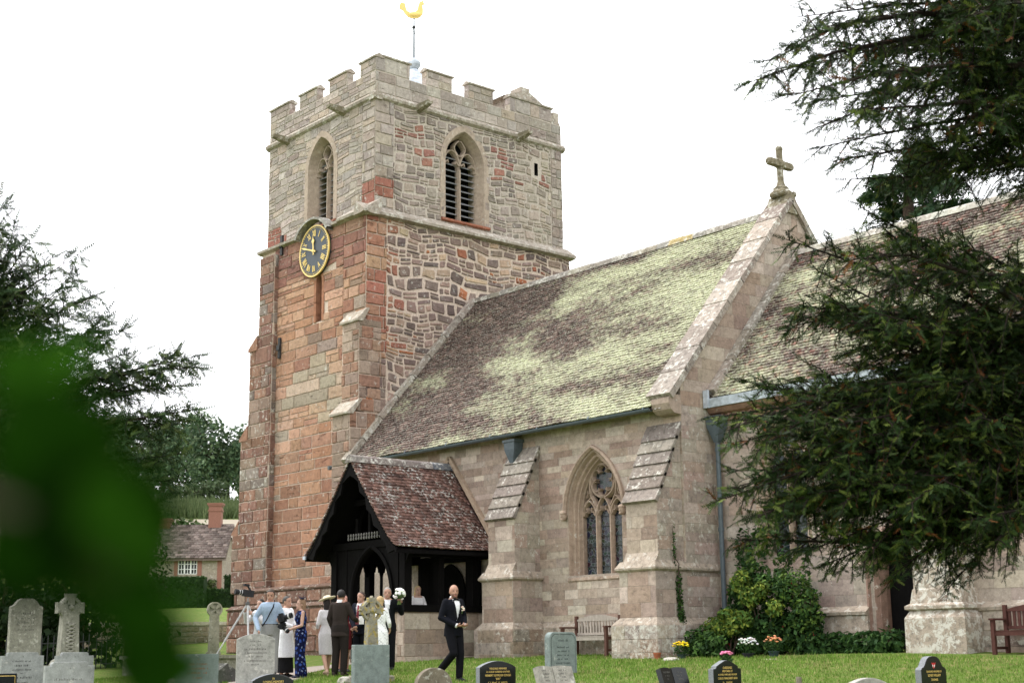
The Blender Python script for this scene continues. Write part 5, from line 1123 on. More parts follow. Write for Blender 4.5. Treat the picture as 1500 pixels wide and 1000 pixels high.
hedge('tall clipped dark green hedge under the cottage window', (-66.6, 31.2), (-63.35, 35.15), .9, 1.55)
hedge('lower clipped hedge across the cottage path', (-64.2, 35.5), (-63.3, 36.6), .8, .85); hedge('clipped hedge beside the tower, right of the arched cottage door', (-64.0, 36.6), (-62.0, 39.4), .9, 1.5)
# lawn grass
n = 150000; u = nr.uniform(0, 1, n); dist = 15+20*u**.8; ang = R(139.03)+nr.uniform(-.36, .36, n); X = dist/np.cos(ang-R(139.03))*np.cos(ang); Y = dist/np.cos(ang-R(139.03))*np.sin(ang)
ok = (Y < 23.65) & ~((X < -28.2) & (X > -31.8) & (Y > 21)) & ~((X < -26.2) & (X > -27.9) & (Y > 22.7)) & ~((X > -23) & (X < -21.5) & (Y > 22.6))
pth_d = np.min([np.abs((Y-a[1])*(b[0]-a[0])-(X-a[0])*(b[1]-a[1]))/math.hypot(b[0]-a[0], b[1]-a[1])+1e3*((X > max(a[0], b[0])+.3) | (X < min(a[0], b[0])-.3)) for a, b in zip(pth[:-1], pth[1:])], axis=0); ok &= pth_d > .72
X, Y = X[ok], Y[ok]; n = len(X); P = np.stack([X, Y, hgt(X, Y)], 1); a = unit(np.concatenate([nr.normal(size=(n, 2)), np.zeros((n, 1))], 1))*.009; hh = nr.uniform(.025, .06, n)[:, None]*np.array([0, 0, 1])+nr.normal(size=(n, 3))*.014
V = np.stack([P-a, P+a, P+hh], 1).reshape(-1, 3); pat = np.sin(X*1.3+np.sin(Y*.9))*np.sin(Y*1.7+X*.4); dry = nr.uniform(0, 1, n) < .12+.22*(pat > .45)
C = np.where(dry[:, None], np.array([.34, .32, .13]), np.array([(.135, .23, .034), (.17, .27, .048), (.105, .19, .028)])[nr.choice(3, n)])*nr.uniform(.8, 1.2, (n, 1))
o = mesh_np('grass', V, np.arange(len(V)).reshape(-1, 3), M['leaf'], None, C); tag(o, 'short mown grass of the churchyard lawn', 'grass', kind='stuff')
# leafy twig close to the lens, out of focus
def leaf_part(parent, base, d, nrm, L, W, t, i):
    d = Vector(d).normalized(); nrm = Vector(nrm); sd = d.cross(nrm).normalized(); nrm = sd.cross(d); b = Vector(base); pr = [(0, .05), (.12, .55), (.3, .95), (.5, 1), (.7, .8), (.88, .42), (1, .02)]
    q = MB(); r0 = [b+d*L*s+sd*W*.5*w+nrm*(W*.12*w-L*.18*s*s) for s, w in pr]; r1 = [b+d*L*s-nrm*L*.18*s*s for s, w in pr]; r2 = [b+d*L*s-sd*W*.5*w+nrm*(W*.12*w-L*.18*s*s) for s, w in pr]
    q.loft([r0, r1, r2], t, closed=False); return q.build('leaf', M['nearleaf'], parent, smooth=True)
TWG = thing('leafy_twig', (-.42, .17, -.02), 'blurred green leafy twig hanging close in front of the lens', 'twig')
LV = [(-0.4343, 0.1647, 0.0661, -0.4139, 0.1922, 0.0745, 0.0312), (-0.4583, 0.1728, 0.0521, -0.4407, 0.2016, 0.048, 0.0369), (-0.412, 0.1703, 0.0319, -0.3928, 0.1919, 0.0534, 0.0298), (-0.454, 0.1707, 0.0261, -0.4346, 0.1973, 0.0343, 0.034), (-0.4208, 0.1883, 0.0414, -0.4072, 0.2135, 0.0333, 0.0249), (-0.4093, 0.1928, 0.0205, -0.3997, 0.2152, 0.0064, 0.0244), (-0.4256, 0.2077, 0.0131, -0.4309, 0.2161, -0.0099, 0.0276), (-0.4609, 0.1736, 0.088, -0.4479, 0.1929, 0.0973, 0.0244), (-0.4131, 0.1727, 0.0684, -0.414, 0.1874, 0.0408, 0.0284), (-0.43, 0.2139, 0.0261, -0.4363, 0.2038, 0.0565, 0.0239), (-0.4172, 0.2174, 0.0129, -0.4123, 0.2287, 0.0171, 0.0128), (-0.4185, 0.1603, 0.0398, -0.4116, 0.1811, 0.0204, 0.0218), (-0.3889, 0.1755, 0.0499, -0.3835, 0.1935, 0.033, 0.0213), (-0.4195, 0.2031, 0.0006, -0.409, 0.2256, -0.0099, 0.0229)]
LV += [tuple(c*1.12+rnd.uniform(-.012, .012) for c in l[:3])+tuple(c*1.12+rnd.uniform(-.012, .012) for c in l[3:6])+(l[6]*1.15,) for l in LV]
for i, l in enumerate(LV):
    d = Vector(l[3:6])-Vector(l[:3]); leaf_part(TWG, l[:3], d, Vector((.72, -.62, .35)) + Vector((rnd.uniform(-.5, .5), rnd.uniform(-.5, .5), rnd.uniform(-.4, .4))), d.length, l[6], rnd.choice([(.006, .024, .0015), (.0025, .009, .001), (.013, .045, .003)]), i)
q = MB(); q.tube([(-0.4704, 0.1574, 0.0566), (-0.4449, 0.1744, 0.0468), (-0.4228, 0.1873, 0.0374), (-0.4147, 0.202, 0.0209), (-0.4107, 0.212, 0.0045)], [.003, .0028, .0024, .002, .001], 6); q.build('stem', M['bark'], TWG)
TW2 = thing('leafy_twig', (-.5, .2, .25), 'blurred dark leaf tips against the white sky at the top', 'twig')
for i, l in enumerate([(-0.4736, 0.1599, 0.2276, -0.4653, 0.1737, 0.2145, 0.0094), (-0.4335, 0.2033, 0.2361, -0.4323, 0.2099, 0.2204, 0.0094)]):
    d = Vector(l[3:6])-Vector(l[:3]); leaf_part(TW2, l[:3], d, (.7, -.6, .3), d.length, l[6], (.03, .07, .01), i)
q = MB(); q.tube([(-0.474, 0.1542, 0.2438), (-0.4531, 0.1798, 0.2388), (-0.4326, 0.2042, 0.2366)], .002, 5); q.build('stem', M['bark'], TW2)
# ------------------------------------------------------------------ lettering
def text_mesh(parent, body, size, fr, u, v, n, mat, name='lettering', sx=1.0, extr=.0015):
    """flat cut letters standing a hair proud of a face; '~n' is a worn line of n illegible strokes"""
    if body.startswith('~'):
        q = MB(); k_ = int(body[1:]); x_ = -k_*size*.30*sx
        for i in range(k_):
            if rnd.random() > .17:
                h_ = size*rnd.uniform(.42, .68); w_ = size*rnd.uniform(.07, .12)
                q.obox(fr.p(u+x_, v+h_/2, n+extr/2), (fr.U, fr.V, fr.N), (w_, h_/2, extr/2))
                if rnd.random() < .6: q.obox(fr.p(u+x_+size*.12, v+h_*rnd.choice((.08, .5, .92)), n+extr/2), (fr.U, fr.V, fr.N), (size*.13, size*.05, extr/2))
            x_ += size*.60*sx
        return q.build(name, mat, parent)
    cu = bpy.data.curves.new('t', 'FONT'); cu.body = body; cu.size = size; cu.align_x = 'CENTER'; cu.extrude = extr; cu.resolution_u = 2; cu.space_line = .95
    o = bpy.data.objects.new('t', cu); COL.objects.link(o); bpy.context.view_layer.update()
    me = bpy.data.meshes.new_from_object(o.evaluated_get(bpy.context.evaluated_depsgraph_get()))
    V = [fr.p(u+p.co.x*sx, v+p.co.y, n+p.co.z) for p in me.vertices]; F = [tuple(p.vertices) for p in me.polygons]
    bpy.data.objects.remove(o); bpy.data.curves.remove(cu); bpy.data.meshes.remove(me)
    if V: return mesh_np(name, [tuple(p) for p in V], F, mat, parent)
# ------------------------------------------------------------------ gravestones
def prof_step(W, h): w = W/2; return [(-w, 0), (-w, h-.06), (-w+.10, h-.06), (-w+.10, h-.03), (-w+.13, h), (w-.13, h), (w-.10, h-.03), (w-.10, h-.06), (w, h-.06), (w, 0)]
def prof_rect(W, h): w = W/2; return [(-w, 0), (-w, h-.01), (-w+.01, h), (w-.01, h), (w, h-.01), (w, 0)]
def prof_round(W, h): w = W/2; return [(-w, 0)]+[(-w*math.cos(math.pi*k/16), h-w*.8+w*.8*math.sin(math.pi*k/16)) for k in range(17)]+[(w, 0)]
def prof_shoulder(W, h): w = W/2; r = .12; return [(-w, 0)]+[(-w+r-r*math.cos(math.pi/2*k/6), h-r+r*math.sin(math.pi/2*k/6)-.0) for k in range(7)]+[(w-r+r*math.sin(math.pi/2*k/6), h-r+r*math.cos(math.pi/2*k/6)) for k in range(7)]+[(w, 0)]
def prof_camber(W, h): w = W/2; return [(-w, 0), (-w, h-.10), (-w+.04, h-.085)]+[(x*(w-.05), h-.075*(x*x)**.9) for x in np.linspace(-1, 1, 11)]+[(w-.04, h-.085), (w, h-.10), (w, 0)]
def prof_ogee(W, h): w = W/2; L = [(-w, 0), (-w, h-.20), (-w+.03, h-.17), (-w+.07, h-.16), (-w+.10, h-.13), (-w+.12, h-.10), (-w+.17, h-.04), (-w+.23, h-.008), (0, h)]; return L+[(-x, z) for x, z in L[::-1][1:]]
def prof_gable(W, h): w = W/2; L = [(-w, 0), (-w, h-.13), (-w+.07, h-.12), (-w+.075, h-.09), (-w+.16, h-.05), (-.06, h-.005), (0, h)]; return L+[(-x, z) for x, z in L[::-1][1:]]
def grave(label, x, y, top, W, T, prof, mat, tint, lines=(), lmat='letter', ang=0, edge=None, tilt=0, base=None, name='headstone', border=False, group=None, z0=None):
    g0 = H(x, y)-.04 if z0 is None else z0; rt_ = thing(name, (x, y, g0), label, 'gravestone', group)
    a = R(ang); N = Vector((math.cos(a), math.sin(a), 0)); U = Vector((-math.sin(a), math.cos(a), 0)); fr = Frame((x, y, g0), U, N)
    if tilt: fr.V = (Vector((0, 0, 1))-N*math.tan(R(tilt))).normalized(); fr.N = (N+Vector((0, 0, 1))*math.tan(R(tilt))).normalized()
    P = prof(W, top-g0); b = .006; ctr = (0, (top-g0)/2)
    ins = [(u*(1-b*2/W), v-(b if v > .1 else 0)) for u, v in P]
    q = MB(); n = len(P); rings = [[fr.p(u, v, -T/2) for u, v in P], [fr.p(u, v, T/2-b) for u, v in P], [fr.p(u, v, T/2) for u, v in ins]]
    q.loft(rings[:2], tint, cap=False); q.add(rings[0], [tuple(range(n))], tint); body = q.build('slab' if not edge else 'rough_edge', edge or mat, rt_)
    q = MB(); q.loft(rings[1:], tint, cap=False); q.add(rings[2], [tuple(range(n-1, -1, -1))], tint); q.build('face', mat, rt_)
    if border:
        q = MB(); A_ = [(u*.9, v-.035 if v > .1 else v+.05) for u, v in P]; B_ = [(u*.88, v-.043 if v > .1 else v+.05) for u, v in P]; q.loft([[fr.p(u, v, T/2+.001) for u, v in A_], [fr.p(u, v, T/2+.0025) for u, v in B_]], tint, cap=False); q.build('border_line', M[lmat], rt_)
    for s_, sz, dz in lines: text_mesh(rt_, s_, sz, fr, 0, top-g0-dz, T/2+.0005, M[lmat], sx=.85)
    if base:
        q = MB(); q.obox(fr.p(0, base[2]/2-.02, 0), (U, N, Vector((0, 0, 1))), (base[0]/2, base[1]/2, base[2]/2), tint); q.build('base_slab', M['lichengrave'], rt_)
    return rt_, fr
SG = (.30, .31, .30); LG = (.36, .36, .33); SLT = (.20, .235, .225); BK = (.01, .012, .012)
grave('grey stepped headstone with black lettering, below the tall round-shouldered memorial', -25.88, 10.72, .12, .78, .08, prof_step, M['slate'], SG, [('+', .06, .10), ('~16', .045, .17), ('~10', .055, .25), ('~17', .04, .32), ('~3', .04, .38), ('~14', .055, .46), ('~13', .04, .54)])
grave('grey granite stepped headstone standing in front of its twin', -21.94, 9.85, -.05, .80, .08, prof_step, M['slate'], SG, [('+', .06, .12), ('~19', .05, .28), ('~14', .05, .36)], lmat='letter_grey')
grave('grey granite stepped headstone standing behind its twin', -25.27, 11.43, .11, .71, .08, prof_step, M['slate'], SG, [('+', .06, .10), ('~13', .05, .2)], lmat='letter_grey')
grave('plain grey rectangular headstone with faded red lettering', -21.99, 12.10, .05, .76, .08, prof_rect, M['slate'], SLT, [('+', .05, .10), ('~16', .05, .18), ('~15', .05, .25), ('~14', .05, .32), ('~7', .045, .40)], lmat='letter_red')
grave('pale weathered headstone under the blue-shirted photographer\'s hand', -25.03, 15.03, .43, .74, .08, prof_camber, M['lichengrave'], LG, [('~9', .05, .16), ('~9', .05, .23), ('~14', .06, .31), ('~20', .045, .38), ('~13', .045, .45), ('~17', .05, .53), ('~7', .045, .60)], lmat='letter_grey', ang=-22, base=(1.0, .5, .09))
grave('black polished headstone with cambered top reading in loving memory', -19.91, 12.26, -.27, .74, .09, prof_camber, M['granite'], BK, [('IN', .045, .085), ('LOVING MEMORY', .055, .14), ('OF', .045, .19), ('~13', .05, .26)], lmat='gold', edge=M['granite_edge'])
grave('plain rough grey slab headstone in front of the lichened wheel cross', -22.01, 15.62, .18, .72, .13, prof_rect, M['slate'], SLT, ang=-6)
grave('brown lichened round-topped headstone', -18.50, 14.34, -.21, .70, .09, prof_round, M['lichengrave'], (.20, .17, .13))
grave('black cambered headstone with gold lettering to a dear husband and father', -18.46, 15.60, -.12, .77, .10, prof_camber, M['granite'], BK, [('TREASURED MEMORIES', .042, .135), ('OF A DEAR HUSBAND & FATHER', .040, .185), ('HERBERT SEYMOUR GOUGH', .050, .245), ('"BERT"', .045, .30), ('~21', .038, .35), ('~13', .038, .40)], lmat='gold', edge=M['granite_edge'])
grave('tall grey-green slate headstone with rounded shoulders and sunken panel, near the wall bench', -20.09, 18.55, .37, .68, .14, prof_shoulder, M['slate'], SLT, [('~9', .055, .17), ('~12', .05, .29), ('~14', .045, .36), ('~13', .045, .43), ('~13', .045, .50), ('~18', .04, .57), ('~7', .04, .65)], lmat='letter', border=True)
def book(label, x, y, top, W, mat, tint, lmat, l1, l2, ang=0):
    g0 = H(x, y)-.04; rt_ = thing('book_headstone', (x, y, g0), label, 'gravestone'); a = R(ang); N = Vector((math.cos(a), math.sin(a), 0)); U = Vector((-math.sin(a), math.cos(a), 0)); h = top-g0
    for sg in (-1, 1):
        Us = (U*math.cos(R(9))+N*math.sin(R(9))*sg).normalized(); V_ = (Vector((0, 0, 1))-N*.35).normalized(); Ns = Us.cross(V_).normalized(); fr = Frame((x, y, g0), Us, Ns); fr.V = V_
        q = MB(); w = W/2-.012; u0 = sg*.012; u1 = sg*(W/2); lo, hi = min(u0, u1), max(u0, u1); hh = h/V_.z
        P = [(lo, 0), (hi, 0), (hi, hh-.015), (hi-w*.4, hh), (lo+w*.4, hh+.004), (lo, hh-.008)]
        q.prism([fr.p(u, v, -.05) for u, v in P], Ns*.09, tint); q.build('page', mat, rt_)
        for i, s_ in enumerate(l1 if sg < 0 else l2): text_mesh(rt_, s_, .042, fr, sg*(W/4), hh-.09-i*.055, .0405, M[lmat], sx=.8)
    q = MB(); q.obox(Vector((x, y, g0+.05))-N*.02, (U, N, Vector((0, 0, 1))), (W/2+.06, .16, .06), tint); q.build('base_slab', mat, rt_)
book('pale lichened open-book headstone in front of the slate one', -17.59, 16.16, -.22, .78, M['lichengrave'], (.34, .32, .28), 'letter_grey', ['~9', '~9', '~6', '~7'], ['~8', '~9', '~5', '~7'])
book('small black open-book headstone beside the pointed black one', -15.85, 17.10, -.26, .60, M['granite'], BK, 'letter_grey', ['~9', '~6', '~2'], ['~6', '~6', '~6'])
grave('black gabled headstone with gold lettering and pink flowers behind', -15.48, 17.80, -.15, .66, .11, prof_gable, M['granite'], BK, [('CHERISHED', .05, .13), ('MEMORIES OF', .045, .18), ('A LOVELY WIFE AND MOTHER', .038, .23), ('CAROL MARGARET ANN', .048, .29), ('~11', .04, .345)], lmat='gold', edge=M['granite_edge'])
grave('worn grey kerb-like headstone top beside the wooden peg', -13.25, 18.42, -.42, .78, .12, prof_camber, M['lichengrave'], (.38, .36, .33), ang=-10)
r_, f_ = grave('black shaped headstone with red and white emblem and rounded crown', -12.88, 19.53, -.12, .66, .11, prof_ogee, M['granite'], BK, [('TREASURED MEMORIES OF', .040, .24), ('SIDNEY WILLIAM', .052, .30), ('THOMAS', .052, .365), ('~11', .04, .42)], lmat='gold', edge=M['granite_edge'])
hh = -.12-(H(-12.88, 19.53)-.04)
for k, (mt, P) in enumerate((('red', [(-.055, -.09), (-.03, -.105), (-.012, -.095), (0, -.10), (.012, -.095), (.03, -.105), (.055, -.09), (.04, -.13), (.03, -.16), (0, -.185), (-.03, -.16), (-.04, -.13)]), ('white', [(-.035, -.125), (-.012, -.13), (-.015, -.165), (-.028, -.155)]), ('white', [(.035, -.125), (.012, -.13), (.015, -.165), (.028, -.155)]))):
    q = MB(); q.prism([f_.p(u, hh+v, .0555+.001*(k > 0)) for u, v in P][::-1], f_.N*.001, (.5, .03, .03) if mt == 'red' else (.8, .8, .78)); q.build('emblem', M['tinted'], r_)
grave('low black headstone corner with gold border line', -23.21, 9.23, -.22, .6, .09, prof_rect, M['granite'], BK, edge=M['granite_edge'], lmat='gold', border=True)
# tall old memorial with ogee shoulders
r_, f_ = grave('tall old grey memorial with round head and moulded shoulders by the yew', -32.58, 13.52, 1.35, .74, .14, prof_ogee, M['lichengrave'], (.26, .25, .21), [('~6', .08, .36), ('~16', .06, .46), ('~11', .07, .56), ('~8', .05, .64), ('~13', .06, .72)], lmat='letter_grey', base=(1.05, .5, .5))
# crosses
def cross_base(rt_, x, y, z, steps, tint, mat):
    for i, (w, d, h) in enumerate(steps):
        q = MB(); q.lathe((x, y, z), [(w*.72, 0), (w*.72, h*.85), (w*.66, h)], 4, tint, ax=(Vector((math.cos(.785), math.sin(.785), 0)), Vector((-math.sin(.785), math.cos(.785), 0)), Vector((0, 0, 1)))); q.build('base_step', mat, rt_); z += h
    return z
def wheel(q, fr, cv, r0, r1, n0, n1, t, N_=24):
    A_ = [[fr.p(r*math.sin(2*math.pi*k/N_), cv+r*math.cos(2*math.pi*k/N_), n) for k in range(N_)] for r, n in ((r0, n0), (r0, n1), (r1, n1), (r1, n0))]; q.loft(A_+[A_[0]], t, cap=False)
LQ = (.27, .25, .19)
x, y = -22.69, 16.11; g0 = H(x, y); qx = thing('wheel_cross_memorial', (x, y, g0), 'yellow lichened stone wheel cross standing behind the plain rough slab', 'gravestone'); fr = Frame((x, y, 0), Vector((.12, .99, 0)), Vector((.99, -.12, 0)))
z = cross_base(qx, x, y, g0-.05, [(.62, .4, .18), (.44, .3, .16)], LQ, M['yellowgrave'])
q = MB(); q.loft([[fr.p(u*w, v, n*.08) for u, n in ((-1, -1), (1, -1), (1, 1), (-1, 1))] for v, w in ((z, .13), (.45, .10), (.68, .085))], LQ); q.build('shaft', M['yellowgrave'], qx)
cv = .82; q = MB(); wheel(q, fr, cv, .165, .205, -.05, .05, LQ)
for k in range(4):
    a = math.pi/2*k; d = (math.sin(a), math.cos(a)); p = (d[1], -d[0])
    P = [(.05, .0), (.055, .12), (.085, .20), (.075, .235), (.02, .225), (0, .27), (-.02, .225), (-.075, .235), (-.085, .20), (-.055, .12), (-.05, 0)]
    q.prism([fr.p(d[0]*l+p[0]*w, cv+d[1]*l+p[1]*w, -.055) for w, l in P], fr.N*.11, LQ)
q.ell(fr.p(0, cv, .06), (.06, .06, .06), 8, 5, LQ); q.build('wheel_head', M['yellowgrave'], qx)
x, y = -32.9, 14.71; g0 = H(x, y); LC = (.30, .29, .245); qx = thing('carved_cross_memorial', (x, y, g0), 'ornately carved pale celtic cross on a rugged rock base', 'gravestone'); fr = Frame((x, y, 0), (0, 1, 0), (1, 0, 0))
q = MB(); nvr = 10
rings = []
for w, zz in ((.56, g0-.1), (.54, g0+.15), (.46, g0+.32), (.36, g0+.46), (.26, g0+.55)):
    rings.append([Vector((x+w*.75*math.cos(2*math.pi*k/nvr)*(1+rnd.uniform(-.12, .12)), y+w*math.sin(2*math.pi*k/nvr)*(1+rnd.uniform(-.12, .12)), zz+rnd.uniform(-.03, .03))) for k in range(nvr)])
q.loft(rings, LC); q.build('rock_base', M['lichengrave'], qx)
q = MB(); z = g0+.5; q.loft([[fr.p(u*w, v, n*.11) for u, n in ((-1, -1), (1, -1), (1, 1), (-1, 1))] for v, w in ((z, .24), (1.0, .19), (1.12, .16))], LC); sh = q.build('shaft', M['lichengrave'], qx)
q = MB()
for i in range(9):   # carved interlace, plaited bosses up the shaft
    for sg in (-1, 1):
        v = z+.06+i*.085; q.tube([fr.p(sg*.11, v, .11), fr.p(0, v+.045, .145), fr.p(-sg*.11, v+.085, .11)], .022, 5, LC)
q.build('interlace', M['lichengrave'], sh)
q = MB(); wheel(q, fr, 1.16, .20, .27, -.07, .07, LC)
for k in range(4):
    a = math.pi/2*k; d = (math.sin(a), math.cos(a)); p = (d[1], -d[0]); q.prism([fr.p(d[0]*l+p[0]*w, 1.16+d[1]*l+p[1]*w, -.08) for w, l in ((.07, 0), (.09, .2), (.13, .33), (-.13, .33), (-.09, .2), (-.07, 0))], fr.N*.16, LC)
q.ell(fr.p(0, 1.16, .09), (.07, .07, .07), 8, 5, LC); q.build('wheel_head', M['lichengrave'], qx)
x, y = -37.91, 21.36; g0 = H(x, y); LW = (.30, .28, .22); qx = thing('wheel_head_memorial', (x, y, g0), 'slim stone pillar memorial with round cross-cut head beside the tower', 'gravestone'); fr = Frame((x, y, 0), (.3, .954, 0), (.954, -.3, 0))
q = MB(); q.loft([[fr.p(u*w, v, n*.09) for u, n in ((-1, -1), (1, -1), (1, 1), (-1, 1))] for v, w in ((g0-.1, .20), (g0+.25, .20), (g0+.28, .15), (1.22, .125))], LW); q.build('shaft', M['lichengrave'], qx)
q = MB(); wheel(q, fr, 1.34, .17, .215, -.09, .10, LW); q.lathe(fr.p(0, 1.34, -.06), [(.18, 0), (.18, .10)], 20, LW, ax=(fr.U, Vector((0, 0, 1)), fr.N))
for k in range(4):
    a = math.pi/4+math.pi/2*k; d = (math.sin(a), math.cos(a)); p = (d[1], -d[0]); q.prism([fr.p(d[0]*l+p[0]*w, 1.34+d[1]*l+p[1]*w, .03) for w, l in ((.02, 0), (.055, .17), (-.055, .17), (-.02, 0))], fr.N*.06, LW)
q.build('wheel_head', M['lichengrave'], qx)
# chest tomb and coped ledger by the tower
def tomb(label, x, y, L, W, h, ang, tint, coped=False, mat='lichengrave'):
    g0 = H(x, y)-.08; t_ = thing('ledger_tomb', (x, y, g0), label, 'tomb'); a = R(ang); U = Vector((math.cos(a), math.sin(a), 0)); N = Vector((-math.sin(a), math.cos(a), 0)); c = Vector((x, y, g0)); Zv = Vector((0, 0, 1))
    q = MB(); q.obox(c+Zv*h/2, (U, N, Zv), (L/2, W/2, h/2), tint); q.build('plinth', M[mat], t_)
    q = MB()
    if coped: q.prism([c-U*(L/2-.05)+N*s+Zv*zz for s, zz in ((-W/2+.05, h), (W/2-.05, h), (W/2-.12, h+.08), (0, h+.24), (-W/2+.12, h+.08))], U*(L-.1), tint)
    else: q.obox(c+Zv*(h+.035), (U, N, Zv), (L/2+.06, W/2+.06, .04), tint)
    q.build('lid', M[mat], t_)
tomb('long low pale kerbed tomb with grass around it beside the tower', -32.2, 17.3, 3.2, 1.0, .42, 12, (.30, .28, .23)); tomb('dark coped ledger stone behind the pale headstone', -28.3, 15.6, 2.1, .75, .22, 8, (.10, .095, .09), True)
# low stone retaining wall to the meadow
LW_ = thing('boundary_wall', (-46, 26, H(-46, 26)), 'low rubble stone boundary wall beyond the wheel-headed pillar', 'wall'); d = Vector((-47.6+46.2, 24.0-27.6, 0)); p0 = Vector((-46.0, 28.2, 0)); p1 = Vector((-49.5, 21.5, 0)); U = (p0-p1).normalized(); N = Vector((U.y, -U.x, 0)); N = N if N.dot(-p0) > 0 else -N
if N.dot(Vector((1, -1, 0))) < 0: N = -N
fr = Frame((p1.x, p1.y, 0), U, N); Lw = (p0-p1).length; zb = H(-47.5, 25)-.2
q = MB(); q.obox((p0+p1)/2+Vector((0, 0, (zb+1.12)/2)), (U, N, Vector((0, 0, 1))), (Lw/2, .2, (1.12-zb)/2), (.34, .30, .25)); co = q.build('core', M['mortar'], LW_)
SL = Stones(LW_); fr2 = Frame(Vector((p1.x, p1.y, 0))+N*.2, U, N); SL.add(co, fr2, courses(0, Lw, zb, 1.05, (.12, .2), (.2, .45), .02, .25, .1), lambda u, v: tn(rnd.choice(['#8a7b68', '#7d705f', '#978873'])), M['rubble'], .03, .02); SL.done(300)
for i in range(int(Lw/.6)):
    q = MB(); q.obox(p1+U*(.3+i*.6)+Vector((0, 0, 1.16)), (U, N, Vector((0, 0, 1))), (.29, .26, .06), tn('#b3aa9a')); q.build('coping_stone', M['coping'], LW_)
# iron railings among the old memorials
def railing(label, a, b, n, h):
    a = Vector((a[0], a[1], H(*a))); b = Vector((b[0], b[1], H(*b))); t_ = thing('iron_railing', a, label, 'railing')
    for f in (.15, .85):
        q = MB(); q.bar(a+Vector((0, 0, h*f)), b+Vector((0, 0, h*f)), .03, .02); q.build('rail', M['iron'], t_)
    for i in range(n+1):
        p = a.lerp(b, i/n); q = MB(); q.tube([p, p+Vector((0, 0, h*.97)), p+Vector((0, 0, h*1.06))], [.012, .012, .002], 5); q.build('picket', M['iron'], t_)
railing('iron railings enclosing a grave next to the carved celtic cross', (-35.8, 14.4), (-35.0, 16.2), 14, 1.0); railing('iron railings of a grave below the purple plum tree', (-38.4, 18.0), (-37.2, 19.4), 13, .9)
# small rocks and flat stones
for i, (label, x, y, sx, h) in enumerate([('pale round rock on the lawn near the rectangular headstone', -26.96, 14.27, .16, .16), ('small broken white stones beside the plain rough slab', -22.95, 15.7, .13, .12), ('small pair of flat pale stones on the lawn by the corner buttress', -20.73, 22.2, .18, .07), ('flat grave marker sunk in the lawn in front of the bushes', -18.6, 22.9, .3, .02), ('second flat marker sunk in the lawn nearer the black headstone', -18.9, 21.6, .28, .015)]):
    t_ = thing('lawn_stone', (x, y, H(x, y)), label, 'stone')
    q = MB(); z = H(x, y)-.03
    def blob(cx, cy, s, hh):
        r_ = [[Vector((cx+s*w*math.cos(6.283*k/8)*(1+rnd.uniform(-.2, .2)), cy+s*w*math.sin(6.283*k/8)*(1+rnd.uniform(-.2, .2)), z+zz*hh)) for k in range(8)] for w, zz in ((.9, 0), (1, .5), (.8, 1.1), (.35, 1.35))]; q.loft(r_, (.46, .43, .38))
    blob(x, y, sx, h); q.build('stone', M['lichengrave'], t_)
pg = thing('wooden_peg', (-14.9, 18.9, H(-14.9, 18.9)), 'short wooden marker peg in the lawn', 'peg'); q = MB(); q.lathe((-14.9, 18.9, H(-14.9, 18.9)-.1), [(.045, 0), (.045, .25), (.04, .27)], 8, (.20, .17, .13)); q.build('post', M['teak'], pg)
# ------------------------------------------------------------------ flower pots
def pot(label, x, y, r, h, pc, fc, nf, fh, foliage=True, dz=0):
    z = H(x, y)+dz; t_ = thing('flower_pot', (x, y, z), label, 'flower pot')
    q = MB(); q.lathe((x, y, z), [(r*.7, 0), (r*.95, h*.8), (r*1.05, h*.8), (r*1.05, h), (r*.9, h), (r*.85, h*.85)], 12, pc); q.build('pot', M['tinted'], t_)
    if foliage: leafcloud('foliage', M['leaf'], t_, [(x, y, z+h+fh*.35, r*1.7, r*1.7, fh*.5)], 260, .035, DG)
    if nf:
        q = MB()
        for i in range(nf):
            a = rnd.uniform(0, 6.283); rr = r*1.7*math.sqrt(rnd.random()); c = Vector((x+rr*math.cos(a), y+rr*math.sin(a), z+h+fh*rnd.uniform(.7, .95)-rr*rr*2)); q.lathe(c, [(.008, -.01), (.028, .006), (.02, .018), (.006, .016)], 7, tuple(v*rnd.uniform(.85, 1.1) for v in fc))
        q.build('blossoms', M['tinted'], t_)
pot('empty terracotta pot at the corner buttress', -21.45, 22.55, .085, .14, (.32, .10, .05), None, 0, 0, False)
pot('pot of bright yellow flowers by the corner buttress', -20.85, 22.65, .10, .10, (.03, .05, .045), (.85, .62, .02), 44, .28); pot('pot of white flowers in front of the bushes', -19.45, 23.1, .12, .10, (.02, .02, .025), (.78, .78, .76), 44, .34); pot('pot of orange flowers in front of the bushes', -19.0, 23.35, .11, .12, (.03, .05, .05), (.75, .33, .16), 40, .32)
pot('pink flowers in a vase behind the black gabled headstone', -16.0, 18.45, .055, .40, (.05, .06, .05), (.80, .25, .42), 26, .16)
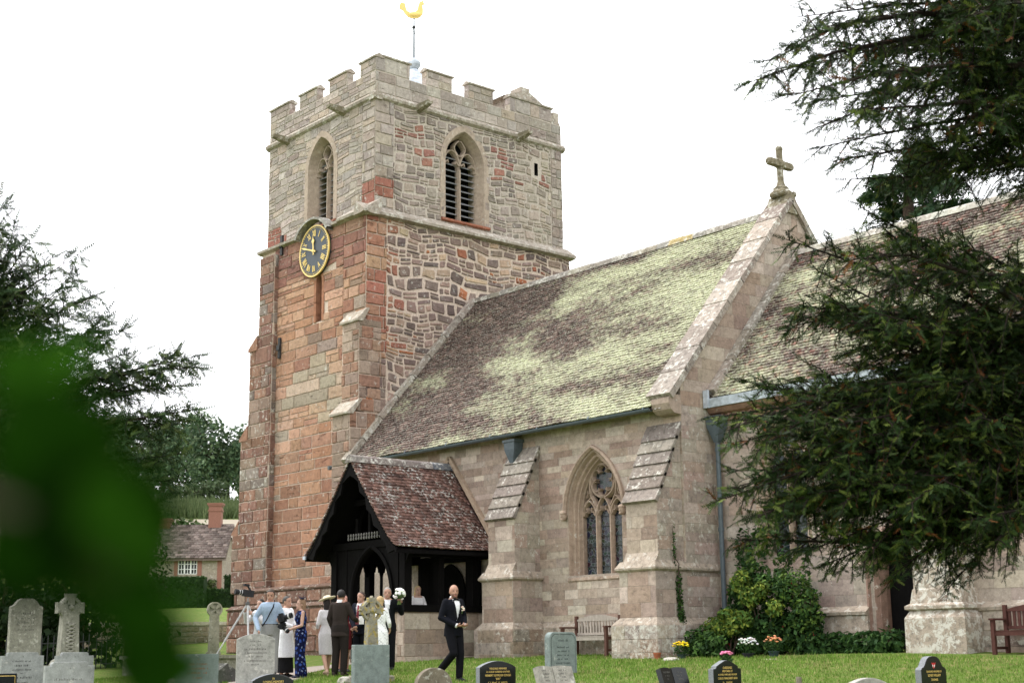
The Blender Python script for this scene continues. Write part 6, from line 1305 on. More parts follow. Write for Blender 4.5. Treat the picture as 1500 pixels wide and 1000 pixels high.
# ------------------------------------------------------------------ benches
def bench(label, x, y, ang, L, wood, back_tint):
    g0 = H(x, y); t_ = thing('garden_bench', (x, y, g0), label, 'bench'); a = R(ang); N = Vector((math.cos(a), math.sin(a), 0)); U = Vector((-math.sin(a), math.cos(a), 0)); Zv = Vector((0, 0, 1)); O = Vector((x, y, g0))
    P = lambda u, n, z: O+U*u+N*n+Zv*z
    def bx(name, u0, u1, n0, n1, z0, z1, t, par=t_):
        q = MB(); q.obox(P((u0+u1)/2, (n0+n1)/2, (z0+z1)/2), (U, N, Zv), (abs(u1-u0)/2, abs(n1-n0)/2, abs(z1-z0)/2), t); return q.build(name, M['teak'], par)
    for sg in (-1, 1):
        u = sg*(L/2-.035); bx('leg', u-.035, u+.035, .20, .27, -.05, .62, wood); bx('leg', u-.035, u+.035, -.25, -.18, -.05, .90, wood)
        bx('armrest', u-.045, u+.045, -.18, .30, .62, .655, wood); bx('side_rail', u-.02, u+.02, -.2, .22, .35, .42, wood); bx('stretcher', u-.02, u+.02, -.2, .22, .10, .15, wood)
    bx('front_rail', -L/2+.07, L/2-.07, .215, .25, .34, .41, back_tint)
    for i in range(6): bx('seat_slat', -L/2+.05, L/2-.05, -.15+i*.065, -.15+i*.065+.052, .415, .435, back_tint)
    bx('back_rail', -L/2+.07, L/2-.07, -.235, -.195, .46, .52, back_tint)
    q = MB(); pr = [(-L/2+.07, .78)]+[(u, .82+.10*math.cos(math.pi*u/(L-.14))) for u in np.linspace(-L/2+.07, L/2-.07, 11)]+[(L/2-.07, .78)]; q.prism([P(u, -.195, z) for u, z in pr][::-1], N*-.04, back_tint); q.build('top_rail', M['teak'], t_)
    n = int(L/.105)
    for i in range(n):
        u = -L/2+.12+(L-.24)*i/(n-1); bf = rnd.uniform(.75, 1.15); bx('back_slat', u-.026, u+.026, -.228, -.205, .50, .80, tuple(v*bf for v in back_tint))
    return t_
bench('weathered grey teak bench against the nave wall under the traceried window', -24.30, 23.40, -90, 1.5, (.10, .050, .038), (.33, .29, .25))
bench('dark red-brown wooden bench against the chancel wall', -13.85, 24.40, -90, 1.5, (.075, .030, .024), (.075, .030, .024))
# ------------------------------------------------------------------ cottage on the hillside
CT = thing('cottage', (-86.5, 46.5, H(-86.5, 46.5)), 'stone and brick cottage with brown tiled roof and tall brick chimney', 'house')
e = Vector((-84.96, 48.29, 0)); w_ = Vector((-89.6, 42.9, 0)); U = (e-w_).normalized(); N = Vector((U.y, -U.x, 0)); N = N if N.dot(-e) > 0 else -N; Lc = (e-w_).length; gC = H(-86.5, 46.5); ez = 6.40; Dp = 4.6
fr = Frame((w_.x, w_.y, 0), U, N)
winr = [(Lc-2.86, 5.30), (Lc-1.62, 5.30), (Lc-1.62, 6.30), (Lc-2.86, 6.30)]; cdoor2 = Arch(Lc-1.30, .26, gC-.1, 3.75, 4.05)
cw = core('wall', M['rubble'], CT, [(fr, rect(0, Lc, gC-1, ez), [winr, cdoor2.outline(0)]), (Frame(fr.p(Lc, 0, 0)-Vector((0, 0, 0)), -N, U), [(0, gC-1), (Dp, gC-1), (Dp, ez), (Dp/2, ez+2.15), (0, ez)], []), (Frame(fr.p(0, 0, 0), -N, -U), [(0, gC-1), (Dp, gC-1), (Dp, ez), (Dp/2, ez+2.15), (0, ez)], [])], (.34, .29, .23))
BRK = (.25, .115, .085)
for a, b, c, d_ in ((Lc-.28, Lc+.02, gC-1, ez), (Lc-3.12, Lc-2.9, 5.2, 6.32), (Lc-1.58, Lc-1.30, 5.2, 6.32)): q = MB(); slab(q, fr, a, b, [(c, .03), (d_, .03), (d_, -.02), (c, -.02)], BRK); q.build('brick_quoin', M['tinted'], CT)
q = MB(); sweep(q, fr, cdoor2, [(.0, -.1), (0, .04), (.18, .04), (.18, -.02)], tint=BRK); q.build('door_surround', M['tinted'], CT)
q = MB(); L = cdoor2.outline(0); q.prism([fr.p(u, v, -.1) for u, v in L][::-1], N*-.04, (.72, .72, .70)); q.build('door', M['tinted'], CT)
q = MB(); q.add([fr.p(u, v, -.12) for u, v in winr], [(0, 1, 2, 3)], (.03, .035, .04)); wo_ = q.build('window', M['granite'], CT)
q = MB(); a, b, c, d_ = Lc-2.86, Lc-1.62, 5.30, 6.30
for u in np.linspace(a, b, 4): q.bar(fr.p(u, c, -.05), fr.p(u, d_, -.05), .09, .06, N)
for v in (c, d_): q.bar(fr.p(a, v, -.05), fr.p(b, v, -.05), .09, .06, N)
q.build('frame', M['white'], wo_); q = MB()
for v in (c+.33, c+.66): q.bar(fr.p(a, v, -.06), fr.p(b, v, -.06), .04, .04, N)
for i in range(3): u = a+(b-a)*(i+.5)/3; q.bar(fr.p(u, c, -.06), fr.p(u, d_, -.06), .035, .035, N)
q.build('glazing_bar', M['white'], wo_)
q = MB(); A0 = fr.p(-.3, ez-.12, .35); rp = [( .35, ez-.12), (-Dp/2, ez+2.3), (-Dp-.35, ez-.12), (-Dp-.35, ez-.25), (-Dp/2, ez+2.15), (.35, ez-.25)]
q.prism([fr.p(-.3, z, n) for n, z in rp], U*(Lc+.62), (.14, .10, .085)); rfc = q.build('roof', M['cottagetile'], CT)
tiles('roof_tiles', M['cottagetile'], rfc, [(.40, ez-.10), (-Dp/2, ez+2.32)], lambda h, z, a: tuple(fr.p(a, z, h)), -.3, Lc+.32, w=.3, gauge=.24, cols=['#7a655e', '#857069', '#6d5953', '#8c766d'], th=.03)
def chim(u, n, z0, z1, wd, label=None):
    q = MB(); c = fr.p(u, 0, n)
    for a, b, w in ((z0, z1-.55, wd), (z1-.55, z1-.45, wd*1.12), (z1-.45, z1-.2, wd), (z1-.2, z1-.1, wd*1.15), (z1-.1, z1, wd*1.25)): q.obox(c+Vector((0, 0, (a+b)/2)), (U, N, Vector((0, 0, 1))), (w, w*.8, (b-a)/2), BRK)
    q.build('chimney', M['tinted'], rfc)
chim(Lc-.95, -Dp/2, ez+.8, 10.15, .42); chim(Lc-4.4, -Dp/2, ez+1.5, 9.15, .42)
leafcloud('climbing_plant', M['leaf'], CT, [(*fr.p(Lc-1.4, 4.55, .12), .9, .9, .45), (*fr.p(Lc-2.4, 4.6, .12), .4, .4, .5), (*fr.p(Lc-.6, 4.4, .12), .35, .35, .6)], 900, .16, [(.09, .11, .04), (.06, .085, .03)])
q = MB(); c = fr.p(Lc+1.3, 0, -1.0); q.prism([c+U*u+Vector((0, 0, z)) for u, z in ((-.9, gC-1), (1.6, gC-1), (1.6, 4.6), (.6, 5.35), (-.9, 4.2))], N*-3, (.17, .15, .13)); q.build('lean_to', M['cottagetile'], CT)
# ------------------------------------------------------------------ people
def remesh(mb, vox, it=4):
    me = bpy.data.meshes.new('tmp'); me.from_pydata([tuple(p) for p in mb.v], [], mb.f); bm = bmesh.new(); bm.from_mesh(me); bmesh.ops.recalc_face_normals(bm, faces=bm.faces[:]); bm.to_mesh(me); bm.free()
    o = bpy.data.objects.new('tmp', me); COL.objects.link(o); r_ = o.modifiers.new('r', 'REMESH'); r_.mode = 'VOXEL'; r_.voxel_size = vox
    s_ = o.modifiers.new('s', 'SMOOTH'); s_.factor = .5; s_.iterations = it
    bpy.context.view_layer.update(); ev = o.evaluated_get(bpy.context.evaluated_depsgraph_get()); m2 = ev.to_mesh()
    V = np.zeros(len(m2.vertices)*3, np.float32); m2.vertices.foreach_get('co', V); V = V.reshape(-1, 3); F = [tuple(p.vertices) for p in m2.polygons]; ev.to_mesh_clear()
    bpy.data.objects.remove(o); bpy.data.meshes.remove(me); return V, F
DJ = dict(hR=(.09, 0, .92), kR=(.095, .02, .50), aR=(.10, -.02, .09), sR=(.185, -.01, 1.42), eR=(.235, -.04, 1.14), wR=(.24, .05, .89))
class Fig:
    def __init__(s, label, x, y, face, h, J=None, lean=0, skin=(.40, .225, .16), female=False, head_yaw=0, head_pitch=0, z=None, stubble=False):
        s.z = H(x, y) if z is None else z; s.root = thing('person', (x, y, s.z), label, 'person'); s.k = h/1.75; f = Vector((*face, 0)).normalized(); s.f = f; s.r = f.cross(Vector((0, 0, 1))); s.o = Vector((x, y, s.z)); s.female = female
        s.J = {}
        for k_, v in DJ.items(): s.J[k_] = Vector(v); s.J[k_[0]+'L'] = Vector((-v[0], v[1], v[2]))
        if female:
            for a in 'RL': s.J['s'+a].x *= .86; s.J['e'+a].x *= .88; s.J['w'+a].x *= .9
        for k_, v in (J or {}).items(): s.J[k_] = Vector(v)
        s.lean = lean; s.skin = skin; s.hy = R(head_yaw); s.hp = R(head_pitch); s.stub = stubble
        s.hc = Vector((0, .016+lean*.62, 1.588))
    def W(s, p): p = Vector(p)*s.k; return s.o+s.r*p.x+s.f*p.y+Vector((0, 0, p.z))
    def ly(s, z): return s.lean*max(0, z-.95)/.67*.62+(-.0)
    def ring(s, z, rx, ry, dy=0, x0=0, n=16): return [Vector((x0+rx*math.cos(2*math.pi*k/n), s.ly(z)+dy+ry*math.sin(2*math.pi*k/n), z)) for k in range(n)]
    def limb(s, mb, pts, rad, n=10):
        P = []; r_ = []; m_ = 4
        for i in range(len(pts)-1):
            for j in range(m_): t = j/m_; P.append(Vector(pts[i]).lerp(Vector(pts[i+1]), t)); r_.append(rad[i]*(1-t)+rad[i+1]*t)
        P.append(Vector(pts[-1])); r_.append(rad[-1]); mb.tube(P, r_, n)
        for p, rr in zip(pts, rad): mb.ell(p, (rr, rr, rr), 8, 6)
    def up(s, p): return Vector((p[0], p[1]+s.ly(p[2]), p[2]))
    def torso(s, mb, inf=0, z0=.86, z1=1.47):
        w = .92 if s.female else 1.0; T = [(.84, .168, .115), (.92, .172, .118), (1.0, .155, .108), (1.08, .135*(.92 if s.female else 1.05), .10), (1.18, .145, .108), (1.28, .165, .118+(.02 if s.female else 0)), (1.36, .172, .112), (1.42, .165, .09), (1.46, .11, .07), (1.50, .06, .058)]
        mb.loft([s.ring(z, rx*w+inf, ry*w+inf, .012 if 1.2 < z < 1.4 else 0) for z, rx, ry in T if z0 <= z <= z1+.01])
    def arm(s, mb, a, inf=0, end=1.0):
        S, E, Wt = s.up(s.J['s'+a]), s.up(s.J['e'+a]), s.up(s.J['w'+a]); Wt = E.lerp(Wt, end); m_ = .85 if s.female else 1
        s.limb(mb, [S+Vector((-.025 if a == 'R' else .025, 0, -.015)), E, Wt], [.054*m_+inf, .042*m_+inf, .030*m_+inf])
    def leg(s, mb, a, inf=0, end=1.0):
        Hh, K, A = s.J['h'+a], s.J['k'+a], s.J['a'+a]; A2 = K.lerp(A, end); s.limb(mb, [Hh, K, A2], [.088+inf, .058+inf, .040+inf])
    def headxf(s, p):
        p = Vector(p); c, sn = math.cos(s.hy), math.sin(s.hy); cp, sp = math.cos(s.hp), math.sin(s.hp); y, z = p.y*cp-p.z*sp, p.y*sp+p.z*cp
        return s.hc+Vector((p.x*c+y*sn, -p.x*sn+y*c, z))
    def emb(s, mb, name, mat, tint, vox=.014, it=4, cut=None, tf=None):
        V, F = remesh(mb, vox, it); C = V[[f_[0] for f_ in F]]
        if cut is not None: keep = [i for i, f_ in enumerate(F) if not cut(V[f_[0]])]; F = [F[i] for i in keep]
        T = np.array([tf(V[f_[0]]) for f_ in F]) if tf else np.tile(tint, (len(F), 1))
        Wv = [tuple(s.W(p)) for p in V]; return mesh_np(name, Wv, F, mat, s.root, T, smooth=True)
    def raw(s, mb, name, mat, parent=None, smooth=True):
        mb.v = [tuple(s.W(p)) for p in mb.v]; return mb.build(name, mat, parent or s.root, smooth=smooth)
    def hand(s, mb, a, curl=.6, d=None, pn=None):
        Wt = s.up(s.J['w'+a]); E = s.up(s.J['e'+a]); d = Vector(d).normalized() if d else (Wt-E).normalized(); sd = 1 if a == 'R' else -1
        pn = Vector(pn) if pn else Vector((-sd, .2, -.1)); pn = (pn-d*pn.dot(d)).normalized(); ac = d.cross(pn).normalized(); m_ = .9 if s.female else 1.05
        c0 = Wt; c1 = Wt+d*.085*m_
        mb.loft([[c+ac*(w*math.cos(t))+pn*(th*math.sin(t)) for t in [2*math.pi*k/8 for k in range(8)]] for c, w, th in ((c0, .026, .02), (Wt+d*.04, .040, .018), (c1, .040, .014))])
        for i, L in enumerate((.068, .078, .073, .058)):
            b = c1+ac*(.030-.020*i); k1 = b+(d*math.cos(curl*.5)+pn*math.sin(curl*.5))*L*.5*m_; k2 = k1+(d*math.cos(curl*1.6)+pn*math.sin(curl*1.6))*L*.5*m_; mb.tube([b-d*.01, k1, k2], [.0095, .0085, .0065], 6)
        tb = Wt+d*.025+ac*.034; tk = tb+(d*.6+ac*.6+pn*.35).normalized()*.042; te = tk+(d*.85+pn*.45).normalized()*.03; mb.tube([tb-ac*.01, tk, te], [.012, .0105, .008], 6)
    def body(s, bald=False, arms=True):
        mb = MB(); s.torso(mb, 0, .84, 1.50)
        for a in 'RL': s.arm(mb, a); s.leg(mb, a); A = s.J['a'+a]; mb.ell(A+Vector((0, .045, -.045)), (.026, .095, .022), 8, 6)
        n0 = Vector((0, s.ly(1.46)-.01, 1.45)); s.limb(mb, [n0, s.headxf((0, -.025, -.07))], [.062, .054] if not s.female else [.052, .045])
        hm = MB(); fw_ = .95 if s.female else 1
        hx = lambda c, r: mb.ell(s.headxf(c), r, 14, 10, ax=[(s.headxf(v)-s.hc).normalized() for v in ((1, 0, 0), (0, 1, 0), (0, 0, 1))])
        hx((0, -.008, .025), (.081*fw_, .102*fw_, .106)); hx((0, .022, -.045), (.064*fw_, .076*fw_, .078)); hx((0, .092, -.018), (.012, .022, .026)); hx((0, .07, -.088), (.03, .03, .025))
        for sg in (-1, 1): hx((sg*.078*fw_, -.01, -.005), (.010, .022, .032))
        ax = [(s.headxf(v)-s.hc).normalized() for v in ((1, 0, 0), (0, 1, 0), (0, 0, 1))]; sk = np.array(s.skin)
        def tf(p):
            q = Vector(p)-s.hc; lx, ly, lz = q.dot(ax[0]), q.dot(ax[1]), q.dot(ax[2])
            if abs(q.length) < .16 and ly > .03:
                if .006 < lz < .022 and .018 < abs(lx) < .045: return np.array((.05, .03, .025))
                if .030 < lz < .041 and .014 < abs(lx) < .05: return sk*.35
                if -.072 < lz < -.056 and abs(lx) < .026 and ly > .06: return np.array((.42, .14, .12))
                if s.stub and lz < -.035: return sk*.42
            if s.stub and abs(q.length) < .16 and lz < -.05 and ly > -.01: return sk*.5
            return sk
        V, F = remesh(mb, .011, 3); T = [tf(V[f_[0]]) for f_ in F]; B = MB(); B.v = [tuple(p) for p in V]; B.f = list(F); B.t = [tuple(t) for t in T]
        hb = MB()
        for a in 'RL': s.hand(hb, a, **s.hands.get(a, {})) if hasattr(s, 'hands') else s.hand(hb, a)
        B.add(hb.v, hb.f, tuple(s.skin)); return s.raw(B, 'body', M['skin'])
    def shoes(s, tint, heel=0):
        for a in 'RL':
            A = s.J['a'+a]; q = MB(); z = A.z-.09; d = (Vector((0, 1, 0))); 
            q.loft([[Vector((A.x+w*sx, A.y+y, z+zz)) for sx, zz in ((-1, 0), (1, 0), (1, h*.7), (.4, h), (-.4, h), (-1, h*.7))] for y, w, h in ((-.07, .03, .085), (-.03, .038, .10), (.06, .042, .075), (.14, .043, .05), (.185, .03, .035))], tint)
            if heel: q.box((A.x-.015, A.y-.07, z-heel), (A.x+.015, A.y-.045, z+.02), tint)
            s.raw(q, 'shoe', M['tinted'])
    def trousers(s, tint, inf=.014, flare=0, end=.98, tf=None):
        mb = MB(); mb.loft([s.ring(z, rx+inf, ry+inf) for z, rx, ry in ((.80, .16, .11), (.88, .170, .118), (.95, .168, .116), (1.03, .152, .108))])
        for a in 'RL': 
            Hh, K, A = s.J['h'+a], s.J['k'+a], s.J['a'+a]; s.limb(mb, [Hh, K, K.lerp(A, end)], [.092+inf, .064+inf+flare*.3, .052+inf+flare])
        return s.emb(mb, 'trousers', M['cloth'], tint, .014, 3, tf=tf)
    def shirt(s, tint, sleeves=False, z0=.90, loose=.008, tf=None, name='shirt'):
        mb = MB(); s.torso(mb, loose, z0, 1.47)
        if sleeves:
            for a in 'RL': s.arm(mb, a, loose+.002, sleeves)
        return s.emb(mb, name, M['cloth'], tint, .014, 3, tf=tf)
    def collar(s, tint, name='collar'):
        q = MB(); q.loft([s.ring(z, r_, r_*.95, -.008) for z, r_ in ((1.455, .078), (1.50, .066), (1.515, .063))], tint, cap=False); return s.raw(q, name, M['cloth'])
    def jacket(s, tint, hem=.80, v=True, inf=.02, vdeep=1.02):
        mb = MB(); mb.loft([s.ring(hem, .192+inf*.3, .142, -.004), s.ring(.90, .182+inf*.3, .134), s.ring(1.0, .165+inf*.5, .122)]); s.torso(mb, inf, 1.0, 1.46)
        for a in 'RL': s.arm(mb, a, inf*.9, .93); sh = s.up(s.J['s'+a]); mb.ell(sh+Vector((-.03 if a == 'R' else .03, 0, .0)), (.07, .065, .05), 10, 6)
        cut = (lambda p: p[1]-s.ly(p[2]) > .05 and vdeep < p[2] < 1.5 and abs(p[0]) < (p[2]-vdeep)/(1.47-vdeep)*.075+.004) if v else None
        return s.emb(mb, 'jacket', M['cloth'], tint, .013, 4, cut)
    def lapels(s, tint, vdeep=1.02):
        for sg in (-1, 1):
            q = MB(); P = []
            for z, w0, w1 in ((vdeep, .004, .012), (1.15, .026, .058), (1.28, .046, .098), (1.36, .058, .105), (1.38, .060, .075), (1.45, .066, .072)):
                yy = s.ly(z)+.148-(max(0, z-1.32))*.40; P.append([Vector((sg*w0, yy, z)), Vector((sg*w1, yy-.012-(w1*.22), z))])
            q.loft(P, tint, closed=False); s.raw(q, 'lapel', M['cloth'])
    def hair(s, tint, long=0, thin=False, top=1.0, vol=1.07):
        q = MB(); ax = [(s.headxf(v)-s.hc).normalized() for v in ((1, 0, 0), (0, 1, 0), (0, 0, 1))]; q.ell(s.headxf((0, -.014, .028)), (.083*vol/1.05, .103*vol/1.05, .106*top), 16, 12, ax=ax)
        if long: q.loft([[s.headxf((w*math.cos(t), -.055+d*math.sin(t), zz)) for t in [2*math.pi*k/12 for k in range(12)]] for w, d, zz in ((.07, .055, .06), (.086, .065, -.02), (.088, .055, -.12), (.085, .045, -long*.7), (.05, .025, -long))])
        c = s.hc
        def cut(p):
            v = Vector(p)-c; lx, ly, lz = v.dot(ax[0]), v.dot(ax[1]), v.dot(ax[2])
            return ly > .015+max(0, (lz-.045))*1.2 and lz < .088 and abs(lx) < .075 or (lz < -.03 and not long) or (ly > .02 and lz < -.02)
        return s.emb(q, 'hair', M['hair'], tint, .010, 2, cut)
    def dress(s, tint, hem=.5, z1=1.44, hipw=.19, hemw=.19, sleeve=0, tf=None, sw=0, name='dress'):
        mb = MB(); s.torso(mb, .012, 1.0, z1); mb.loft([s.ring(hem, hemw, hemw*.8, sw), s.ring((hem+.8)/2, (hemw+hipw)/2, (hemw+hipw)*.38, sw*.5), s.ring(.80, hipw, hipw*.74), s.ring(.92, hipw*.98, hipw*.72), s.ring(1.02, .155, .115), s.ring(1.08, .135, .105)])
        if sleeve:
            for a in 'RL': s.arm(mb, a, .014, sleeve)
        return s.emb(mb, name, M['cloth'], tint, .014, 3, tf=tf)
RTv = Vector((.6557, .7551)); TOv = Vector((.7551, -.6557))          # picture right, towards the lens, on the ground
def fdir(a): v = TOv*math.cos(R(a))+RTv*math.sin(R(a)); return (v.x, v.y)   # 0 faces the lens, +90 faces picture right
SK = (.40, .225, .16); SKL = (.46, .28, .21)
# groom striding across the lawn
p = Fig('bald bearded man in black dinner suit and bow tie striding over the lawn', -21.21, 16.91, fdir(38), 1.78, dict(kR=(.10, .14, .50), aR=(.09, -.36, .16), kL=(-.085, .08, .50), aL=(-.08, .06, .09), eR=(.255, -.04, 1.13), wR=(.085, .22, .985), eL=(-.245, -.02, 1.13), wL=(-.06, .25, .985)), skin=(.40, .22, .155), head_yaw=18, stubble=True, z=-.50)
p.hands = dict(R=dict(curl=.9, d=(-.6, .8, -.05), pn=(-.3, .1, .6)), L=dict(curl=.9, d=(.3, .9, -.1), pn=(.3, .1, .6)))
p.body(); p.trousers((.006, .006, .008)); p.shirt((.78, .78, .80)); p.jacket((.006, .0065, .010), .80, vdeep=1.06); p.lapels((.009, .009, .011), 1.06); p.collar((.80, .80, .82)); p.shoes((.015, .015, .016))
q = MB(); b = Vector((0, p.ly(1.45)+.085, 1.455))
for sg in (-1, 1): q.prism([b+Vector((sg*.006, 0, -.012)), b+Vector((sg*.055, -.012, -.028)), b+Vector((sg*.055, -.012, .026)), b+Vector((sg*.006, 0, .012))][::sg], (0, .02, 0), (.01, .01, .012))
q.ell(b+Vector((0, .012, 0)), (.012, .012, .014), 6, 5, (.01, .01, .012)); p.raw(q, 'bow_tie', M['cloth'])
q = MB(); c = Vector((-.092, .145, 1.29))
for i in range(14): q.ell(c+Vector((rnd.uniform(-.032, .032), rnd.uniform(0, .02), rnd.uniform(-.035, .035))), (.014, .012, .014), 6, 4, (.80, .74, .62) if i % 3 else (.78, .55, .48))
q.bar(c+Vector((0, .0, -.03)), c+Vector((.01, 0, -.09)), .01, .01, tint=(.08, .14, .04)); p.raw(q, 'buttonhole_flower', M['tinted'])
for a in 'RL':
    q = MB(); E_, W_ = p.up(p.J['e'+a]), p.up(p.J['w'+a]); q.tube([E_.lerp(W_, .91), E_.lerp(W_, 1.03)], [.044, .042], 10, (.80, .80, .82)); p.raw(q, 'cuff', M['cloth'])
# photographer in a pale blue shirt
p = Fig('man in pale blue shirt and grey trousers resting a hand on the pale headstone', -26.1, 16.0, fdir(8), 1.78, dict(eR=(.30, .0, 1.15), wR=(.22, .22, .90), eL=(-.26, -.02, 1.14), wL=(-.22, .20, 1.10), kR=(.10, .02, .5), sR=(.17, -.01, 1.405), sL=(-.17, -.01, 1.405)), head_yaw=8, head_pitch=-12, lean=.06, skin=SK, z=-.40)
p.hands = dict(R=dict(curl=.5, d=(-.1, .35, -.9)), L=dict(curl=1.0, d=(.3, .9, 0)))
p.body(); p.trousers((.26, .26, .255), .02); p.shirt((.30, .38, .49), .97, .92, .013); p.collar((.32, .40, .51)); p.hair((.055, .038, .028), vol=1.1); p.shoes((.05, .045, .04))
q = MB(); q.loft([p.ring(z, .178, .128) for z in (.985, 1.025)], (.02, .016, .014), cap=False); p.raw(q, 'belt', M['cloth'])
q = MB(); P = [Vector((-.075, .02, 1.49)), Vector((-.06, .14, 1.36)), Vector((.0, .175, 1.24)), Vector((.07, .17, 1.10)), Vector((.15, .12, .98))]; q.tube([p.up(v) for v in P], .013, 5, (.015, .015, .017)); p.raw(q, 'strap', M['cloth'])
def stills_camera(label, P, fwd, s=1.0):
    P = Vector(P); f = Vector(fwd).normalized(); sd = f.cross(Vector((0, 0, 1))).normalized(); u = sd.cross(f); t_ = thing('camera', P, label, 'camera'); K = (.015, .015, .017)
    q = MB(); q.obox(P, (sd, f, u), (.075*s, .035*s, .05*s), K); q.obox(P+u*.06*s, (sd, f, u), (.03*s, .03*s, .02*s), K); q.obox(P+sd*.055*s+f*.03*s, (sd, f, u), (.02*s, .02*s, .048*s), K); q.build('body', M['tinted'], t_)
    q = MB(); q.lathe(P+f*.03*s, [(.036*s, 0), (.038*s, .06*s), (.042*s, .07*s), (.042*s, .14*s), (.03*s, .14*s), (.028*s, .12*s)], 14, K, ax=(sd, u, f)); l_ = q.build('lens', M['tinted'], t_)
    q = MB(); q.lathe(P+f*.115*s, [(.0435*s, 0), (.0435*s, .02*s)], 14, (.5, .5, .5), ax=(sd, u, f)); q.build('lens_ring', M['tinted'], l_); return t_
stills_camera('black stills camera hanging at the blue-shirted man\'s side', p.W((-.24, .28, 1.12)), p.f*.35+Vector((*RTv, .35)), 1.35)
stills_camera('second black camera with flash held below the first', p.W((-.24, .25, .98)), p.f*.4+Vector((*RTv, -.9)), 1.1)
# camera operator behind a tripod
p = Fig('camera operator crouched behind a video camera on the tripod', -28.05, 16.95, fdir(-35), 1.70, dict(eR=(.28, .16, 1.22), wR=(.12, .36, 1.42), eL=(-.26, .16, 1.20), wL=(-.10, .34, 1.38)), skin=SKL, head_yaw=-10)
p.body(); p.trousers((.05, .05, .06)); p.shirt((.55, .55, .56), .97, .9, .02); p.hair((.02, .015, .012)); p.shoes((.03, .03, .03))
tp = p.W((0, .42, 0)); TR = thing('tripod', (tp.x, tp.y, H(tp.x, tp.y)), 'silver tripod with splayed legs carrying a video camera', 'tripod'); ap = Vector((tp.x, tp.y, 1.12))
for d in (Vector((-.64, -.68, 0)), Vector((.2, .55, 0)), Vector((.55, -.25, 0))):
    e_ = Vector((tp.x, tp.y, 0))+d*1.05; e_.z = H(e_.x, e_.y); q = MB(); q.tube([ap, ap.lerp(e_, .5)], .022, 7, (.45, .45, .45)); q.tube([ap.lerp(e_, .5), e_], .015, 7, (.55, .55, .55)); l_ = q.build('leg', M['tinted'], TR)
    q = MB(); q.ell(e_+Vector((0, 0, .01)), (.03, .03, .02), 6, 4, (.02, .02, .02)); q.build('foot', M['tinted'], l_)
q = MB(); q.tube([ap-Vector((0, 0, .35)), ap+Vector((0, 0, .12))], .018, 8, (.3, .3, .3)); q.ell(ap, (.05, .05, .05), 8, 5, (.1, .1, .1)); q.build('centre_column', M['tinted'], TR)
VC = thing('video_camera', ap+Vector((0, 0, .12)), 'black video camera with ridged lens on the tripod', 'camera'); f_ = Vector((*(-RTv*.8+TOv*.5), .12)).normalized(); sd = f_.cross(Vector((0, 0, 1))).normalized(); u_ = sd.cross(f_); c = ap+Vector((0, 0, .22)); K = (.02, .02, .022)
q = MB(); q.obox(c, (sd, f_, u_), (.06, .12, .07), K); q.build('body', M['tinted'], VC)
q = MB(); q.lathe(c+f_*.10, [(.045, 0), (.045, .05), (.05, .05), (.05, .09), (.045, .09), (.045, .11), (.055, .12), (.058, .20), (.045, .20)], 14, K, ax=(sd, u_, f_)); l_ = q.build('lens', M['tinted'], VC)
for d_ in (.14, .19, .26): q = MB(); q.lathe(c+f_*d_, [(.053, 0), (.053, .012)], 14, (.5, .5, .5), ax=(sd, u_, f_)); q.build('lens_ring', M['tinted'], l_)
q = MB(); q.bar(c+u_*.07-f_*.05, c+u_*.16+f_*.03, .03, .03, tint=K); q.obox(c+u_*.17+f_*.06, (sd, f_, u_), (.04, .06, .025), K); q.build('monitor', M['tinted'], VC)
# vicar
p = Fig('vicar in white surplice over a black cassock beside the photographer', -27.0, 16.95, fdir(62), 1.74, dict(eR=(.23, .03, 1.14), wR=(.10, .26, 1.06), eL=(-.23, .03, 1.14), wL=(-.10, .26, 1.06)), skin=SK)
p.body(); p.dress((.80, .80, .82), .42, 1.45, .20, .25, .9, name='surplice'); p.dress((.012, .012, .013), .10, 1.0, .17, .20, 0, name='cassock'); p.hair((.05, .045, .04)); p.shoes((.015, .015, .015))
# guest in navy jumpsuit
def navy(v):
    n = math.sin(v[0]*38+v[2]*19)*math.sin(v[2]*31-v[1]*27)*math.sin(v[1]*41+v[2]*11)
    return (.035, .07, .26) if n > .38 else ((.16, .20, .32) if n < -.62 else (.005, .007, .032))
p = Fig('woman in patterned navy jumpsuit with long light brown hair and dark fascinator', -26.34, 16.9, fdir(-72), 1.66, dict(eR=(.20, -.01, 1.13), wR=(.14, .24, 1.04), eL=(-.21, .02, 1.13), wL=(-.12, .26, 1.05)), skin=SKL, female=True)
p.body(); p.trousers(None, .022, .05, 1.02, tf=navy); p.shirt(None, False, .92, .014, tf=navy, name='bodice'); p.hair((.22, .13, .075), .36); p.shoes((.012, .012, .03), .03)
q = MB(); c = p.headxf((-.03, -.02, .13)); q.lathe(c, [(.05, -.01), (.055, .0), (.03, .015)], 10, (.01, .012, .04))
for i in range(9): a = i*.7; q.tube([c, c+Vector((math.cos(a)*.05, math.sin(a)*.05, .03)), c+Vector((math.cos(a)*.09, math.sin(a)*.09, .02+.03*(i % 3)))], [.008, .007, .003], 4, (.012, .014, .05))
p.raw(q, 'fascinator', M['tinted'])
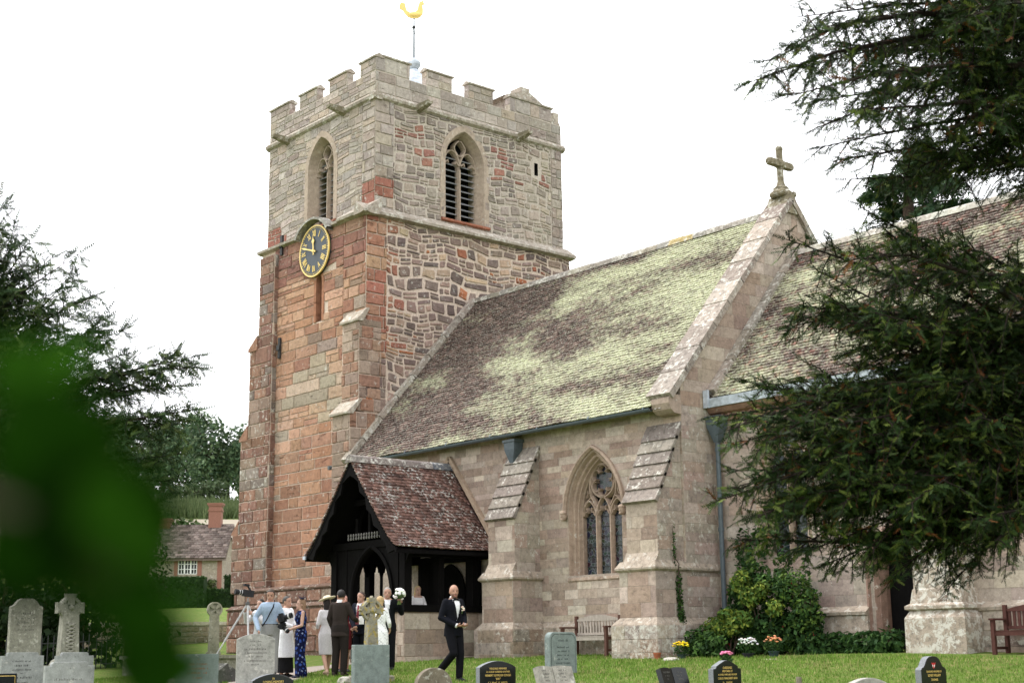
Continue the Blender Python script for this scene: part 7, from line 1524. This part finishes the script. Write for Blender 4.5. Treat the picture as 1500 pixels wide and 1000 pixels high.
# guest in white dress and hat
p = Fig('woman in white dress and wide cream hat stepping away from the lens', -26.24, 17.48, fdir(205), 1.64, dict(kR=(.09, .06, .48), aR=(.08, .18, .10), kL=(-.08, -.02, .49), aL=(-.09, -.30, .13), eR=(.20, .0, 1.13), wR=(.18, .16, .95), eL=(-.21, .0, 1.13), wL=(-.19, .12, .93)), skin=(.44, .26, .18), female=True, lean=.05)
p.body(); p.dress((.60, .57, .58), .46, 1.46, .195, .175, .35); p.hair((.015, .011, .010), .30); p.shoes((.55, .38, .28), .06)
q = MB(); c = p.headxf((.0, -.03, .115)); a1 = Vector((1, 0, .22)).normalized(); a2 = Vector((0, 1, -.18)).normalized(); q.lathe(c, [(.03, -.02), (.19, -.012), (.205, .005), (.19, .012), (.09, .01), (.085, .05), (.06, .07), (.01, .075)], 22, (.72, .64, .46), ax=(a1, a2, a1.cross(a2).normalized())); p.raw(q, 'hat', M['cloth'])
# man in brown suit seen from behind
p = Fig('dark-haired man in brown suit seen from behind holding a white order of service', -25.55, 17.35, fdir(158), 1.80, dict(eR=(.26, .06, 1.15), wR=(.20, .34, 1.10), eL=(-.24, -.02, 1.14), wL=(-.20, .10, .90), aL=(-.11, .0, .09)), skin=SK, head_yaw=-52)
p.hands = dict(R=dict(curl=.9, d=(-.1, .98, .1)))
p.body(); p.trousers((.020, .016, .014), .02); p.shirt((.75, .75, .76)); p.jacket((.030, .023, .020), .78); p.collar((.78, .78, .80)); p.hair((.014, .011, .010)); p.shoes((.03, .02, .016))
op = p.W((.17, .50, 1.14)); t_ = thing('order_of_service', op, 'open maroon and white booklet held by the man in brown', 'booklet')
for sg, cl in ((1, (.78, .78, .76)), (-1, (.16, .03, .035))):
    q = MB(); q.obox(op+p.r*sg*.05+Vector((0, 0, -.03)), ((p.r+p.f*.3*sg).normalized(), Vector((0, 0, 1)), p.f), (.052, .085, .004), cl); q.build('cover', M['tinted'], t_)
# man in dark suit facing
p = Fig('man in dark navy suit standing with clasped hands by the porch', -26.15, 18.30, fdir(-25), 1.74, dict(eR=(.25, .0, 1.14), wR=(.05, .20, .94), eL=(-.25, .0, 1.14), wL=(-.04, .22, .96)), skin=SK)
p.body(); p.trousers((.007, .008, .011)); p.shirt((.70, .70, .72)); p.jacket((.008, .009, .016)); p.lapels((.018, .02, .03)); p.hair((.06, .04, .03)); p.shoes((.012, .012, .012))
q = MB(); q.prism([p.up(Vector(v)) for v in ((-.02, .125, 1.42), (.02, .125, 1.42), (.03, .155, 1.12), (0, .158, 1.06), (-.03, .155, 1.12))][::-1], (0, .006, 0), (.20, .04, .05)); p.raw(q, 'tie', M['cloth'])
# blonde guest in white lace
p = Fig('blonde woman in white lace dress with elbow sleeves behind the wheel cross', -24.75, 17.79, fdir(165), 1.62, dict(eR=(.22, .0, 1.13), wR=(.17, .18, .98), eL=(-.22, -.02, 1.13), wL=(-.22, .10, .92)), skin=SKL, female=True)
lace = lambda v: (.80, .80, .80) if math.sin(v[0]*90)*math.sin(v[2]*85)+math.sin(v[1]*70+v[2]*20)*.6 > -.5 else (.56, .56, .56)
p.body(); p.dress(None, .50, 1.44, .20, .20, .55, tf=lace); p.hair((.42, .29, .14), .16, vol=1.14); p.shoes((.5, .4, .32), .05)
# grey-haired man with bouquet
p = Fig('grey-haired man in dark suit holding up a bouquet of white roses', -25.95, 18.85, fdir(5), 1.80, dict(eR=(.24, -.02, 1.14), wR=(.20, .14, .92), eL=(-.30, .02, 1.18), wL=(-.26, .22, 1.36)), skin=SK)
p.hands = dict(L=dict(curl=1.2, d=(.1, .4, .9), pn=(.3, .8, -.3)))
p.body(); p.trousers((.007, .007, .009)); p.shirt((.74, .74, .75)); p.jacket((.007, .008, .010)); p.lapels((.016, .017, .021)); p.hair((.24, .22, .20)); p.shoes((.012, .012, .012))
bq_ = p.W((-.245, .27, 1.50)); t_ = thing('bouquet', bq_, 'round bouquet of white roses with green stems', 'bouquet')
q = MB()
for i in range(34):
    d = Vector((rnd.gauss(0, 1), rnd.gauss(0, 1), rnd.gauss(0, 1)+.4)).normalized(); q.lathe(bq_+Vector((0, 0, .06))+d*.115, [(.01, -.02), (.034, -.005), (.038, .012), (.02, .026), (.006, .022)], 7, tuple(v*rnd.uniform(.9, 1.05) for v in (.76, .77, .72)), ax=(d.orthogonal().normalized(), d.cross(d.orthogonal().normalized()), d))
q.build('roses', M['tinted'], t_); q = MB(); q.ell(bq_+Vector((0, 0, .05)), (.11, .11, .09), 10, 7, (.10, .15, .06)); q.build('foliage', M['leaf'], t_)
q = MB()
for i in range(7): q.tube([bq_+Vector((0, 0, .02)), bq_+Vector((rnd.uniform(-.03, .03), rnd.uniform(-.03, .03), -.16))], .007, 5, (.12, .18, .05))
q.build('stems', M['tinted'], t_)
# red-faced guest glimpsed behind and the woman inside the porch
p = Fig('guest in dark red glimpsed between the cream hat and the brown suit', -26.6, 18.15, fdir(30), 1.70, None, skin=(.55, .28, .22), female=True)
p.body(); p.dress((.22, .03, .04), .5, 1.44, .19, .19, .5); p.hair((.05, .03, .025), .1); p.shoes((.02, .02, .02))
p = Fig('blonde woman in white glimpsed through the porch side opening', -28.95, 21.95, fdir(28), 1.72, dict(eR=(.22, .04, 1.14), wR=(.14, .26, 1.08), eL=(-.22, .04, 1.14), wL=(-.10, .28, 1.08)), skin=SKL, female=True, z=-.03)
p.body(); p.dress((.72, .70, .70), .45, 1.42, .19, .20, .6); p.hair((.50, .36, .18), .22); p.shoes((.5, .4, .3))
op = p.W((0, .40, 1.10)); t_ = thing('hymn_sheet', op, 'white sheet of paper held by the blonde woman in the porch', 'paper'); q = MB(); q.obox(op, (p.r, (p.f+Vector((0, 0, .5))).normalized(), Vector((0, 0, 1))), (.11, .08, .002), (.8, .8, .8)); q.build('sheet', M['tinted'], t_)
